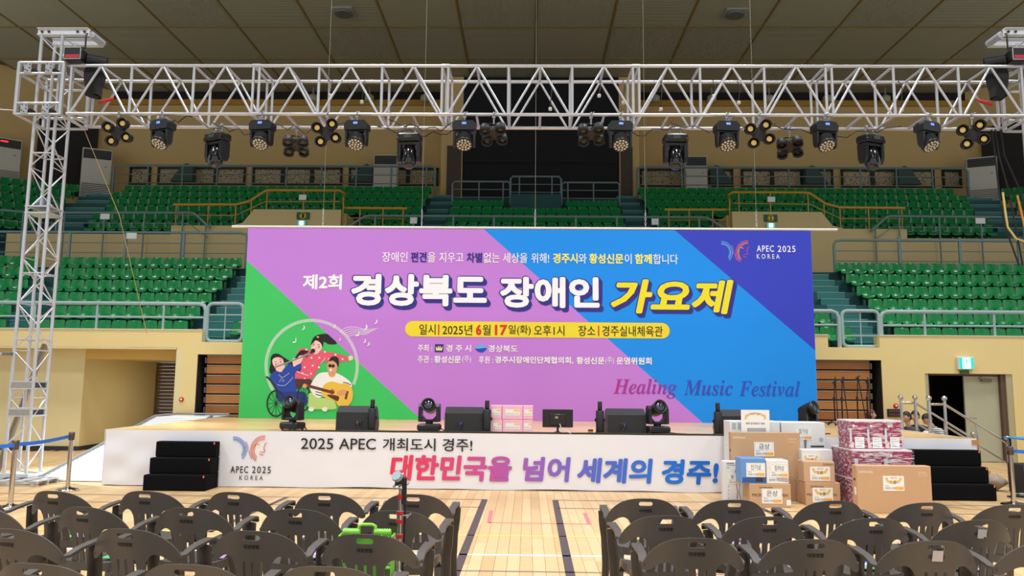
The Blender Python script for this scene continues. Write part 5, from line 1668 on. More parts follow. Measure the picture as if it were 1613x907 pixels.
MB().tube([((q[0] + q[2]) / 2 + .03, 12.58, q[1] + 0.06), ((q[0] + q[2]) / 2 + .06, 12.56, q[1] - 0.03), ((q[0] + q[2]) / 2 + .12, 12.5, HS + .05), ((q[0] + q[2]) / 2 + .2, 12.42, HS + .012)], 0.008, 6).build('video_lead', mat('pale_lead', (200, 200, 205), 0.5), t)
q2 = on(930, 682, 12.6)
MB_ = MB().box((q2[0], 12.56, HS + 0.025), (0.075, 0.08, 0.05), bev=0.006).build('small_box', mat('amber_box', (190, 140, 30), 0.5))
tag(MB_, 'small amber box with dark lid lying on the stage edge right of the flat screen', 'box')
MB().box((q2[0], 12.56, HS + 0.061), (0.08, 0.085, 0.022), bev=0.004).build('lid', mat('dark_lid', (60, 40, 30), 0.6), MB_)


# ================================================================== CARTONS
ORNG = mat('orange_strip_print', (248, 196, 112), 0.7)
GOLD = mat('gold_ribbon_print', (220, 190, 120), 0.6)
SILV = mat('pale_blue_border_print', (170, 186, 196), 0.7)
GREYP = mat('grey_print', (120, 120, 124), 0.7)


def award_sheet(parent, box, y, big, crown=False, small=True):
    x0, z0, x1, z1 = box
    w, h = x1 - x0, z1 - z0
    MB().box(((x0 + x1) / 2, y - 0.002, (z0 + z1) / 2), (w, 0.003, h)).build('award_sheet', PAPER, parent)
    Q = lambda a, b, c, d: (x0 + w * a, z0 + h * b, x0 + w * c, z0 + h * d)
    if crown:
        pts = [(.08, .86), (.2, .92), (.27, .72), (.5, .66), (.73, .72), (.80, .92), (.92, .86), (.80, .55), (.5, .45), (.2, .55)]
        MB().add([(x0 + w * a, y - 0.0045, z0 + h * b) for a, b in pts], [tuple(range(len(pts)))]).build('ribbon_print', GOLD, parent)
        lettering('경품추첨', Q(.34, .80, .66, .93), y - 0.005, mat('print_rose', (206, 120, 110), 0.7), parent)
        lettering(big, Q(.36, .48, .64, .70), y - 0.0055, INK, parent, 0.0, name='award_word')
    else:
        for a, b, c, d in ((.04, .94, .96, .955), (.04, .42, .96, .435), (.04, .42, .05, .955), (.95, .42, .96, .955)):
            q = Q(a, b, c, d)
            MB().add([(q[0], y - .0045, q[1]), (q[2], y - .0045, q[1]), (q[2], y - .0045, q[3]), (q[0], y - .0045, q[3])], [(0, 1, 2, 3)]).build('border_line', SILV, parent)
        lettering(big, Q(.24, .50, .78, .88), y - 0.005, INK, parent, 0.0, name='award_word')
    q = Q(.58, .06, .97, .30)
    MB().add([(q[0], y - .0045, q[1]), (q[2], y - .0045, q[1]), (q[2], y - .0045, q[3]), (q[0], y - .0045, q[3])], [(0, 1, 2, 3)]).build('orange_strip', ORNG, parent)
    if small:
        lettering('경상북도 장애인', Q(.08, .10, .62, .26), y - 0.0055, mat('print_slate', (90, 86, 92), 0.7), parent, 0.0)
        lettering('가요제', Q(.65, .10, .93, .26), y - 0.0055, mat('print_rust', (214, 110, 40), 0.7), parent, 0.0)
        lettering('제2회', Q(.08, .31, .26, .39), y - 0.0055, GREYP, parent)


def bars(parent, boxes, y, m, name='small_print'):
    """print too small to read in the photograph: plain short bars"""
    for b in boxes:
        MB().add([(b[0], y, b[1]), (b[2], y, b[1]), (b[2], y, b[3]), (b[0], y, b[3])], [(0, 1, 2, 3)]).build(name, m, parent)


def carton(label, x0, x1, y0, y1, z0, z1, m, name='carton', tape=None, top=None, group=None):
    t = thing(name, label, 'box', ((x0 + x1) / 2, (y0 + y1) / 2, z0), group)
    MB().box(((x0 + x1) / 2, (y0 + y1) / 2, (z0 + z1) / 2), (x1 - x0, y1 - y0, z1 - z0), bev=0.006).build('body', m, t)
    if tape:
        MB().box(((x0 + x1) / 2, (y0 + y1) / 2, z1 + 0.0005), (x1 - x0 + 0.002, 0.05, 0.002)).build('tape', tape, t)
    return t


KRAFT = mat('kraft_cardboard', (194, 157, 120), 0.8, var=0.04, vs=7)
KRAFT2 = mat('pale_kraft_cardboard', (202, 167, 132), 0.8, var=0.04, vs=7)
WCART = mat('white_cardboard', (226, 225, 224), 0.6)
TAPE = mat('brown_tape', (186, 142, 96), 0.35)
KP = mat('kraft_white_print', (238, 226, 208), 0.7)
KB = mat('kraft_dark_print', (74, 46, 30), 0.7)

# large flat television carton in front, right
y = 10.6
q = bb(1350.5, 733.5, 1468, 808, y)
q = (q[0], 0.0, q[2], q[3])
t = carton('large flat kraft carton with a first prize sheet in front of the maroon boxes', q[0], q[2], y, y + 0.15, q[1], q[3], KRAFT)
award_sheet(t, bb(1391, 749.5, 1424, 773, y), y, '1 등', True)
lettering('SAMSUNG', bb(1352.5, 741, 1374.5, 745.2, y), y - 0.001, KP, t, 0.01)
bars(t, [bb(1446, 743, 1459, 745, y), bb(1446, 746.5, 1462, 748, y), bb(1447, 749.5, 1461, 750.5, y)], y - 0.001, mat('kraft_faint_print', (212, 178, 146), 0.7))
MB().box((q[0] - 0.001, y + 0.075, 0.43), (0.003, 0.05, 0.03)).build('grip_hole', KB, t)
MB().box((q[0] - 0.001, y + 0.06, 0.28), (0.003, 0.05, 0.10)).build('side_label', PAPER, t)
# gold prize television carton standing on a lower one
y = 11.62
q = bb(1152, 681, 1261, 752, y)
t2 = carton('plain kraft carton under the large gold prize carton', q[0] + 0.02, q[2] + 0.02, y - 0.04, y + 0.3, 0, q[1], mat('dull_kraft', (168, 134, 104), 0.85))
t = carton('large flat kraft carton with the gold prize sheet before the stage', q[0], q[2], y, y + 0.14, q[1], q[3], KRAFT)
award_sheet(t, bb(1188, 696, 1219, 718.5, y), y, '금상')
lettering('SAMSUNG', bb(1154.5, 687, 1174.5, 691, y), y - 0.001, KP, t, 0.01)
bars(t, [bb(1241, 690.3, 1255, 692.4, y), bb(1241, 694, 1251, 695, y), bb(1241, 696, 1256, 697, y)], y - 0.001, mat('kraft_faint_print', (212, 178, 146), 0.7))
MB().box((q[0] - 0.002, y + 0.05, (q[1] + q[3]) / 2 + .06), (0.003, 0.05, 0.03)).build('grip_hole', KB, t)
# white cartons at the back on hidden ones
y = 11.93
q = bb(1231, 665, 1300, 706.5, y)
carton('plain white carton under the participation prize carton', q[0], q[2] - .03, y + 0.02, y + 0.38, 0, q[1], WCART)
t = carton('flat white carton with the participation prize sheet and a fan picture', q[0], q[2], y, y + 0.38, q[1], q[3], WCART)
award_sheet(t, bb(1252, 673, 1279, 692.5, y), y, '참가상')
for nm, m, pts in (('fan_picture', GREYP, [(1266, 692.5), (1271, 692.5), (1270, 706), (1267, 706)]), ('dark_label', mat('dark_grey_label', (66, 66, 70), 0.6), [(1277, 701.5), (1298, 701.5), (1298, 704.5), (1277, 704.5)])):
    MB().add([(on(a, b, y)[0], y - 0.001, on(a, b, y)[2]) for a, b in pts], [(0, 1, 2, 3)]).build(nm, m, t)
c = on(1293.5, 692.5, y)
MB().add([(c[0] + 0.035 * math.cos(2 * PI * k / 12), y - 0.001, c[2] + 0.035 * math.sin(2 * PI * k / 12)) for k in range(12)], [tuple(range(12))]).build('round_picture', SILV, t)
q = bb(1150, 663.5, 1230, 704, y)
carton('plain white carton under the left back white carton', q[0], q[2] - 0.01, y + 0.02, y + 0.38, 0, q[1], WCART)
t = carton('white carton behind the standing poster card, clear film on its top', q[0], q[2] - 0.01, y, y + 0.38, q[1], q[3], WCART)
for k in range(3):
    b = bb(1153 + 9 * k, 666, 1159 + 9 * k, 676, y)
    MB().add([(b[0], y - .001, b[1]), (b[2], y - .001, b[1]), (b[2], y - .001, b[3]), (b[0], y - .001, b[3])], [(0, 1, 2, 3)]).build('side_print', SILV, t)
# poster card
y = 11.80
q = bb(1167.5, 645.5, 1212, 681, y)
t = thing('poster_card', 'white upright poster card with a gold ribbon print and a photo', 'card', ((q[0] + q[2]) / 2, y, q[1]))
MB().box(((q[0] + q[2]) / 2, y, (q[1] + q[3]) / 2), (q[2] - q[0], 0.012, q[3] - q[1])).build('card', PAPER, t)
w, h = q[2] - q[0], q[3] - q[1]
pts = [(.12, .60), (.2, .58), (.18, .66), (.3, .78), (.5, .83), (.7, .78), (.82, .66), (.8, .58), (.88, .60), (.86, .78), (.74, .82), (.7, .86), (.5, .90), (.3, .86), (.26, .82), (.14, .78)]
MB().add([(q[0] + w * a, y - 0.008, q[1] + h * b) for a, b in pts], [tuple(range(len(pts)))]).build('ribbon_print', GOLD, t)
lettering('대 상', (q[0] + w * .34, q[1] + h * .775, q[0] + w * .66, q[1] + h * .86), y - 0.010, mat('print_rose', (206, 120, 110), 0.7), t)
lettering('일체 김치냉장고 300L', (q[0] + w * .16, q[1] + h * .36, q[0] + w * .84, q[1] + h * .45), y - 0.008, mat('print_slate', (70, 66, 70), 0.7), t, .015)
MB().add([(q[0] + w * a, y - 0.008, q[1] + h * b) for a, b in ((.2, 0.0), (.86, 0.0), (.86, .2), (.2, .2))], [(0, 1, 2, 3)]).build('photo_print', mat('photo_grey', (160, 166, 176), 0.5), t)
MB().box((q[0] + w / 2, y + 0.02, q[1] - 0.01), (0.2, 0.10, 0.02)).build('card_foot', PAPER, t)
# tall slim vacuum cleaner carton
y = 11.45
q = bb(1139.5, 726, 1171.5, 790, y)
t = carton('tall slim white carton with vacuum cleaner pictures at the left end', q[0], q[2], y, y + 0.13, 0, q[3], WCART)
award_sheet(t, bb(1146, 746, 1168, 762, y), y, '동 상')
for nm, pts, wd in (('vacuum_picture', [(1160, 762), (1162, 775), (1161, 786)], .012), ('vacuum_picture', [(1165, 762), (1164.5, 778), (1167, 786)], .010), ('motor_picture', [(1159, 741), (1163, 738), (1166, 742)], .04)):
    ribbon([on(a, b, y)[::2] for a, b in pts], wd, y - 0.001, mat('print_grey_brown', (110, 96, 92), 0.7), t, nm)
MB().cyl((on(1162, 743, y)[0], y - .002, on(1162, 743, y)[2]), (on(1162, 743, y)[0], y, on(1162, 743, y)[2]), 0.04, n=12).build('motor_picture', mat('print_grey_brown', (110, 96, 92), 0.7), t)
bars(t, [bb(1144.5, 729, 1156, 730.6, y), bb(1144.5, 732.3, 1160, 733.1, y), bb(1144.5, 736, 1149, 737, y)], y - 0.001, GREYP)
for k in range(4):
    c = on(1147.5, 766 + 6 * k, y)
    MB().add([(c[0] + a, y - .001, c[2] + b) for a, b in ((-.01, -.012), (.01, -.012), (.01, .012), (-.01, .012))], [(0, 1, 2, 3)]).build('tiny_icon', SILV, t)
# silver prize carton with the popular and effort prize cartons on it
y = 10.98
q = bb(1181, 762, 1246, 800, y)
q = (q[0], 0, q[2], q[3])
t = carton('kraft microwave carton with the silver prize sheet at the front left', q[0], q[2], y, y + 0.36, 0, q[3], KRAFT, tape=TAPE)
award_sheet(t, bb(1200, 769.5, 1232, 793, y), y, '은상')
lettering('SAMSUNG', bb(1196, 766.5, 1217, 769, y), y - 0.001, KB, t, 0.02)
lettering('MICROWAVE OVEN', bb(1185, 777.5, 1241, 782, y), y - 0.0008, KB, t, 0.02)
b = bb(1239, 787.5, 1246, 796, y)
MB().box(((b[0] + b[2]) / 2, y - .001, (b[1] + b[3]) / 2), (b[2] - b[0], 0.002, b[3] - b[1])).build('code_label', PAPER, t)
zt = q[3]
q = bb(1167.5, 722, 1207, 762, y)
q = (q[0], zt + 0.001, q[2], q[3])
t = carton('blue and white carton with the popularity prize sheet on the silver prize carton', q[0], q[2], y + 0.02, y + 0.30, q[1], q[3], mat('blue_carton', (96, 146, 206), 0.5))
award_sheet(t, bb(1175.5, 729, 1205.5, 751, y + .02), y + 0.02, '인기상')
MB().add([(on(a, b, y)[0], y + 0.0185, on(a, b, y)[2]) for a, b in ((1170, 752), (1207, 752), (1207, 760), (1170, 760))], [(0, 1, 2, 3)]).build('photo_print', mat('deep_blue_print', (44, 84, 150), 0.5), t)
b = bb(1191, 752.5, 1202, 759, y)
MB().box(((b[0] + b[2]) / 2, y + .018, (b[1] + b[3]) / 2), (b[2] - b[0], 0.003, b[3] - b[1])).build('product_picture', mat('product_dark', (46, 40, 50), 0.4), t)
q = bb(1208, 725, 1243, 762, y)
q = (q[0], zt + 0.001, q[2], q[3])
t = carton('white carton with the effort prize sheet on the silver prize carton', q[0], q[2], y + 0.02, y + 0.30, q[1], q[3], WCART)
award_sheet(t, bb(1213, 730.5, 1241.5, 752, y + .02), y + 0.02, '장려상')
MB().add([(on(a, b, y)[0], y + 0.0185, on(a, b, y)[2]) for a, b in ((1224, 752.5), (1242.5, 752.5), (1242.5, 760), (1224, 757))], [(0, 1, 2, 3)]).build('photo_print', mat('pale_photo', (176, 168, 164), 0.5), t)
bars(t, [bb(1212.5 + 2.5 * k, 755, 1214.2 + 2.5 * k, 757, y) for k in range(4)], y + 0.0185, GREYP)
# third prize carton, second prize on it, first prize white one behind
y = 11.22
q = bb(1269, 760, 1324, 796.5, y)
q = (q[0], 0, q[2], q[3])
t = carton('kraft microwave carton with the third prize sheet beside the maroon boxes', q[0], q[2], y, y + 0.50, 0, q[3], KRAFT, tape=TAPE)
award_sheet(t, bb(1280, 768, 1312, 791, y), y, '3 등', True)
lettering('SAMSUNG', bb(1277, 765, 1297, 767.6, y), y - 0.001, KB, t, 0.02)
lettering('MICROWAVE OVEN', bb(1271, 777, 1318, 781, y), y - 0.0008, KB, t, 0.02)
zt = q[3]
q = bb(1267, 727, 1316, 760, y)
q = (q[0], zt + .001, q[2], q[3])
t = carton('pale kraft carton with the second prize sheet on the third prize carton', q[0], q[2], y + 0.02, y + 0.26, q[1], q[3], KRAFT2, tape=TAPE)
award_sheet(t, bb(1276, 735, 1307.5, 757, y + .02), y + 0.02, '2 등', True)
lettering('CUCKOO', bb(1296, 730, 1313, 733, y + .02), y + 0.019, KB, t, 0.02)
q = bb(1261, 708, 1312, 745, y + 0.28)
q = (q[0] + .02, zt + .001, q[2], q[3])
t = carton('white carton with a first prize ribbon behind the second prize carton', q[0], q[2], y + 0.28, y + 0.48, q[1], q[3], WCART)
award_sheet(t, bb(1264, 715, 1291, 737, y + .28), y + 0.28, '1 등', True)

# maroon gift boxes in clear wrap
MAR = mat('maroon_carton', (150, 30, 76), 0.4, var=0.05, vs=6)
MARW = mat('maroon_white_lid', (232, 222, 226), 0.5)
PINKL = mat('blush_label', (240, 200, 186), 0.6)
FILM = mat('clear_stretch_film', (244, 240, 246), 0.18, alpha=0.20, bump=1.0, bs=9, spec=1.0)
nt = FILM.node_tree
tc, mp, nz, rp = nt.nodes.new('ShaderNodeTexCoord'), nt.nodes.new('ShaderNodeMapping'), nt.nodes.new('ShaderNodeTexNoise'), nt.nodes.new('ShaderNodeValToRGB')
mp.inputs['Rotation'].default_value = (0.5, 0.9, 0.4)
mp.inputs['Scale'].default_value = (1.1, 3.0, 5.5)
nz.inputs['Detail'].default_value = 6
nz.inputs['Distortion'].default_value = 1.2
rp.color_ramp.elements[0].position = 0.47
rp.color_ramp.elements[0].color = (0.03, 0.03, 0.03, 1)
rp.color_ramp.elements[1].position = 0.66
rp.color_ramp.elements[1].color = (0.75, 0.75, 0.75, 1)
nt.links.new(tc.outputs['Object'], mp.inputs[0])
nt.links.new(mp.outputs[0], nz.inputs['Vector'])
nt.links.new(nz.outputs['Fac'], rp.inputs[0])
nt.links.new(rp.outputs[0], nt.nodes['Principled BSDF'].inputs['Alpha'])


def maroon(label, x0, x1, y0, y1, z0, z1, sheet, seed):
    t = carton(label, x0, x1, y0, y1, z0, z1, MAR, 'gift_box', group='maroon gift boxes')
    MB().box(((x0 + x1) / 2, (y0 + y1) / 2, z1 - 0.008), (x1 - x0 + 0.004, y1 - y0 + 0.004, 0.02)).build('lid', MARW, t)
    w, h = x1 - x0, z1 - z0
    bars(t, [(x0 + w * .36, z0 + h * .77, x0 + w * .52, z0 + h * .82), (x0 + w * .70, z0 + h * .70, x0 + w * .95, z0 + h * .73), (x0 + w * .44, z0 + h * .52, x0 + w * .94, z0 + h * .55), (x0 + w * .44, z0 + h * .46, x0 + w * .75, z0 + h * .49)], y0 - .001, mat('maroon_pale_print', (232, 180, 200), 0.6))
    MB().ball((x0 + w * .28, y0 - .001, z0 + h * .80), 0.02, 8, 5, sc=(1, .05, 1)).build('round_mark', PAPER, t)
    MB().box((x0 + w * 0.09, y0 - 0.001, z0 + h * 0.45), (w * .12, 0.002, h * .5)).build('pale_panel', mat('pale_cyan_print', (196, 216, 226), 0.6), t)
    if sheet:
        b = (x0 + w * .32, z0 + h * 0.03, x0 + w * .86, z0 + h * .42)
        MB().box(((b[0] + b[2]) / 2, y0 - .002, (b[1] + b[3]) / 2), (b[2] - b[0], 0.003, b[3] - b[1])).build('delivery_sheet', PAPER, t)
        for k, wk in enumerate((.55, .80, .80, .62)):
            bars(t, [(b[0] + .015, b[3] - .03 - .033 * k, b[0] + .015 + (b[2] - b[0]) * wk, b[3] - .022 - .033 * k)], y0 - .0045, SILV if k < 3 else GREYP)
        MB().box((x0 + w * .15, y0 - .001, z0 + h * 0.13), (w * .2, 0.002, h * .2)).build('blush_panel', PINKL, t)
    return t


x0, x1 = 4.52, 5.33
dx = (x1 - x0) / 2
for i in range(2):
    for k in range(2):
        maroon('maroon gift box, %s in the lower tier, %s from the left' % ('front upper' if k else 'front lower', ORD[i]), x0 + dx * i, x0 + dx * (i + 1) - .006, 11.02, 11.40, 0.395 * k, 0.395 * k + .392, False, i)
        maroon('maroon gift box, %s in the lower tier, %s from the left' % ('rear upper' if k else 'rear lower', ORD[i]), x0 + dx * i, x0 + dx * (i + 1) - .006, 11.41, 11.80, 0.395 * k, 0.395 * k + .392, False, i)
dx = 0.245
for i in range(3):
    maroon('maroon gift box with delivery sheet in the top tier, %s from the left' % ORD[i], 4.53 + dx * i, 4.53 + dx * (i + 1) - .005, 11.16, 11.55, 0.79, 1.185, True, i)


def film(name, label, x0, x1, y0, y1, z0, z1):
    cx, cy, a, b = (x0 + x1) / 2, (y0 + y1) / 2, (x1 - x0) / 2 + .012, (y1 - y0) / 2 + .012

    def fn(u, v):
        t_ = 4 * u
        k = int(t_) % 4
        f = t_ - int(t_)
        c = [(-a, -b), (a, -b), (a, b), (-a, b)]
        p, q = c[k], c[(k + 1) % 4]
        wob = 0.010 * (1 + math.sin(23 * u + 11 * v) * math.sin(31 * v + 17 * u))
        x, y_ = p[0] + (q[0] - p[0]) * f, p[1] + (q[1] - p[1]) * f
        return V((cx + x * (1 + wob), cy + y_ * (1 + wob), z0 + (z1 - z0) * v))
    o = MB().grid(fn, 80, 18).build(name, FILM)
    tag(o, label, 'plastic film')


film('stretch_film', 'clear stretch film wrapped round the top tier of maroon boxes', 4.53, 5.26, 11.16, 11.55, 0.80, 1.19)
film('stretch_film', 'clear stretch film wrapped round the lower tier of maroon boxes', 4.52, 5.33, 11.02, 11.80, 0.005, 0.79)

# pink dotted cartons on the stage
PINK = mat('pink_dotted_carton', (240, 180, 204), 0.6)
nt = PINK.node_tree
tc, vo, rp = nt.nodes.new('ShaderNodeTexCoord'), nt.nodes.new('ShaderNodeTexVoronoi'), nt.nodes.new('ShaderNodeValToRGB')
vo.inputs['Scale'].default_value = 60
vo.inputs['Randomness'].default_value = 0
rp.color_ramp.elements[0].position = 0.32
rp.color_ramp.elements[0].color = rgb((250, 226, 236))
rp.color_ramp.elements[1].position = 0.42
rp.color_ramp.elements[1].color = rgb((234, 160, 190))
nt.links.new(tc.outputs['Object'], vo.inputs['Vector'])
nt.links.new(vo.outputs[0], rp.inputs[0])
nt.links.new(rp.outputs[0], nt.nodes['Principled BSDF'].inputs['Base Color'])
y = 12.66
for (b, lab) in ((bb(774, 661, 839.5, 681, y), 'lower'), (bb(772.5, 638.5, 840, 660, y), 'upper')):
    z0 = HS if lab == 'lower' else zp
    z1 = (HS + 0.212) if lab == 'lower' else b[3]
    zp = z1 + 0.001
    xs = [b[0], b[0] + (b[2] - b[0]) * .27, b[0] + (b[2] - b[0]) * .76, b[2]]
    for i in range(3):
        t = carton('%s pink dotted carton on the stage, %s from the left' % (lab, ORD[i]), xs[i] + .002, xs[i + 1] - .002, y, y + 0.26, z0, z1, PINK, 'dotted_carton', group='pink dotted cartons')
        w_ = min(0.24, (xs[i + 1] - xs[i]) * .75)
        cx, cz = (xs[i] + xs[i + 1]) / 2, (z0 + z1) / 2
        MB().box((cx, y - .002, cz), (w_, 0.003, 0.10)).build('delivery_sheet', PAPER, t)
        MB().box((cx + w_ * .28, y - .004, cz + 0.03), (w_ * .4, 0.002, 0.03)).build('orange_strip', ORNG, t)
        lettering('경상북도 장애인 가요제', (cx - w_ * .45, cz - 0.035, cx + w_ * .4, cz - 0.01), y - .004, GREYP, t)

# ================================================================== MIC STANDS
for n, (px_, pyt, pyb) in enumerate(((1314.5, 601, 667), (1326.5, 597, 668), (1351, 594, 668), (1366.5, 600, 666))):
    y = (16.3, 16.1, 16.75, 16.75)[n]
    lr_ = (0.28, 0.28, 0.14, 0.14)[n]
    b = on(px_ + 1, pyb, y)
    tp = on(px_, pyt, y)
    x = b[0]
    t = thing('microphone_stand', 'folded black microphone stand behind the stage right, %s from the left' % ORD[n], 'stand', (x, y, HS if x < 6.68 else 0), 'microphone stands before the right bleacher')
    z0 = HS if x < 6.68 else 0.0
    MB().cyl((x, y, z0 + 0.1), (x, y, 1.45), 0.016, n=8).build('lower_tube', BLACKM, t)
    MB().cyl((x, y, 1.40), (tp[0], y, tp[2] - 0.05), 0.012, n=8).build('upper_tube', BLACKM, t)
    MB().cyl((x, y, 1.36), (x, y, 1.44), 0.026, n=8).build('clutch', BLACKP, t)
    MB().cyl((x + 0.03, y - .02, 1.86), (x + 0.05 + .05 * (n % 3), y - .03, 0.98), 0.011, n=8).build('boom', BLACKM, t)
    MB().box((tp[0], y, tp[2] - 0.04), (0.05, 0.05, 0.07), bev=0.012).cyl((tp[0] - .05, y, tp[2] - .02), (tp[0] + .05, y, tp[2] + .03), 0.012, n=8).build('boom_clamp', BLACKP, t)
    for k in range(3):
        a = R(100 + 120 * k)
        MB().tube([(x, y, z0 + 0.14), (x + lr_ * .55 * math.cos(a), y + lr_ * .55 * math.sin(a), z0 + 0.06), (x + lr_ * math.cos(a), y + lr_ * math.sin(a), z0 + 0.015)], 0.013, 6).build('leg', BLACKM, t)

# ================================================================== HANDRAILS, STANCHIONS, EQUIPMENT ON THE RIGHT
# timber stair off the right end of the stage
ts = thing('side_stair', 'plain timber stair going down from the right end of the stage', 'steps', (7.8, 14.5, 0))
for k in range(3):
    MB().box((7.2 + 0.36 * k, 14.5, (0.65 - 0.217 * k) / 2), (0.36, 1.02, 0.65 - 0.217 * k)).build('step', mat('timber_board', (198, 156, 100), 0.5, var=0.12, vs=4), ts)
for yy, lab in ((13.98, 'nearer'), (15.02, 'farther')):
    t = thing('steel_handrail', '%s polished steel handrail with ball finials at the right stage stair' % lab, 'railing', (7.4, yy, 0))
    for (x, z0, z1) in ((7.10, 0.0, 1.42), (7.37, 0.0, 1.42), (8.42, 0.0, 0.74)):
        MB().cyl((x, yy, z0), (x, yy, z1), 0.026, n=12).build('post', STEEL, t)
        MB().ball((x, yy, z1 + 0.045), 0.048, 14, 10).build('ball_finial', STEEL, t)
        MB().lathe([(0.055, 0.0), (0.05, 0.012), (0.03, 0.02)], (x, yy, z0), 14).build('foot_flange', STEEL, t)
    MB().cyl((7.10, yy, 1.36), (7.37, yy, 1.36), 0.022, n=10).build('top_bar', STEEL, t)
    MB().cyl((7.37, yy, 1.36), (8.42, yy, 0.70), 0.022, n=10).build('sloping_bar', STEEL, t)
    MB().cyl((7.37, yy, 0.98), (8.42, yy, 0.34), 0.018, n=10).build('lower_bar', STEEL, t)
    MB().cyl((7.90, yy, 0.0), (7.90, yy, 1.02), 0.02, n=10).build('middle_post', STEEL, t)


def stanchion(x, y, h, label):
    t = thing('belt_stanchion', label, 'stanchion', (x, y, 0))
    MB().lathe([(0.17, 0), (0.17, 0.012), (0.14, 0.03), (0.05, 0.045), (0.035, 0.06)], (x, y, 0), 28).build('base', STEEL, t)
    MB().cyl((x, y, 0.05), (x, y, h - 0.10), 0.032, n=16).build('post', STEEL, t)
    MB().lathe([(0.036, h - 0.12), (0.044, h - 0.11), (0.044, h - 0.01), (0.036, h), (0.001, h)], (x, y, 0), 16).build('belt_head', mat('dark_steel_head', (96, 84, 74), 0.3, 0.7), t)
    return t


BELT = mat('blue_belt', (30, 110, 216), 0.6)


def belt(p, q, label, sag=0.02):
    def fn(u, v):
        a = V(p).lerp(V(q), u)
        return a + V((0, 0, -sag * math.sin(PI * u) + 0.05 * (v - .5)))
    b = MB().grid(fn, 16, 1)
    b.grid(lambda u, v: fn(u, v) + V((0, 0.003, 0)), 16, 1)
    tag(b.build('barrier_belt', BELT), label, 'belt')


stanchion(-6.66, 10.13, 0.86, 'steel belt stanchion nearest to the left edge')
stanchion(-6.90, 11.79, 0.86, 'steel belt stanchion before the white ramp')
belt((-6.70, 10.18, 0.80), (-6.91, 11.74, 0.80), 'blue barrier belt between the two left stanchions')
belt((-6.64, 10.10, 0.80), (-7.6, 8.6, 0.78), 'blue barrier belt running out past the left edge')
stanchion(6.96, 11.50, 0.82, 'steel belt stanchion beside the right carpeted steps')
belt((7.0, 11.50, 0.755), (8.6, 11.3, 0.74), 'blue barrier belt running out past the right edge')

# covered table and gear at the right edge
t = thing('covered_table', 'table under a blue patterned cloth at the right edge of the hall', 'table', (8.95, 13.6, 0))
BC = mat('blue_patterned_cloth', (34, 140, 206), 0.6, var=0.1, vs=4)
MB().grid(lambda u, v: V((8.36 + 1.5 * u, 13.22 + 0.02 * math.sin(14 * u) * v, 0.80 - 0.36 * v)), 30, 6).build('cloth_front', BC, t)
MB().box((9.11, 13.60, 0.80), (1.52, 0.76, 0.02)).build('cloth_top', BC, t)
for k, (x, z, c) in enumerate(((8.07, .66, (232, 70, 80)), (8.16, .63, (240, 240, 240)), (8.20, .74, (240, 240, 240)), (8.28, .55, (90, 200, 120)), (8.36, .68, (250, 220, 90)), (8.05, .52, (240, 240, 240)), (8.5, .6, (232, 70, 80)))):
    MB().add([(x + 0.4 + 0.035 * math.cos(2 * PI * j / 5 + k) * (1 if j % 2 else .8), 13.19, z + 0.035 * math.sin(2 * PI * j / 5 + k)) for j in range(5)], [tuple(range(5))]).build('printed_patch', mat('patch_%d_%d_%d' % c, c, 0.6), t)
for x in (8.42, 9.8):
    for y in (13.3, 13.9):
        MB().cyl((x, y, 0), (x, y, 0.79), 0.018, n=8).build('leg', BLACKM, t)
for n, (x, y, w, h, z) in enumerate(((8.02, 12.75, 0.46, 0.46, 0), (7.95, 12.2, 0.44, 0.30, 0))):
    t = thing('flight_case', 'black equipment case %s' % ('under the blue covered table' if n == 0 else 'at the right edge before the blue table'), 'case', (x, y, z))
    MB().box((x, y, h / 2), (w, 0.46, h), bev=0.012).build('body', BLKV, t)
    for sx in (-1, 1):
        MB().box((x + sx * w / 2, y - .23, h / 2), (0.03, 0.03, h)).build('corner_rail', mat('case_edge', (120, 120, 122), 0.4, 0.6), t)
    MB().box((x, y - .232, h * .62), (w - .04, 0.01, 0.02)).build('lid_seam', mat('case_edge', (120, 120, 122), 0.4, 0.6), t)
    MB().box((x - .1, y - .24, h * .3), (0.12, 0.02, 0.08), bev=0.006).build('handle_dish', mat('case_dish', (60, 60, 62), 0.4, 0.5), t)
rnd = random.Random(5)
for n in range(7):
    cx, cy = 7.55 + 0.22 * n, 12.2 + 0.12 * (n % 3)
    pts = []
    for k in range(26):
        a = 2 * PI * k / 13
        r = 0.13 + 0.03 * math.sin(k * 1.3 + n)
        pts.append((cx + r * 1.5 * math.cos(a), cy + r * math.sin(a), 0.014 + 0.011 * (k // 6) + 0.004 * math.sin(k)))
    c = ((26, 26, 26), (150, 150, 150), (30, 30, 32), (190, 186, 176), (36, 60, 34), (28, 28, 28), (90, 88, 86))[n]
    tag(MB().tube(pts, 0.012, 5).build('cable_coil', mat('coil_%d' % c[0], c, 0.6)), 'coil of cable on the floor right of the steps, %s from the left' % ORD[n], 'cable')
for n, (x, y, z, lab) in enumerate(((7.30, 13.2, 0.0, 'nearest the timber stair'), (7.62, 13.05, 0.0, 'beside the black case'))):
    b = MB()
    b.grid(lambda u, v: V((x + (0.16 + 0.03 * math.sin(7 * u * PI)) * math.cos(2 * PI * u) * math.sin(PI * (v * .92 + .04)), y + 0.15 * math.sin(2 * PI * u) * math.sin(PI * (v * .92 + .04)), 0.02 + 0.24 * (1 - v) + 0.02 * math.sin(6 * PI * u + 3 * v))), 20, 10)
    tag(b.build('crumpled_bag', mat('brown_grey_cloth', (150, 132, 118), 0.8, var=0.2, vs=9)), 'crumpled grey brown cloth bag on the floor ' + lab, 'bag')

# ================================================================== CHAIRS
CHM = mat('taupe_chair_plastic', (78, 72, 67), 0.40, var=0.05, vs=5, bump=0.02, bs=120, spec=0.45)


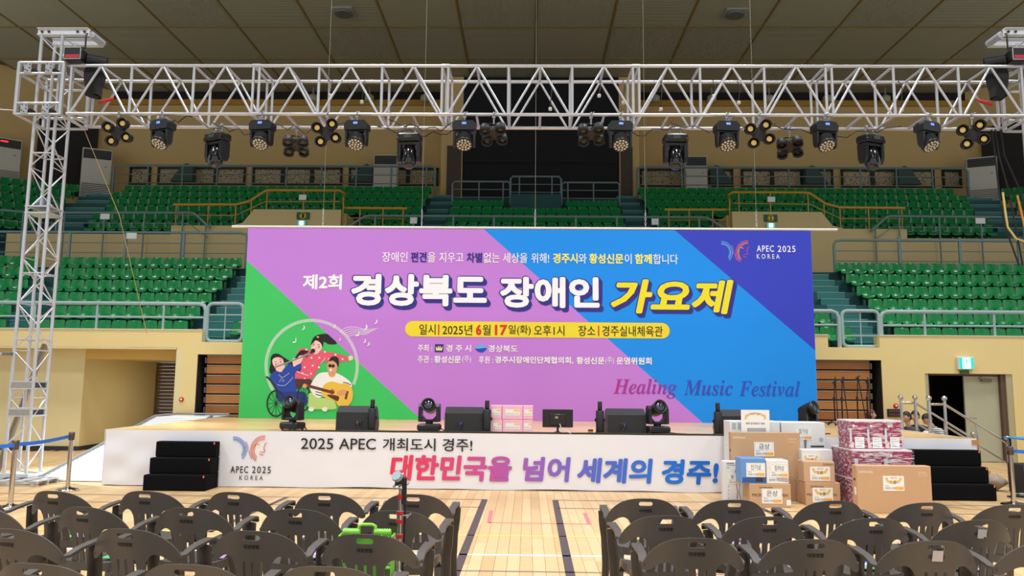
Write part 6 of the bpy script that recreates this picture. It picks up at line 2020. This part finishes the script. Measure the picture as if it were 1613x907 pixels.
def plate(outer, holes, fn, thick, cuts):
    """flat outline with holes (x, z) -> triangulated, cut into strips, bent by fn(x, z) -> point, given thickness along y"""
    cu = bpy.data.curves.new('plate', 'CURVE')
    cu.dimensions = '2D'
    cu.fill_mode = 'BOTH'
    for loop in [outer] + holes:
        sp = cu.splines.new('POLY')
        sp.points.add(len(loop) - 1)
        for p, (a, b) in zip(sp.points, loop):
            p.co = (a, b, 0, 1)
        sp.use_cyclic_u = True
    ob = bpy.data.objects.new('plate', cu)
    me = bpy.data.meshes.new_from_object(ob)
    bm = bmesh.new()
    bm.from_mesh(me)
    bmesh.ops.remove_doubles(bm, verts=bm.verts, dist=1e-5)
    for x in cuts:
        bmesh.ops.bisect_plane(bm, geom=bm.verts[:] + bm.edges[:] + bm.faces[:], plane_co=(x, 0, 0), plane_no=(1, 0, 0))
    for z in [0.42 + 0.0253 * k for k in range(15)]:
        bmesh.ops.bisect_plane(bm, geom=bm.verts[:] + bm.edges[:] + bm.faces[:], plane_co=(0, z, 0), plane_no=(0, 1, 0))
    bm.verts.ensure_lookup_table()
    vs = [fn(v.co.x, v.co.y) for v in bm.verts]
    for i, v in enumerate(bm.verts):
        v.index = i
    mb = MB()
    n = len(vs)
    fs = [tuple(v.index for v in f.verts) for f in bm.faces]
    ed = [tuple(v.index for v in e.verts) for e in bm.edges if len(e.link_faces) == 1]
    mb.add(vs, fs, 0, True)
    back = [p + V((0, thick, 0)) for p in vs]
    mb.add(back, [f[::-1] for f in fs], 0, True)
    mb.add(vs + back, [(a, b, b + n, a + n) for a, b in ed], 0, False)
    bm.free()
    bpy.data.objects.remove(ob)
    bpy.data.curves.remove(cu)
    bpy.data.meshes.remove(me)
    return mb


def strap(mb, pts, w, th, wdir=None):
    """flat bar swept along pts; w across (x by default), th through"""
    P = [V(p) for p in pts]
    n = len(P)
    vs = []
    for i, p in enumerate(P):
        d = (P[min(i + 1, n - 1)] - P[max(i - 1, 0)]).normalized()
        a = V(wdir[i]) if wdir else V((1, 0, 0))
        a = (a - d * a.dot(d)).normalized()
        b = d.cross(a)
        ww = w[i] if isinstance(w, (list, tuple)) else w
        for s, t in ((-1, -1), (1, -1), (1, 1), (-1, 1)):
            vs.append(p + a * (s * ww / 2) + b * (t * th / 2))
    fs = [(0, 1, 2, 3), tuple(4 * (n - 1) + k for k in (3, 2, 1, 0))]
    for i in range(n - 1):
        for k in range(4):
            fs.append((4 * i + k, 4 * i + (k + 1) % 4, 4 * i + 4 + (k + 1) % 4, 4 * i + 4 + k))
    return mb.add(vs, fs)


def back_pt(x, z):
    t = (z - 0.42) / 0.38
    return V((x, -0.205 - 0.075 * t + (0.95 + 0.35 * t) * x * x, z))


half = [(0, .800), (.055, .799), (.11, .792), (.16, .778), (.205, .754), (.243, .722), (.272, .686), (.288, .655), (.293, .634), (.286, .622), (.268, .620), (.248, .628), (.228, .642), (.205, .657), (.18, .667), (.155, .668), (.132, .658), (.115, .635), (.107, .60), (.105, .53), (.113, .45), (.130, .405)]
half = [(a, .8 - (.8 - b) * 1.13 if b > .6 else b - .012 * (b > .5)) for a, b in half]
outer = smooth_poly(half[:-1] + [half[-1]], 2, False)
outer = outer + [(-a, b) for a, b in outer[::-1][:-1]]


def slot(cx, cz, w, h):
    r = min(w, h) / 2
    o = []
    for (sx, sz, a0) in ((1, 1, 0), (-1, 1, 90), (-1, -1, 180), (1, -1, 270)):
        for k in range(4):
            a = R(a0 + 30 * k)
            o.append((cx + sx * (w / 2 - r) + r * math.cos(a), cz + sz * (h / 2 - r) + r * math.sin(a)))
    return o


holes = [slot(0, .760, .104, .030)] + [slot(x, .525, .018, .20) for x in (-.053, 0, .053)]
chair = thing('garden_chair', 'x', 'chair', (0, 0, 0), 'grey brown plastic armchairs set out before the stage')
bk = plate(outer, holes, back_pt, 0.010, [k * 0.0241 for k in range(-12, 13)]).build('backrest', CHM, chair)
gl, gf = glyphs('대경렌탈')
mb = MB()
for k in range(5):
    a = 2 * PI * k / 5
    r = 0.0 if k == 4 else 0.0011
    mb.add([back_pt(-0.047 + 0.094 * u + r * math.cos(a), 0.698 + 0.022 * t + r * math.sin(a)) - V((0, 0.0015 + 0.0001 * k, 0)) for u, t in gl], gf)
mb.build('rental_print', mat('black_chair_print', (24, 22, 22), 0.6), bk)


def seat_fn(d):
    def fn(u, v):
        x = (2 * u - 1)
        w = 0.225 - 0.03 * (1 - v) ** 2 - 0.012 * v * v
        y = -0.205 + 0.44 * v
        z = 0.425 - 0.022 * math.sin(PI * v) * (1 - x * x) + 0.010 * abs(x) ** 4 - (0.05 * max(0, v - 0.86) / 0.14) - d
        return V((x * w, y, z))
    return fn


sm_ = MB().grid(seat_fn(0), 14, 14).grid(seat_fn(0.012), 14, 14)
rim = []
f0 = seat_fn(0)
for u, v in [(k / 14, 0) for k in range(14)] + [(1, k / 14) for k in range(14)] + [(1 - k / 14, 1) for k in range(14)] + [(0, 1 - k / 14) for k in range(14)]:
    rim.append(f0(u, v))
m_ = len(rim)
sm_.add(rim + [p + V((0, 0, -0.055)) for p in rim], [(i, (i + 1) % m_, m_ + (i + 1) % m_, m_ + i) for i in range(m_)], 0, True)
sm_.build('seat', CHM, chair)
for s in (-1, 1):
    a = MB()
    e0 = back_pt(0.280 * s, 0.628)
    pts = [e0 + V((-0.012 * s, 0, 0)), e0 + V((0.006 * s, 0.04, 0.006)), (0.272 * s, -0.02, 0.655), (0.280 * s, 0.08, 0.672), (0.281 * s, 0.155, 0.678), (0.279 * s, 0.19, 0.668), (0.277 * s, 0.203, 0.64)]
    strap(a, pts, [0.030, 0.040, 0.050, 0.056, 0.058, 0.056, 0.052], 0.016)
    a.build('armrest', CHM, chair)
    l = MB()
    leg = [(0.299 * s, 0.108, 0.648), (0.290 * s, 0.122, 0.55), (0.268 * s, 0.155, 0.43), (0.262 * s, 0.185, 0.22), (0.272 * s, 0.215, 0.0)]
    strap(l, leg, [0.052, 0.056, 0.062, 0.052, 0.042], 0.014)
    strap(l, [(p[0] + 0.024 * s * -1, p[1] - 0.022, p[2]) for p in leg[:-1]] + [(leg[-1][0] - 0.018 * s, leg[-1][1] - 0.02, 0)], [0.045, 0.05, 0.06, 0.05, 0.04], 0.012, [(0, 1, 0)] * 5)
    l.build('leg', CHM, chair)
    l = MB()
    leg = [(0.185 * s, -0.185, 0.43), (0.195 * s, -0.225, 0.22), (0.210 * s, -0.275, 0.0)]
    strap(l, leg, [0.060, 0.052, 0.042], 0.013)
    strap(l, [(p[0] + 0.026 * s, p[1] + 0.024, p[2]) for p in leg], [0.055, 0.05, 0.04], 0.012, [(0, 1, 0)] * 3)
    l.build('leg', CHM, chair)

LEAF = thing('programme_leaflet', 'x', 'leaflet', (0, 0, 0), 'printed leaflets lying on the chair seats')
MB().box((0, 0, 0.0015), (0.16, 0.21, 0.003)).build('sheet', PAPER, LEAF)
for nm, m, p in (('lilac_print', lil, [(-.08, -.105), (.08, -.105), (.08, .03), (-.02, .105), (-.08, .105)]), ('blue_print', blu, [(.08, .03), (.08, .105), (-.02, .105)]), ('green_print', grn, [(-.08, -.105), (.05, -.105), (-.08, .0)])):
    MB().add([(a, b, 0.0036 + (0.0006 if nm == 'green_print' else 0)) for a, b in p], [tuple(range(len(p)))]).build(nm, m, LEAF)
MB().box((0.0, 0.02, 0.0045), (0.10, 0.03, 0.0006)).build('title_strip', PAPER, LEAF)

rows = [   # (x, y of the back's top middle) of each chair, row by row from the stage, left and right of the aisle
    ('first row', 'left', [(-4.326, 5.999, 0.763), (-3.644, 6.024, 0.763), (-2.959, 6.083, 0.763), (-2.269, 6.092, 0.763), (-1.564, 6.102, 0.763), (-0.874, 6.094, 0.763)]),
    ('first row', 'right', [(0.9, 6.017, 0.763), (1.565, 6.01, 0.763), (2.326, 6.026, 0.763), (2.991, 5.989, 0.763), (3.612, 5.95, 0.763)]),
    ('second row', 'left', [(-3.707, 5.275, 0.763), (-2.999, 5.305, 0.763), (-2.296, 5.321, 0.763), (-1.557, 5.324, 0.763), (-0.877, 5.316, 0.763)]),
    ('second row', 'right', [(0.919, 5.257, 0.763), (1.601, 5.27, 0.763), (2.292, 5.265, 0.763), (2.963, 5.245, 0.763)]),
    ('third row', 'left', [(-2.978, 4.512, 0.763), (-2.318, 4.558, 0.763), (-1.577, 4.544, 0.763), (-0.914, 4.49, 0.763)]),
    ('third row', 'right', [(0.96, 4.511, 0.763), (1.626, 4.521, 0.763), (2.298, 4.522, 0.763), (2.97, 4.541, 0.763)]),
    ('fourth row', 'left', [(-2.302, 3.691, 0.763), (-1.596, 3.715, 0.763), (-0.939, 3.712, 0.763)]),
    ('fourth row', 'right', [(0.882, 3.612, 0.763), (1.549, 3.628, 0.763)]),
]
rnd = random.Random(11)
first = True
leaffirst = True
chairs = {}
for rn, sd, pts in rows:
    n = len(pts)
    for k, p in enumerate(pts):
        idx = n - k if sd == 'left' else k + 1
        rz = rnd.uniform(-3, 3) + (3.2 if sd == 'left' else 2.2) * p[0]
        rot = Matrix.Rotation(R(rz), 3, 'Z')
        off = rot @ V((0, -0.275, 0))
        loc = (p[0] - off.x, p[1] - off.y, 0)
        lab = 'grey brown plastic armchair, %s from the aisle in the %s on the %s' % (ORD[idx - 1], rn, sd)
        if first:
            c = chair
            c.location = loc
            c.rotation_euler = (0, 0, R(rz))
            c['label'] = lab
            first = False
        else:
            c = dup(chair, loc, (0, 0, R(rz)), lab)
        chairs[(rn, sd, idx)] = (c, rot)
for (key, dx, dy, rr) in ((('second row', 'left', 3), .06, .05, 10), (('second row', 'left', 4), .08, .04, -8), (('second row', 'left', 2), .02, .10, 6), (('third row', 'left', 3), .10, .02, 14), (('first row', 'left', 5), .05, .02, 6), (('third row', 'left', 2), .12, .08, 0), (('third row', 'left', 1), .10, .10, 12), (('second row', 'right', 1), -.08, .06, -8), (('third row', 'right', 1), -.06, .05, 6), (('second row', 'right', 2), .06, .1, 16), (('second row', 'right', 3), .10, .06, 20), (('third row', 'right', 2), .12, .08, -12), (('third row', 'right', 3), .10, .05, 14), (('second row', 'right', 4), .1, .08, 5), (('first row', 'right', 2), .05, .08, 8), (('first row', 'right', 4), .08, .05, -6), (('second row', 'left', 1), .05, .06, 9)):
    c, rot = chairs[key]
    p = rot @ V((dx, dy, 0)) + V(c.location)
    lab = 'printed leaflet on the seat of the %s chair from the aisle, %s %s' % (ORD[key[2] - 1], key[0], key[1])
    if leaffirst:
        o = LEAF
        leaffirst = False
    else:
        o = dup(LEAF, None)
    o.location = (p.x, p.y, 0.424)
    o.rotation_euler = (0, 0, R(rr))
    o['label'] = lab
# torn paper stuck over the print of two chairs
for key, lab in ((('third row', 'right', 3), 'square grey paper taped over the print of a third row chair back'), (('second row', 'right', 4), 'torn pale paper taped over the print of a second row chair back')):
    c, rot = chairs[key]
    pl = [(-.028, .686), (.034, .684), (.036, .744), (-.024, .746)] if 'square' in lab else [(-.03, .682), (.008, .678), (.02, .694), (.026, .686), (.034, .688), (.036, .738), (-.028, .742)]
    V_ = [rot @ (back_pt(a - .0, b) - V((0, .004, 0))) + V(c.location) for a, b in pl]
    tag(MB().add(V_ + [q_ + V((0, .001, 0)) for q_ in V_], [tuple(range(len(V_))), tuple(range(2 * len(V_) - 1, len(V_) - 1, -1))]).build('taped_paper', mat('greyed_paper', (182, 174, 170), 0.8)), lab, 'paper')

# ---- light stand with phone clamp between the second and third rows
sx, sy = (-0.95, 6.071, 0)[0], 4.93
sx = on(630.5, 800, sy)[0]
t = thing('phone_tripod', 'chrome telescopic light stand with red joints and a phone clamp on top', 'tripod', (sx, sy, 0))
CHR = mat('chrome_tube', (196, 196, 198), 0.14, 0.95)
REDJ = mat('red_joint', (176, 26, 32), 0.35)
MB().cyl((sx, sy, 0.12), (sx, sy, 0.72), 0.017, n=14).build('lower_tube', CHR, t)
MB().cyl((sx, sy, 0.70), (sx, sy, 0.84), 0.0145, n=14).build('middle_tube', CHR, t)
MB().cyl((sx, sy, 0.84), (sx, sy, 0.985), 0.012, n=14).build('upper_tube', CHR, t)
for z, h in ((0.685, 0.075), (0.825, 0.07)):
    MB().cyl((sx, sy, z - h / 2), (sx, sy, z + h / 2), 0.0215, n=14).build('joint_sleeve', CHR, t)
    for dz in (-h * .38, h * .32):
        MB().cyl((sx, sy, z + dz - 0.011), (sx, sy, z + dz + 0.011), 0.0235, n=14).build('red_collar', REDJ, t)
    s = -1 if z < 0.7 else 1
    k = MB().cyl((sx + s * 0.02, sy - .01, z + .01), (sx + s * 0.05, sy - .015, z + .01), 0.006, n=8)
    k.tube([(sx + s * 0.045, sy - .015, z - .004), (sx + s * 0.052, sy - .015, z + .01), (sx + s * 0.07, sy - .015, z + .024)], 0.006, 6)
    k.build('wing_screw', CHR, t)
MB().cyl((sx, sy, 0.93), (sx, sy, 0.962), 0.0185, n=12).build('red_collar', REDJ, t)
MB().cyl((sx, sy, 0.962), (sx, sy, 1.0), 0.012, n=12).ball((sx, sy, 1.0), 0.018, 10, 8).build('swivel', CHR, t)
cl = MB().box((sx + 0.022, sy, 0.985), (0.03, 0.03, 0.17), bev=0.008).box((sx + .004, sy, 1.045), (0.06, 0.035, 0.05), bev=0.01)
cl.box((sx - .02, sy - .01, 1.03), (0.03, 0.03, 0.03), bev=0.006)
cl.build('phone_clamp', BLACKP, t)
MB().cyl((sx - .012, sy - .03, 1.066), (sx - .022, sy - .05, 1.082), 0.032, n=20).build('round_mount', mat('grey_blue_disc', (150, 164, 172), 0.25, 0.3), t)
k = MB()
for (a, b) in ((-.042, 1.055), (.045, 1.03), (.012, 1.085), (-.038, 1.012)):
    k.ball((sx + a, sy - .02, b), 0.010, 8, 6)
k.build('lock_knob', CHR, t)['kind'] = 'stuff'
MB().tube([(sx + .03, sy + .005, 0.93), (sx + .028, sy + .01, 0.75), (sx + .022, sy + .01, 0.5), (sx + .05, sy + .04, 0.25)], 0.007, 6).build('cable', CABLE, t)
for k in range(3):
    a = R(-35 + 120 * k)
    d = V((math.cos(a), math.sin(a), 0))
    f = V((sx, sy, 0))
    MB().cyl(f + d * 0.02 + V((0, 0, 0.50)), f + d * 0.32 + V((0, 0, 0.012)), 0.011, n=8).build('leg', CHR, t)
    MB().cyl(f + d * 0.02 + V((0, 0, 0.16)), f + d * 0.22 + V((0, 0, 0.24)), 0.006, n=6).build('stay', CHR, t)
    MB().ball(f + d * 0.32 + V((0, 0, 0.014)), 0.014, 8, 6).build('rubber_foot', BLACKP, t)

# ---- green plastic folding carrier standing behind a chair
gy = 4.98
gx = on(578, 850, gy)[0]
GRN = mat('lime_green_plastic', (128, 200, 62), 0.4, spec=0.5)
t = thing('folding_crate', 'lime green folded plastic carrier with handle between chairs and light stand', 'crate', (gx, gy, 0))
w = 0.30
q = on(578, 838, gy)[2]
for s in (-1, 1):
    MB().cyl((gx + s * 0.045, gy, q), (gx + s * w / 2, gy, q), 0.020, n=12).build('ribbed_grip', GRN, t)
    r_ = MB()
    for k in range(7):
        xx = gx + s * (0.05 + 0.0145 * k)
        r_.cyl((xx, gy, q), (xx + s * .006, gy, q), 0.024, n=12)
    r_.build('grip_ribs', GRN, t)['kind'] = 'stuff'
    bd = MB()
    for xa in (-1, 1):
        bd.box((gx + s * (w / 2 - 0.02) + xa * 0.034, gy + 0.0, q / 2), (0.012, 0.10, q - .02), bev=0.004)
    for k in range(9):
        bd.box((gx + s * (w / 2 - 0.02), gy, 0.05 + (q - .1) * k / 8), (0.07, 0.09, 0.016), bev=0.004)
    bd.build('lattice_side', GRN, t)
MB().tube([(gx - .052, gy, q + .0), (gx - .05, gy, q + .038), (gx - .03, gy, q + .046), (gx + .03, gy, q + .046), (gx + .05, gy, q + .038), (gx + .052, gy, q)], 0.011, 8).build('carry_handle', GRN, t)
MB().box((gx, gy + 0.03, q * .52), (w - 0.06, 0.02, q * .85), bev=0.006).build('folded_panel', mat('deep_lime_plastic', (98, 170, 48), 0.4), t)

# ================================================================== PEOPLE SITTING BESIDE THE STAGE
SKIN = mat('warm_skin', (206, 152, 122), 0.5, var=0.04, vs=14)
SKIN2 = mat('fair_skin', (222, 172, 146), 0.5, var=0.04, vs=14)
HAIRB = mat('black_hair', (22, 19, 19), 0.45, bump=0.35, bs=120)
HAIRR = mat('auburn_hair', (110, 58, 46), 0.45, bump=0.3, bs=90)
CHARC = mat('charcoal_shirt', (66, 72, 80), 0.85, var=0.06, vs=9, bump=0.15, bs=30)
DARKT = mat('dark_trousers', (38, 40, 48), 0.9, bump=0.1, bs=40)
STRIPE = mat('striped_shirt', (240, 240, 240), 0.85)
nt = STRIPE.node_tree
tc, wv, rp = nt.nodes.new('ShaderNodeTexCoord'), nt.nodes.new('ShaderNodeTexWave'), nt.nodes.new('ShaderNodeValToRGB')
wv.bands_direction = 'Z'
wv.inputs['Scale'].default_value = 9.0
wv.inputs['Distortion'].default_value = 0.6
rp.color_ramp.interpolation = 'CONSTANT'
rp.color_ramp.elements[0].color = rgb((32, 32, 40))
rp.color_ramp.elements[1].position = 0.45
rp.color_ramp.elements[1].color = rgb((236, 236, 236))
nt.links.new(tc.outputs['Object'], wv.inputs['Vector'])
nt.links.new(wv.outputs[0], rp.inputs[0])
nt.links.new(rp.outputs[0], nt.nodes['Principled BSDF'].inputs['Base Color'])


def skin_mesh(name, verts, edges, radii, m, parent, levels=2, root=0):
    me = bpy.data.meshes.new(name)
    me.from_pydata(verts, edges, [])
    o = bpy.data.objects.new(name, me)
    COL.objects.link(o)
    sk = o.modifiers.new('skin', 'SKIN')
    for i, v in enumerate(me.skin_vertices[0].data):
        v.radius = (radii[i], radii[i]) if not isinstance(radii[i], tuple) else radii[i]
        v.use_root = (i == root)
    sb_ = o.modifiers.new('sub', 'SUBSURF')
    sb_.levels = sb_.render_levels = levels
    dg = bpy.context.evaluated_depsgraph_get()
    new = bpy.data.meshes.new_from_object(o.evaluated_get(dg))
    bpy.data.objects.remove(o)
    bpy.data.meshes.remove(me)
    new.materials.clear()
    new.materials.append(m)
    for p in new.polygons:
        p.use_smooth = True
    new.name = name
    return link(name, new, parent)


def head_mesh(m):
    """face towards -Y; origin at the chin-neck joint, about 0.235 m tall"""
    mb = MB()
    nu, nv = 28, 22

    def fn(u, v):
        th, ph = 2 * PI * u, PI * (v * 0.998 + 0.001)
        x, y, z = math.sin(ph) * math.sin(th), -math.sin(ph) * math.cos(th), -math.cos(ph)
        f = max(0, -y)
        wx = 0.076 if z > -0.2 else 0.076 - 0.030 * min(1, (-0.2 - z) / 0.8)
        p = V((x * wx, y * 0.096 + 0.012 * (z > 0) * z, z * 0.118 + 0.118))
        if f > 0:
            p.y -= 0.024 * math.exp(-((x / 0.16) ** 2 + ((z + 0.12) / 0.22) ** 2)) * f        # nose
            p.y += 0.010 * (math.exp(-(((abs(x) - 0.40) / 0.17) ** 2 + ((z - 0.10) / 0.12) ** 2))) * f   # eye sockets
            p.y -= 0.006 * math.exp(-((x / 0.30) ** 2 + ((z + 0.46) / 0.10) ** 2)) * f       # lips
            p.y -= 0.008 * math.exp(-((x / 0.30) ** 2 + ((z + 0.80) / 0.16) ** 2)) * f       # chin
            p.y -= 0.004 * math.exp(-(((abs(x) - 0.35) / 0.25) ** 2 + ((z - 0.26) / 0.07) ** 2)) * f     # brows
        return p
    mb.grid(fn, nu, nv)
    for s in (-1, 1):
        mb.ball((s * 0.077, 0.008, 0.118), 0.03, 10, 8, sc=(0.35, 0.6, 1.05))
    return mb


def put_head(parent, root, at, rz, tilt, skin, hairm, hair='short', sc=1.0):
    hd = head_mesh(skin).build('head', skin, None)
    hd.parent = parent
    hd.location = V(at) - V(root)
    hd.rotation_euler = Euler((R(tilt), 0, R(rz)), 'XYZ')
    hd.scale = (sc, sc, sc)
    for s in (-1, 1):
        e = MB().ball((s * 0.030, -0.079, 0.130), 0.0095, 10, 8, sc=(1.15, .7, .7)).mesh('eye', mat('eye_dark', (40, 30, 28), 0.2))
        link('eye', e, hd)
        b = MB().tube([(s * 0.014, -0.092, 0.148), (s * 0.031, -0.091, 0.153), (s * 0.048, -0.080, 0.149)], 0.0035, 5).mesh('eyebrow', hairm)
        link('eyebrow', b, hd)
    link('mouth', MB().tube([(-0.022, -0.090, 0.062), (-0.008, -0.097, 0.064), (0.008, -0.097, 0.064), (0.022, -0.090, 0.062)], 0.004, 6).mesh('mouth', mat('lip', (168, 96, 88), 0.5)), hd)

    def hf(u, v):
        th, ph = 2 * PI * u, PI * 0.64 * v
        front = math.cos(th)          # 1 at the face
        low = {'short': 0.62, 'bob': 0.98, 'tied': 0.70}[hair]
        lim = (0.36 if front > 0.35 else (low - (low - 0.36) * max(0, front + 0.1) / 0.45 if front > -0.1 else low))
        ph = PI * lim * v
        r = 1.09 + 0.025 * math.sin(9 * th) * v
        return V((math.sin(ph) * math.sin(th) * 0.078 * r, -math.sin(ph) * math.cos(th) * 0.098 * r + 0.006, math.cos(ph) * 0.120 * r + 0.120))
    h = MB().grid(hf, 32, 12)
    if hair == 'tied':
        h.ball((0, 0.115, 0.15), 0.035, 12, 8)
    h2 = h.mesh('hair', hairm)
    link('hair', h2, hd)
    return hd


def hand_mesh(m, side=1):
    """relaxed hand, fingers along +X, palm down; wrist at the origin"""
    mb = MB()
    mb.ball((0.045, 0, 0), 0.045, 12, 8, sc=(1.0, 0.85, 0.36))
    for k, (y, l) in enumerate(((0.030, .066), (0.011, .076), (-0.009, .070), (-0.027, .055))):
        mb.tube([(0.07, y * side, 0.0), (0.085 + l * .35, y * 1.1 * side, 0.002), (0.085 + l * .75, y * 1.12 * side, -0.010), (0.082 + l, y * 1.1 * side, -0.026)], [0.0095, 0.009, 0.008, 0.006], 8)
    mb.tube([(0.02, 0.030 * side, -0.004), (0.05, 0.055 * side, -0.012), (0.082, 0.058 * side, -0.022)], [0.012, 0.010, 0.007], 8)
    return mb


def sitter(label, base, face, lean, shirt, skin, hairm, hair, head_tilt, arm_fwd, sc=1.0, nm='person', longer=False, head_turn=0):
    """person on a seat 0.40 m high; face = direction in degrees about Z (0 looks towards -Y)"""
    t = thing(nm, label, 'person', base)
    rm = Matrix.Rotation(R(face), 3, 'Z')
    b = V(base)
    seat = 0.46

    def w(x, y, z):
        return tuple(rm @ V((x, y, z)) * 1.0 + V((0, 0, 0)))
    L = math.sin(R(lean))
    C = math.cos(R(lean))

    def up(x, h, y=0.0):     # point on the leaning spine
        return w(x, -L * h + y, seat + C * h)
    tv = [w(0, 0, seat), up(0, .16), up(0, .32), up(0, .45), up(0, .53),
          up(-.165, .44), up(.165, .44)]
    te = [(0, 1), (1, 2), (2, 3), (3, 4), (3, 5), (3, 6)]
    tr = [(.155, .125), (.15, .11), (.165, .115), (.12, .085), (.058, .058), (.072, .07), (.072, .07)]
    sl = []
    for s in (-1, 1):
        i = 5 if s < 0 else 6
        e = up(.22 * s, .20, -0.06 - .04 * arm_fwd)
        tv.append(e)
        tr.append((.052, .05))
        te.append((i, len(tv) - 1))
        sl.append(e)
    skin_mesh('shirt', tv, te, tr, shirt, t)
    for k, s in enumerate((-1, 1)):
        e = sl[k]
        h = w(.12 * s, -L * .2 - .30 - .08 * arm_fwd, seat + .18 + .05 * arm_fwd)
        mid = tuple((a + c) / 2 for a, c in zip(e, h))
        skin_mesh('forearm', [tuple(V(e) + (V(e) - V(h)) * .1), e, mid, h], [(0, 1), (1, 2), (2, 3)], [(.042, .042), (.043, .042), (.038, .036), (.026, .024)], skin, t)
        hm = hand_mesh(skin, -s).mesh('hand', skin)
        ho = link('hand', hm, t, h)
        d = (V(h) - V(e))
        ho.rotation_euler = (0, R(8), math.atan2(d.y, d.x))
    lv = [w(0, .02, seat - .02)]
    lr = [(.15, .115)]
    le = []
    for s in (-1, 1):
        n = len(lv)
        lv += [w(.10 * s, -.05, seat - .02), w(.13 * s, -.42, seat + .01), w(.13 * s, -.45, .24), w(.13 * s, -.42, .07)]
        lr += [(.095, .09), (.068, .068), (.058, .058), (.042, .042)]
        le += [(0, n), (n, n + 1), (n + 1, n + 2), (n + 2, n + 3)]
    skin_mesh('trousers', lv, le, lr, DARKT, t)
    for s in (-1, 1):
        o = MB().ball((0, 0, 0), 0.05, 14, 8, sc=(.85, 2.3, .8)).mesh('shoe', mat('black_shoe', (26, 26, 28), 0.5))
        q_ = w(.13 * s, -.49, .042)
        so = link('shoe', o, t, q_)
        so.rotation_euler = (0, 0, R(face))
    nk = [up(0, .48), up(0, .56), up(0, .64, -.015)]
    skin_mesh('neck', nk, [(0, 1), (1, 2)], [(.055, .055), (.05, .05), (.048, .048)], skin, t)
    put_head(t, (0, 0, 0), up(0, .585, -.02), face + head_turn, head_tilt, skin, hairm, hair, sc)
    return t


def stool(label, x, y, h=0.30):
    t = thing('low_stool', label, 'stool', (x, y, 0))
    MB().box((x, y, h - 0.015), (0.32, 0.32, 0.03), bev=0.01).build('seat', BLACKP, t)
    for a in (-1, 1):
        for b in (-1, 1):
            MB().cyl((x + a * .13, y + b * .13, 0), (x + a * .12, y + b * .12, h - .02), 0.017, n=8).build('leg', BLACKP, t)


sitter('man with short dark hair in a charcoal shirt sitting behind the steel posts, looking left', (7.80, 16.05, -0.10), -80, 10, CHARC, SKIN, HAIRB, 'short', 4, 0.2, 0.96)
sitter('person with black hair in dark clothes, half hidden behind the man in charcoal', (8.27, 16.75, -0.10), -60, 8, mat('dark_top', (36, 36, 42), 0.85), SKIN2, HAIRB, 'short', 6, 0.2, 0.96)
sitter('person in a black and white striped shirt bending forward at the right of the group', (8.42, 16.00, -0.05), -85, 30, STRIPE, SKIN, HAIRB, 'short', 30, 0.8, 0.96)
sitter('person with auburn hair behind the maroon boxes, only the head showing', (7.42, 17.3, -0.10), 80, 6, mat('brown_top', (96, 70, 60), 0.85), SKIN2, HAIRR, 'bob', 4, 0.2, 0.95)
for x, y, lab in ((7.80, 16.05, 'under the man in charcoal'), (8.27, 16.75, 'behind the man in charcoal'), (8.42, 16.00, 'under the person in stripes'), (7.42, 17.3, 'under the person with auburn hair')):
    stool('low black plastic stool ' + lab, x, y, 0.28 if 'stripes' in lab else 0.24)
pp2 = MB().grid(lambda u, v: V((7.95 + 0.20 * u, 15.88 + 0.12 * v, 0.72 + 0.05 * math.sin(PI * u) + 0.03 * v)), 8, 4)
pp2.grid(lambda u, v: V((7.95 + 0.20 * u, 15.88 + 0.12 * v, 0.723 + 0.05 * math.sin(PI * u) + 0.03 * v)), 8, 4)
tag(pp2.build('paper_sheet', PAPER), 'white folded paper held by the person in stripes', 'paper')

print('objects', len(bpy.data.objects), 'tris', sum(len(o.data.polygons) for o in bpy.data.objects if o.type == 'MESH'))
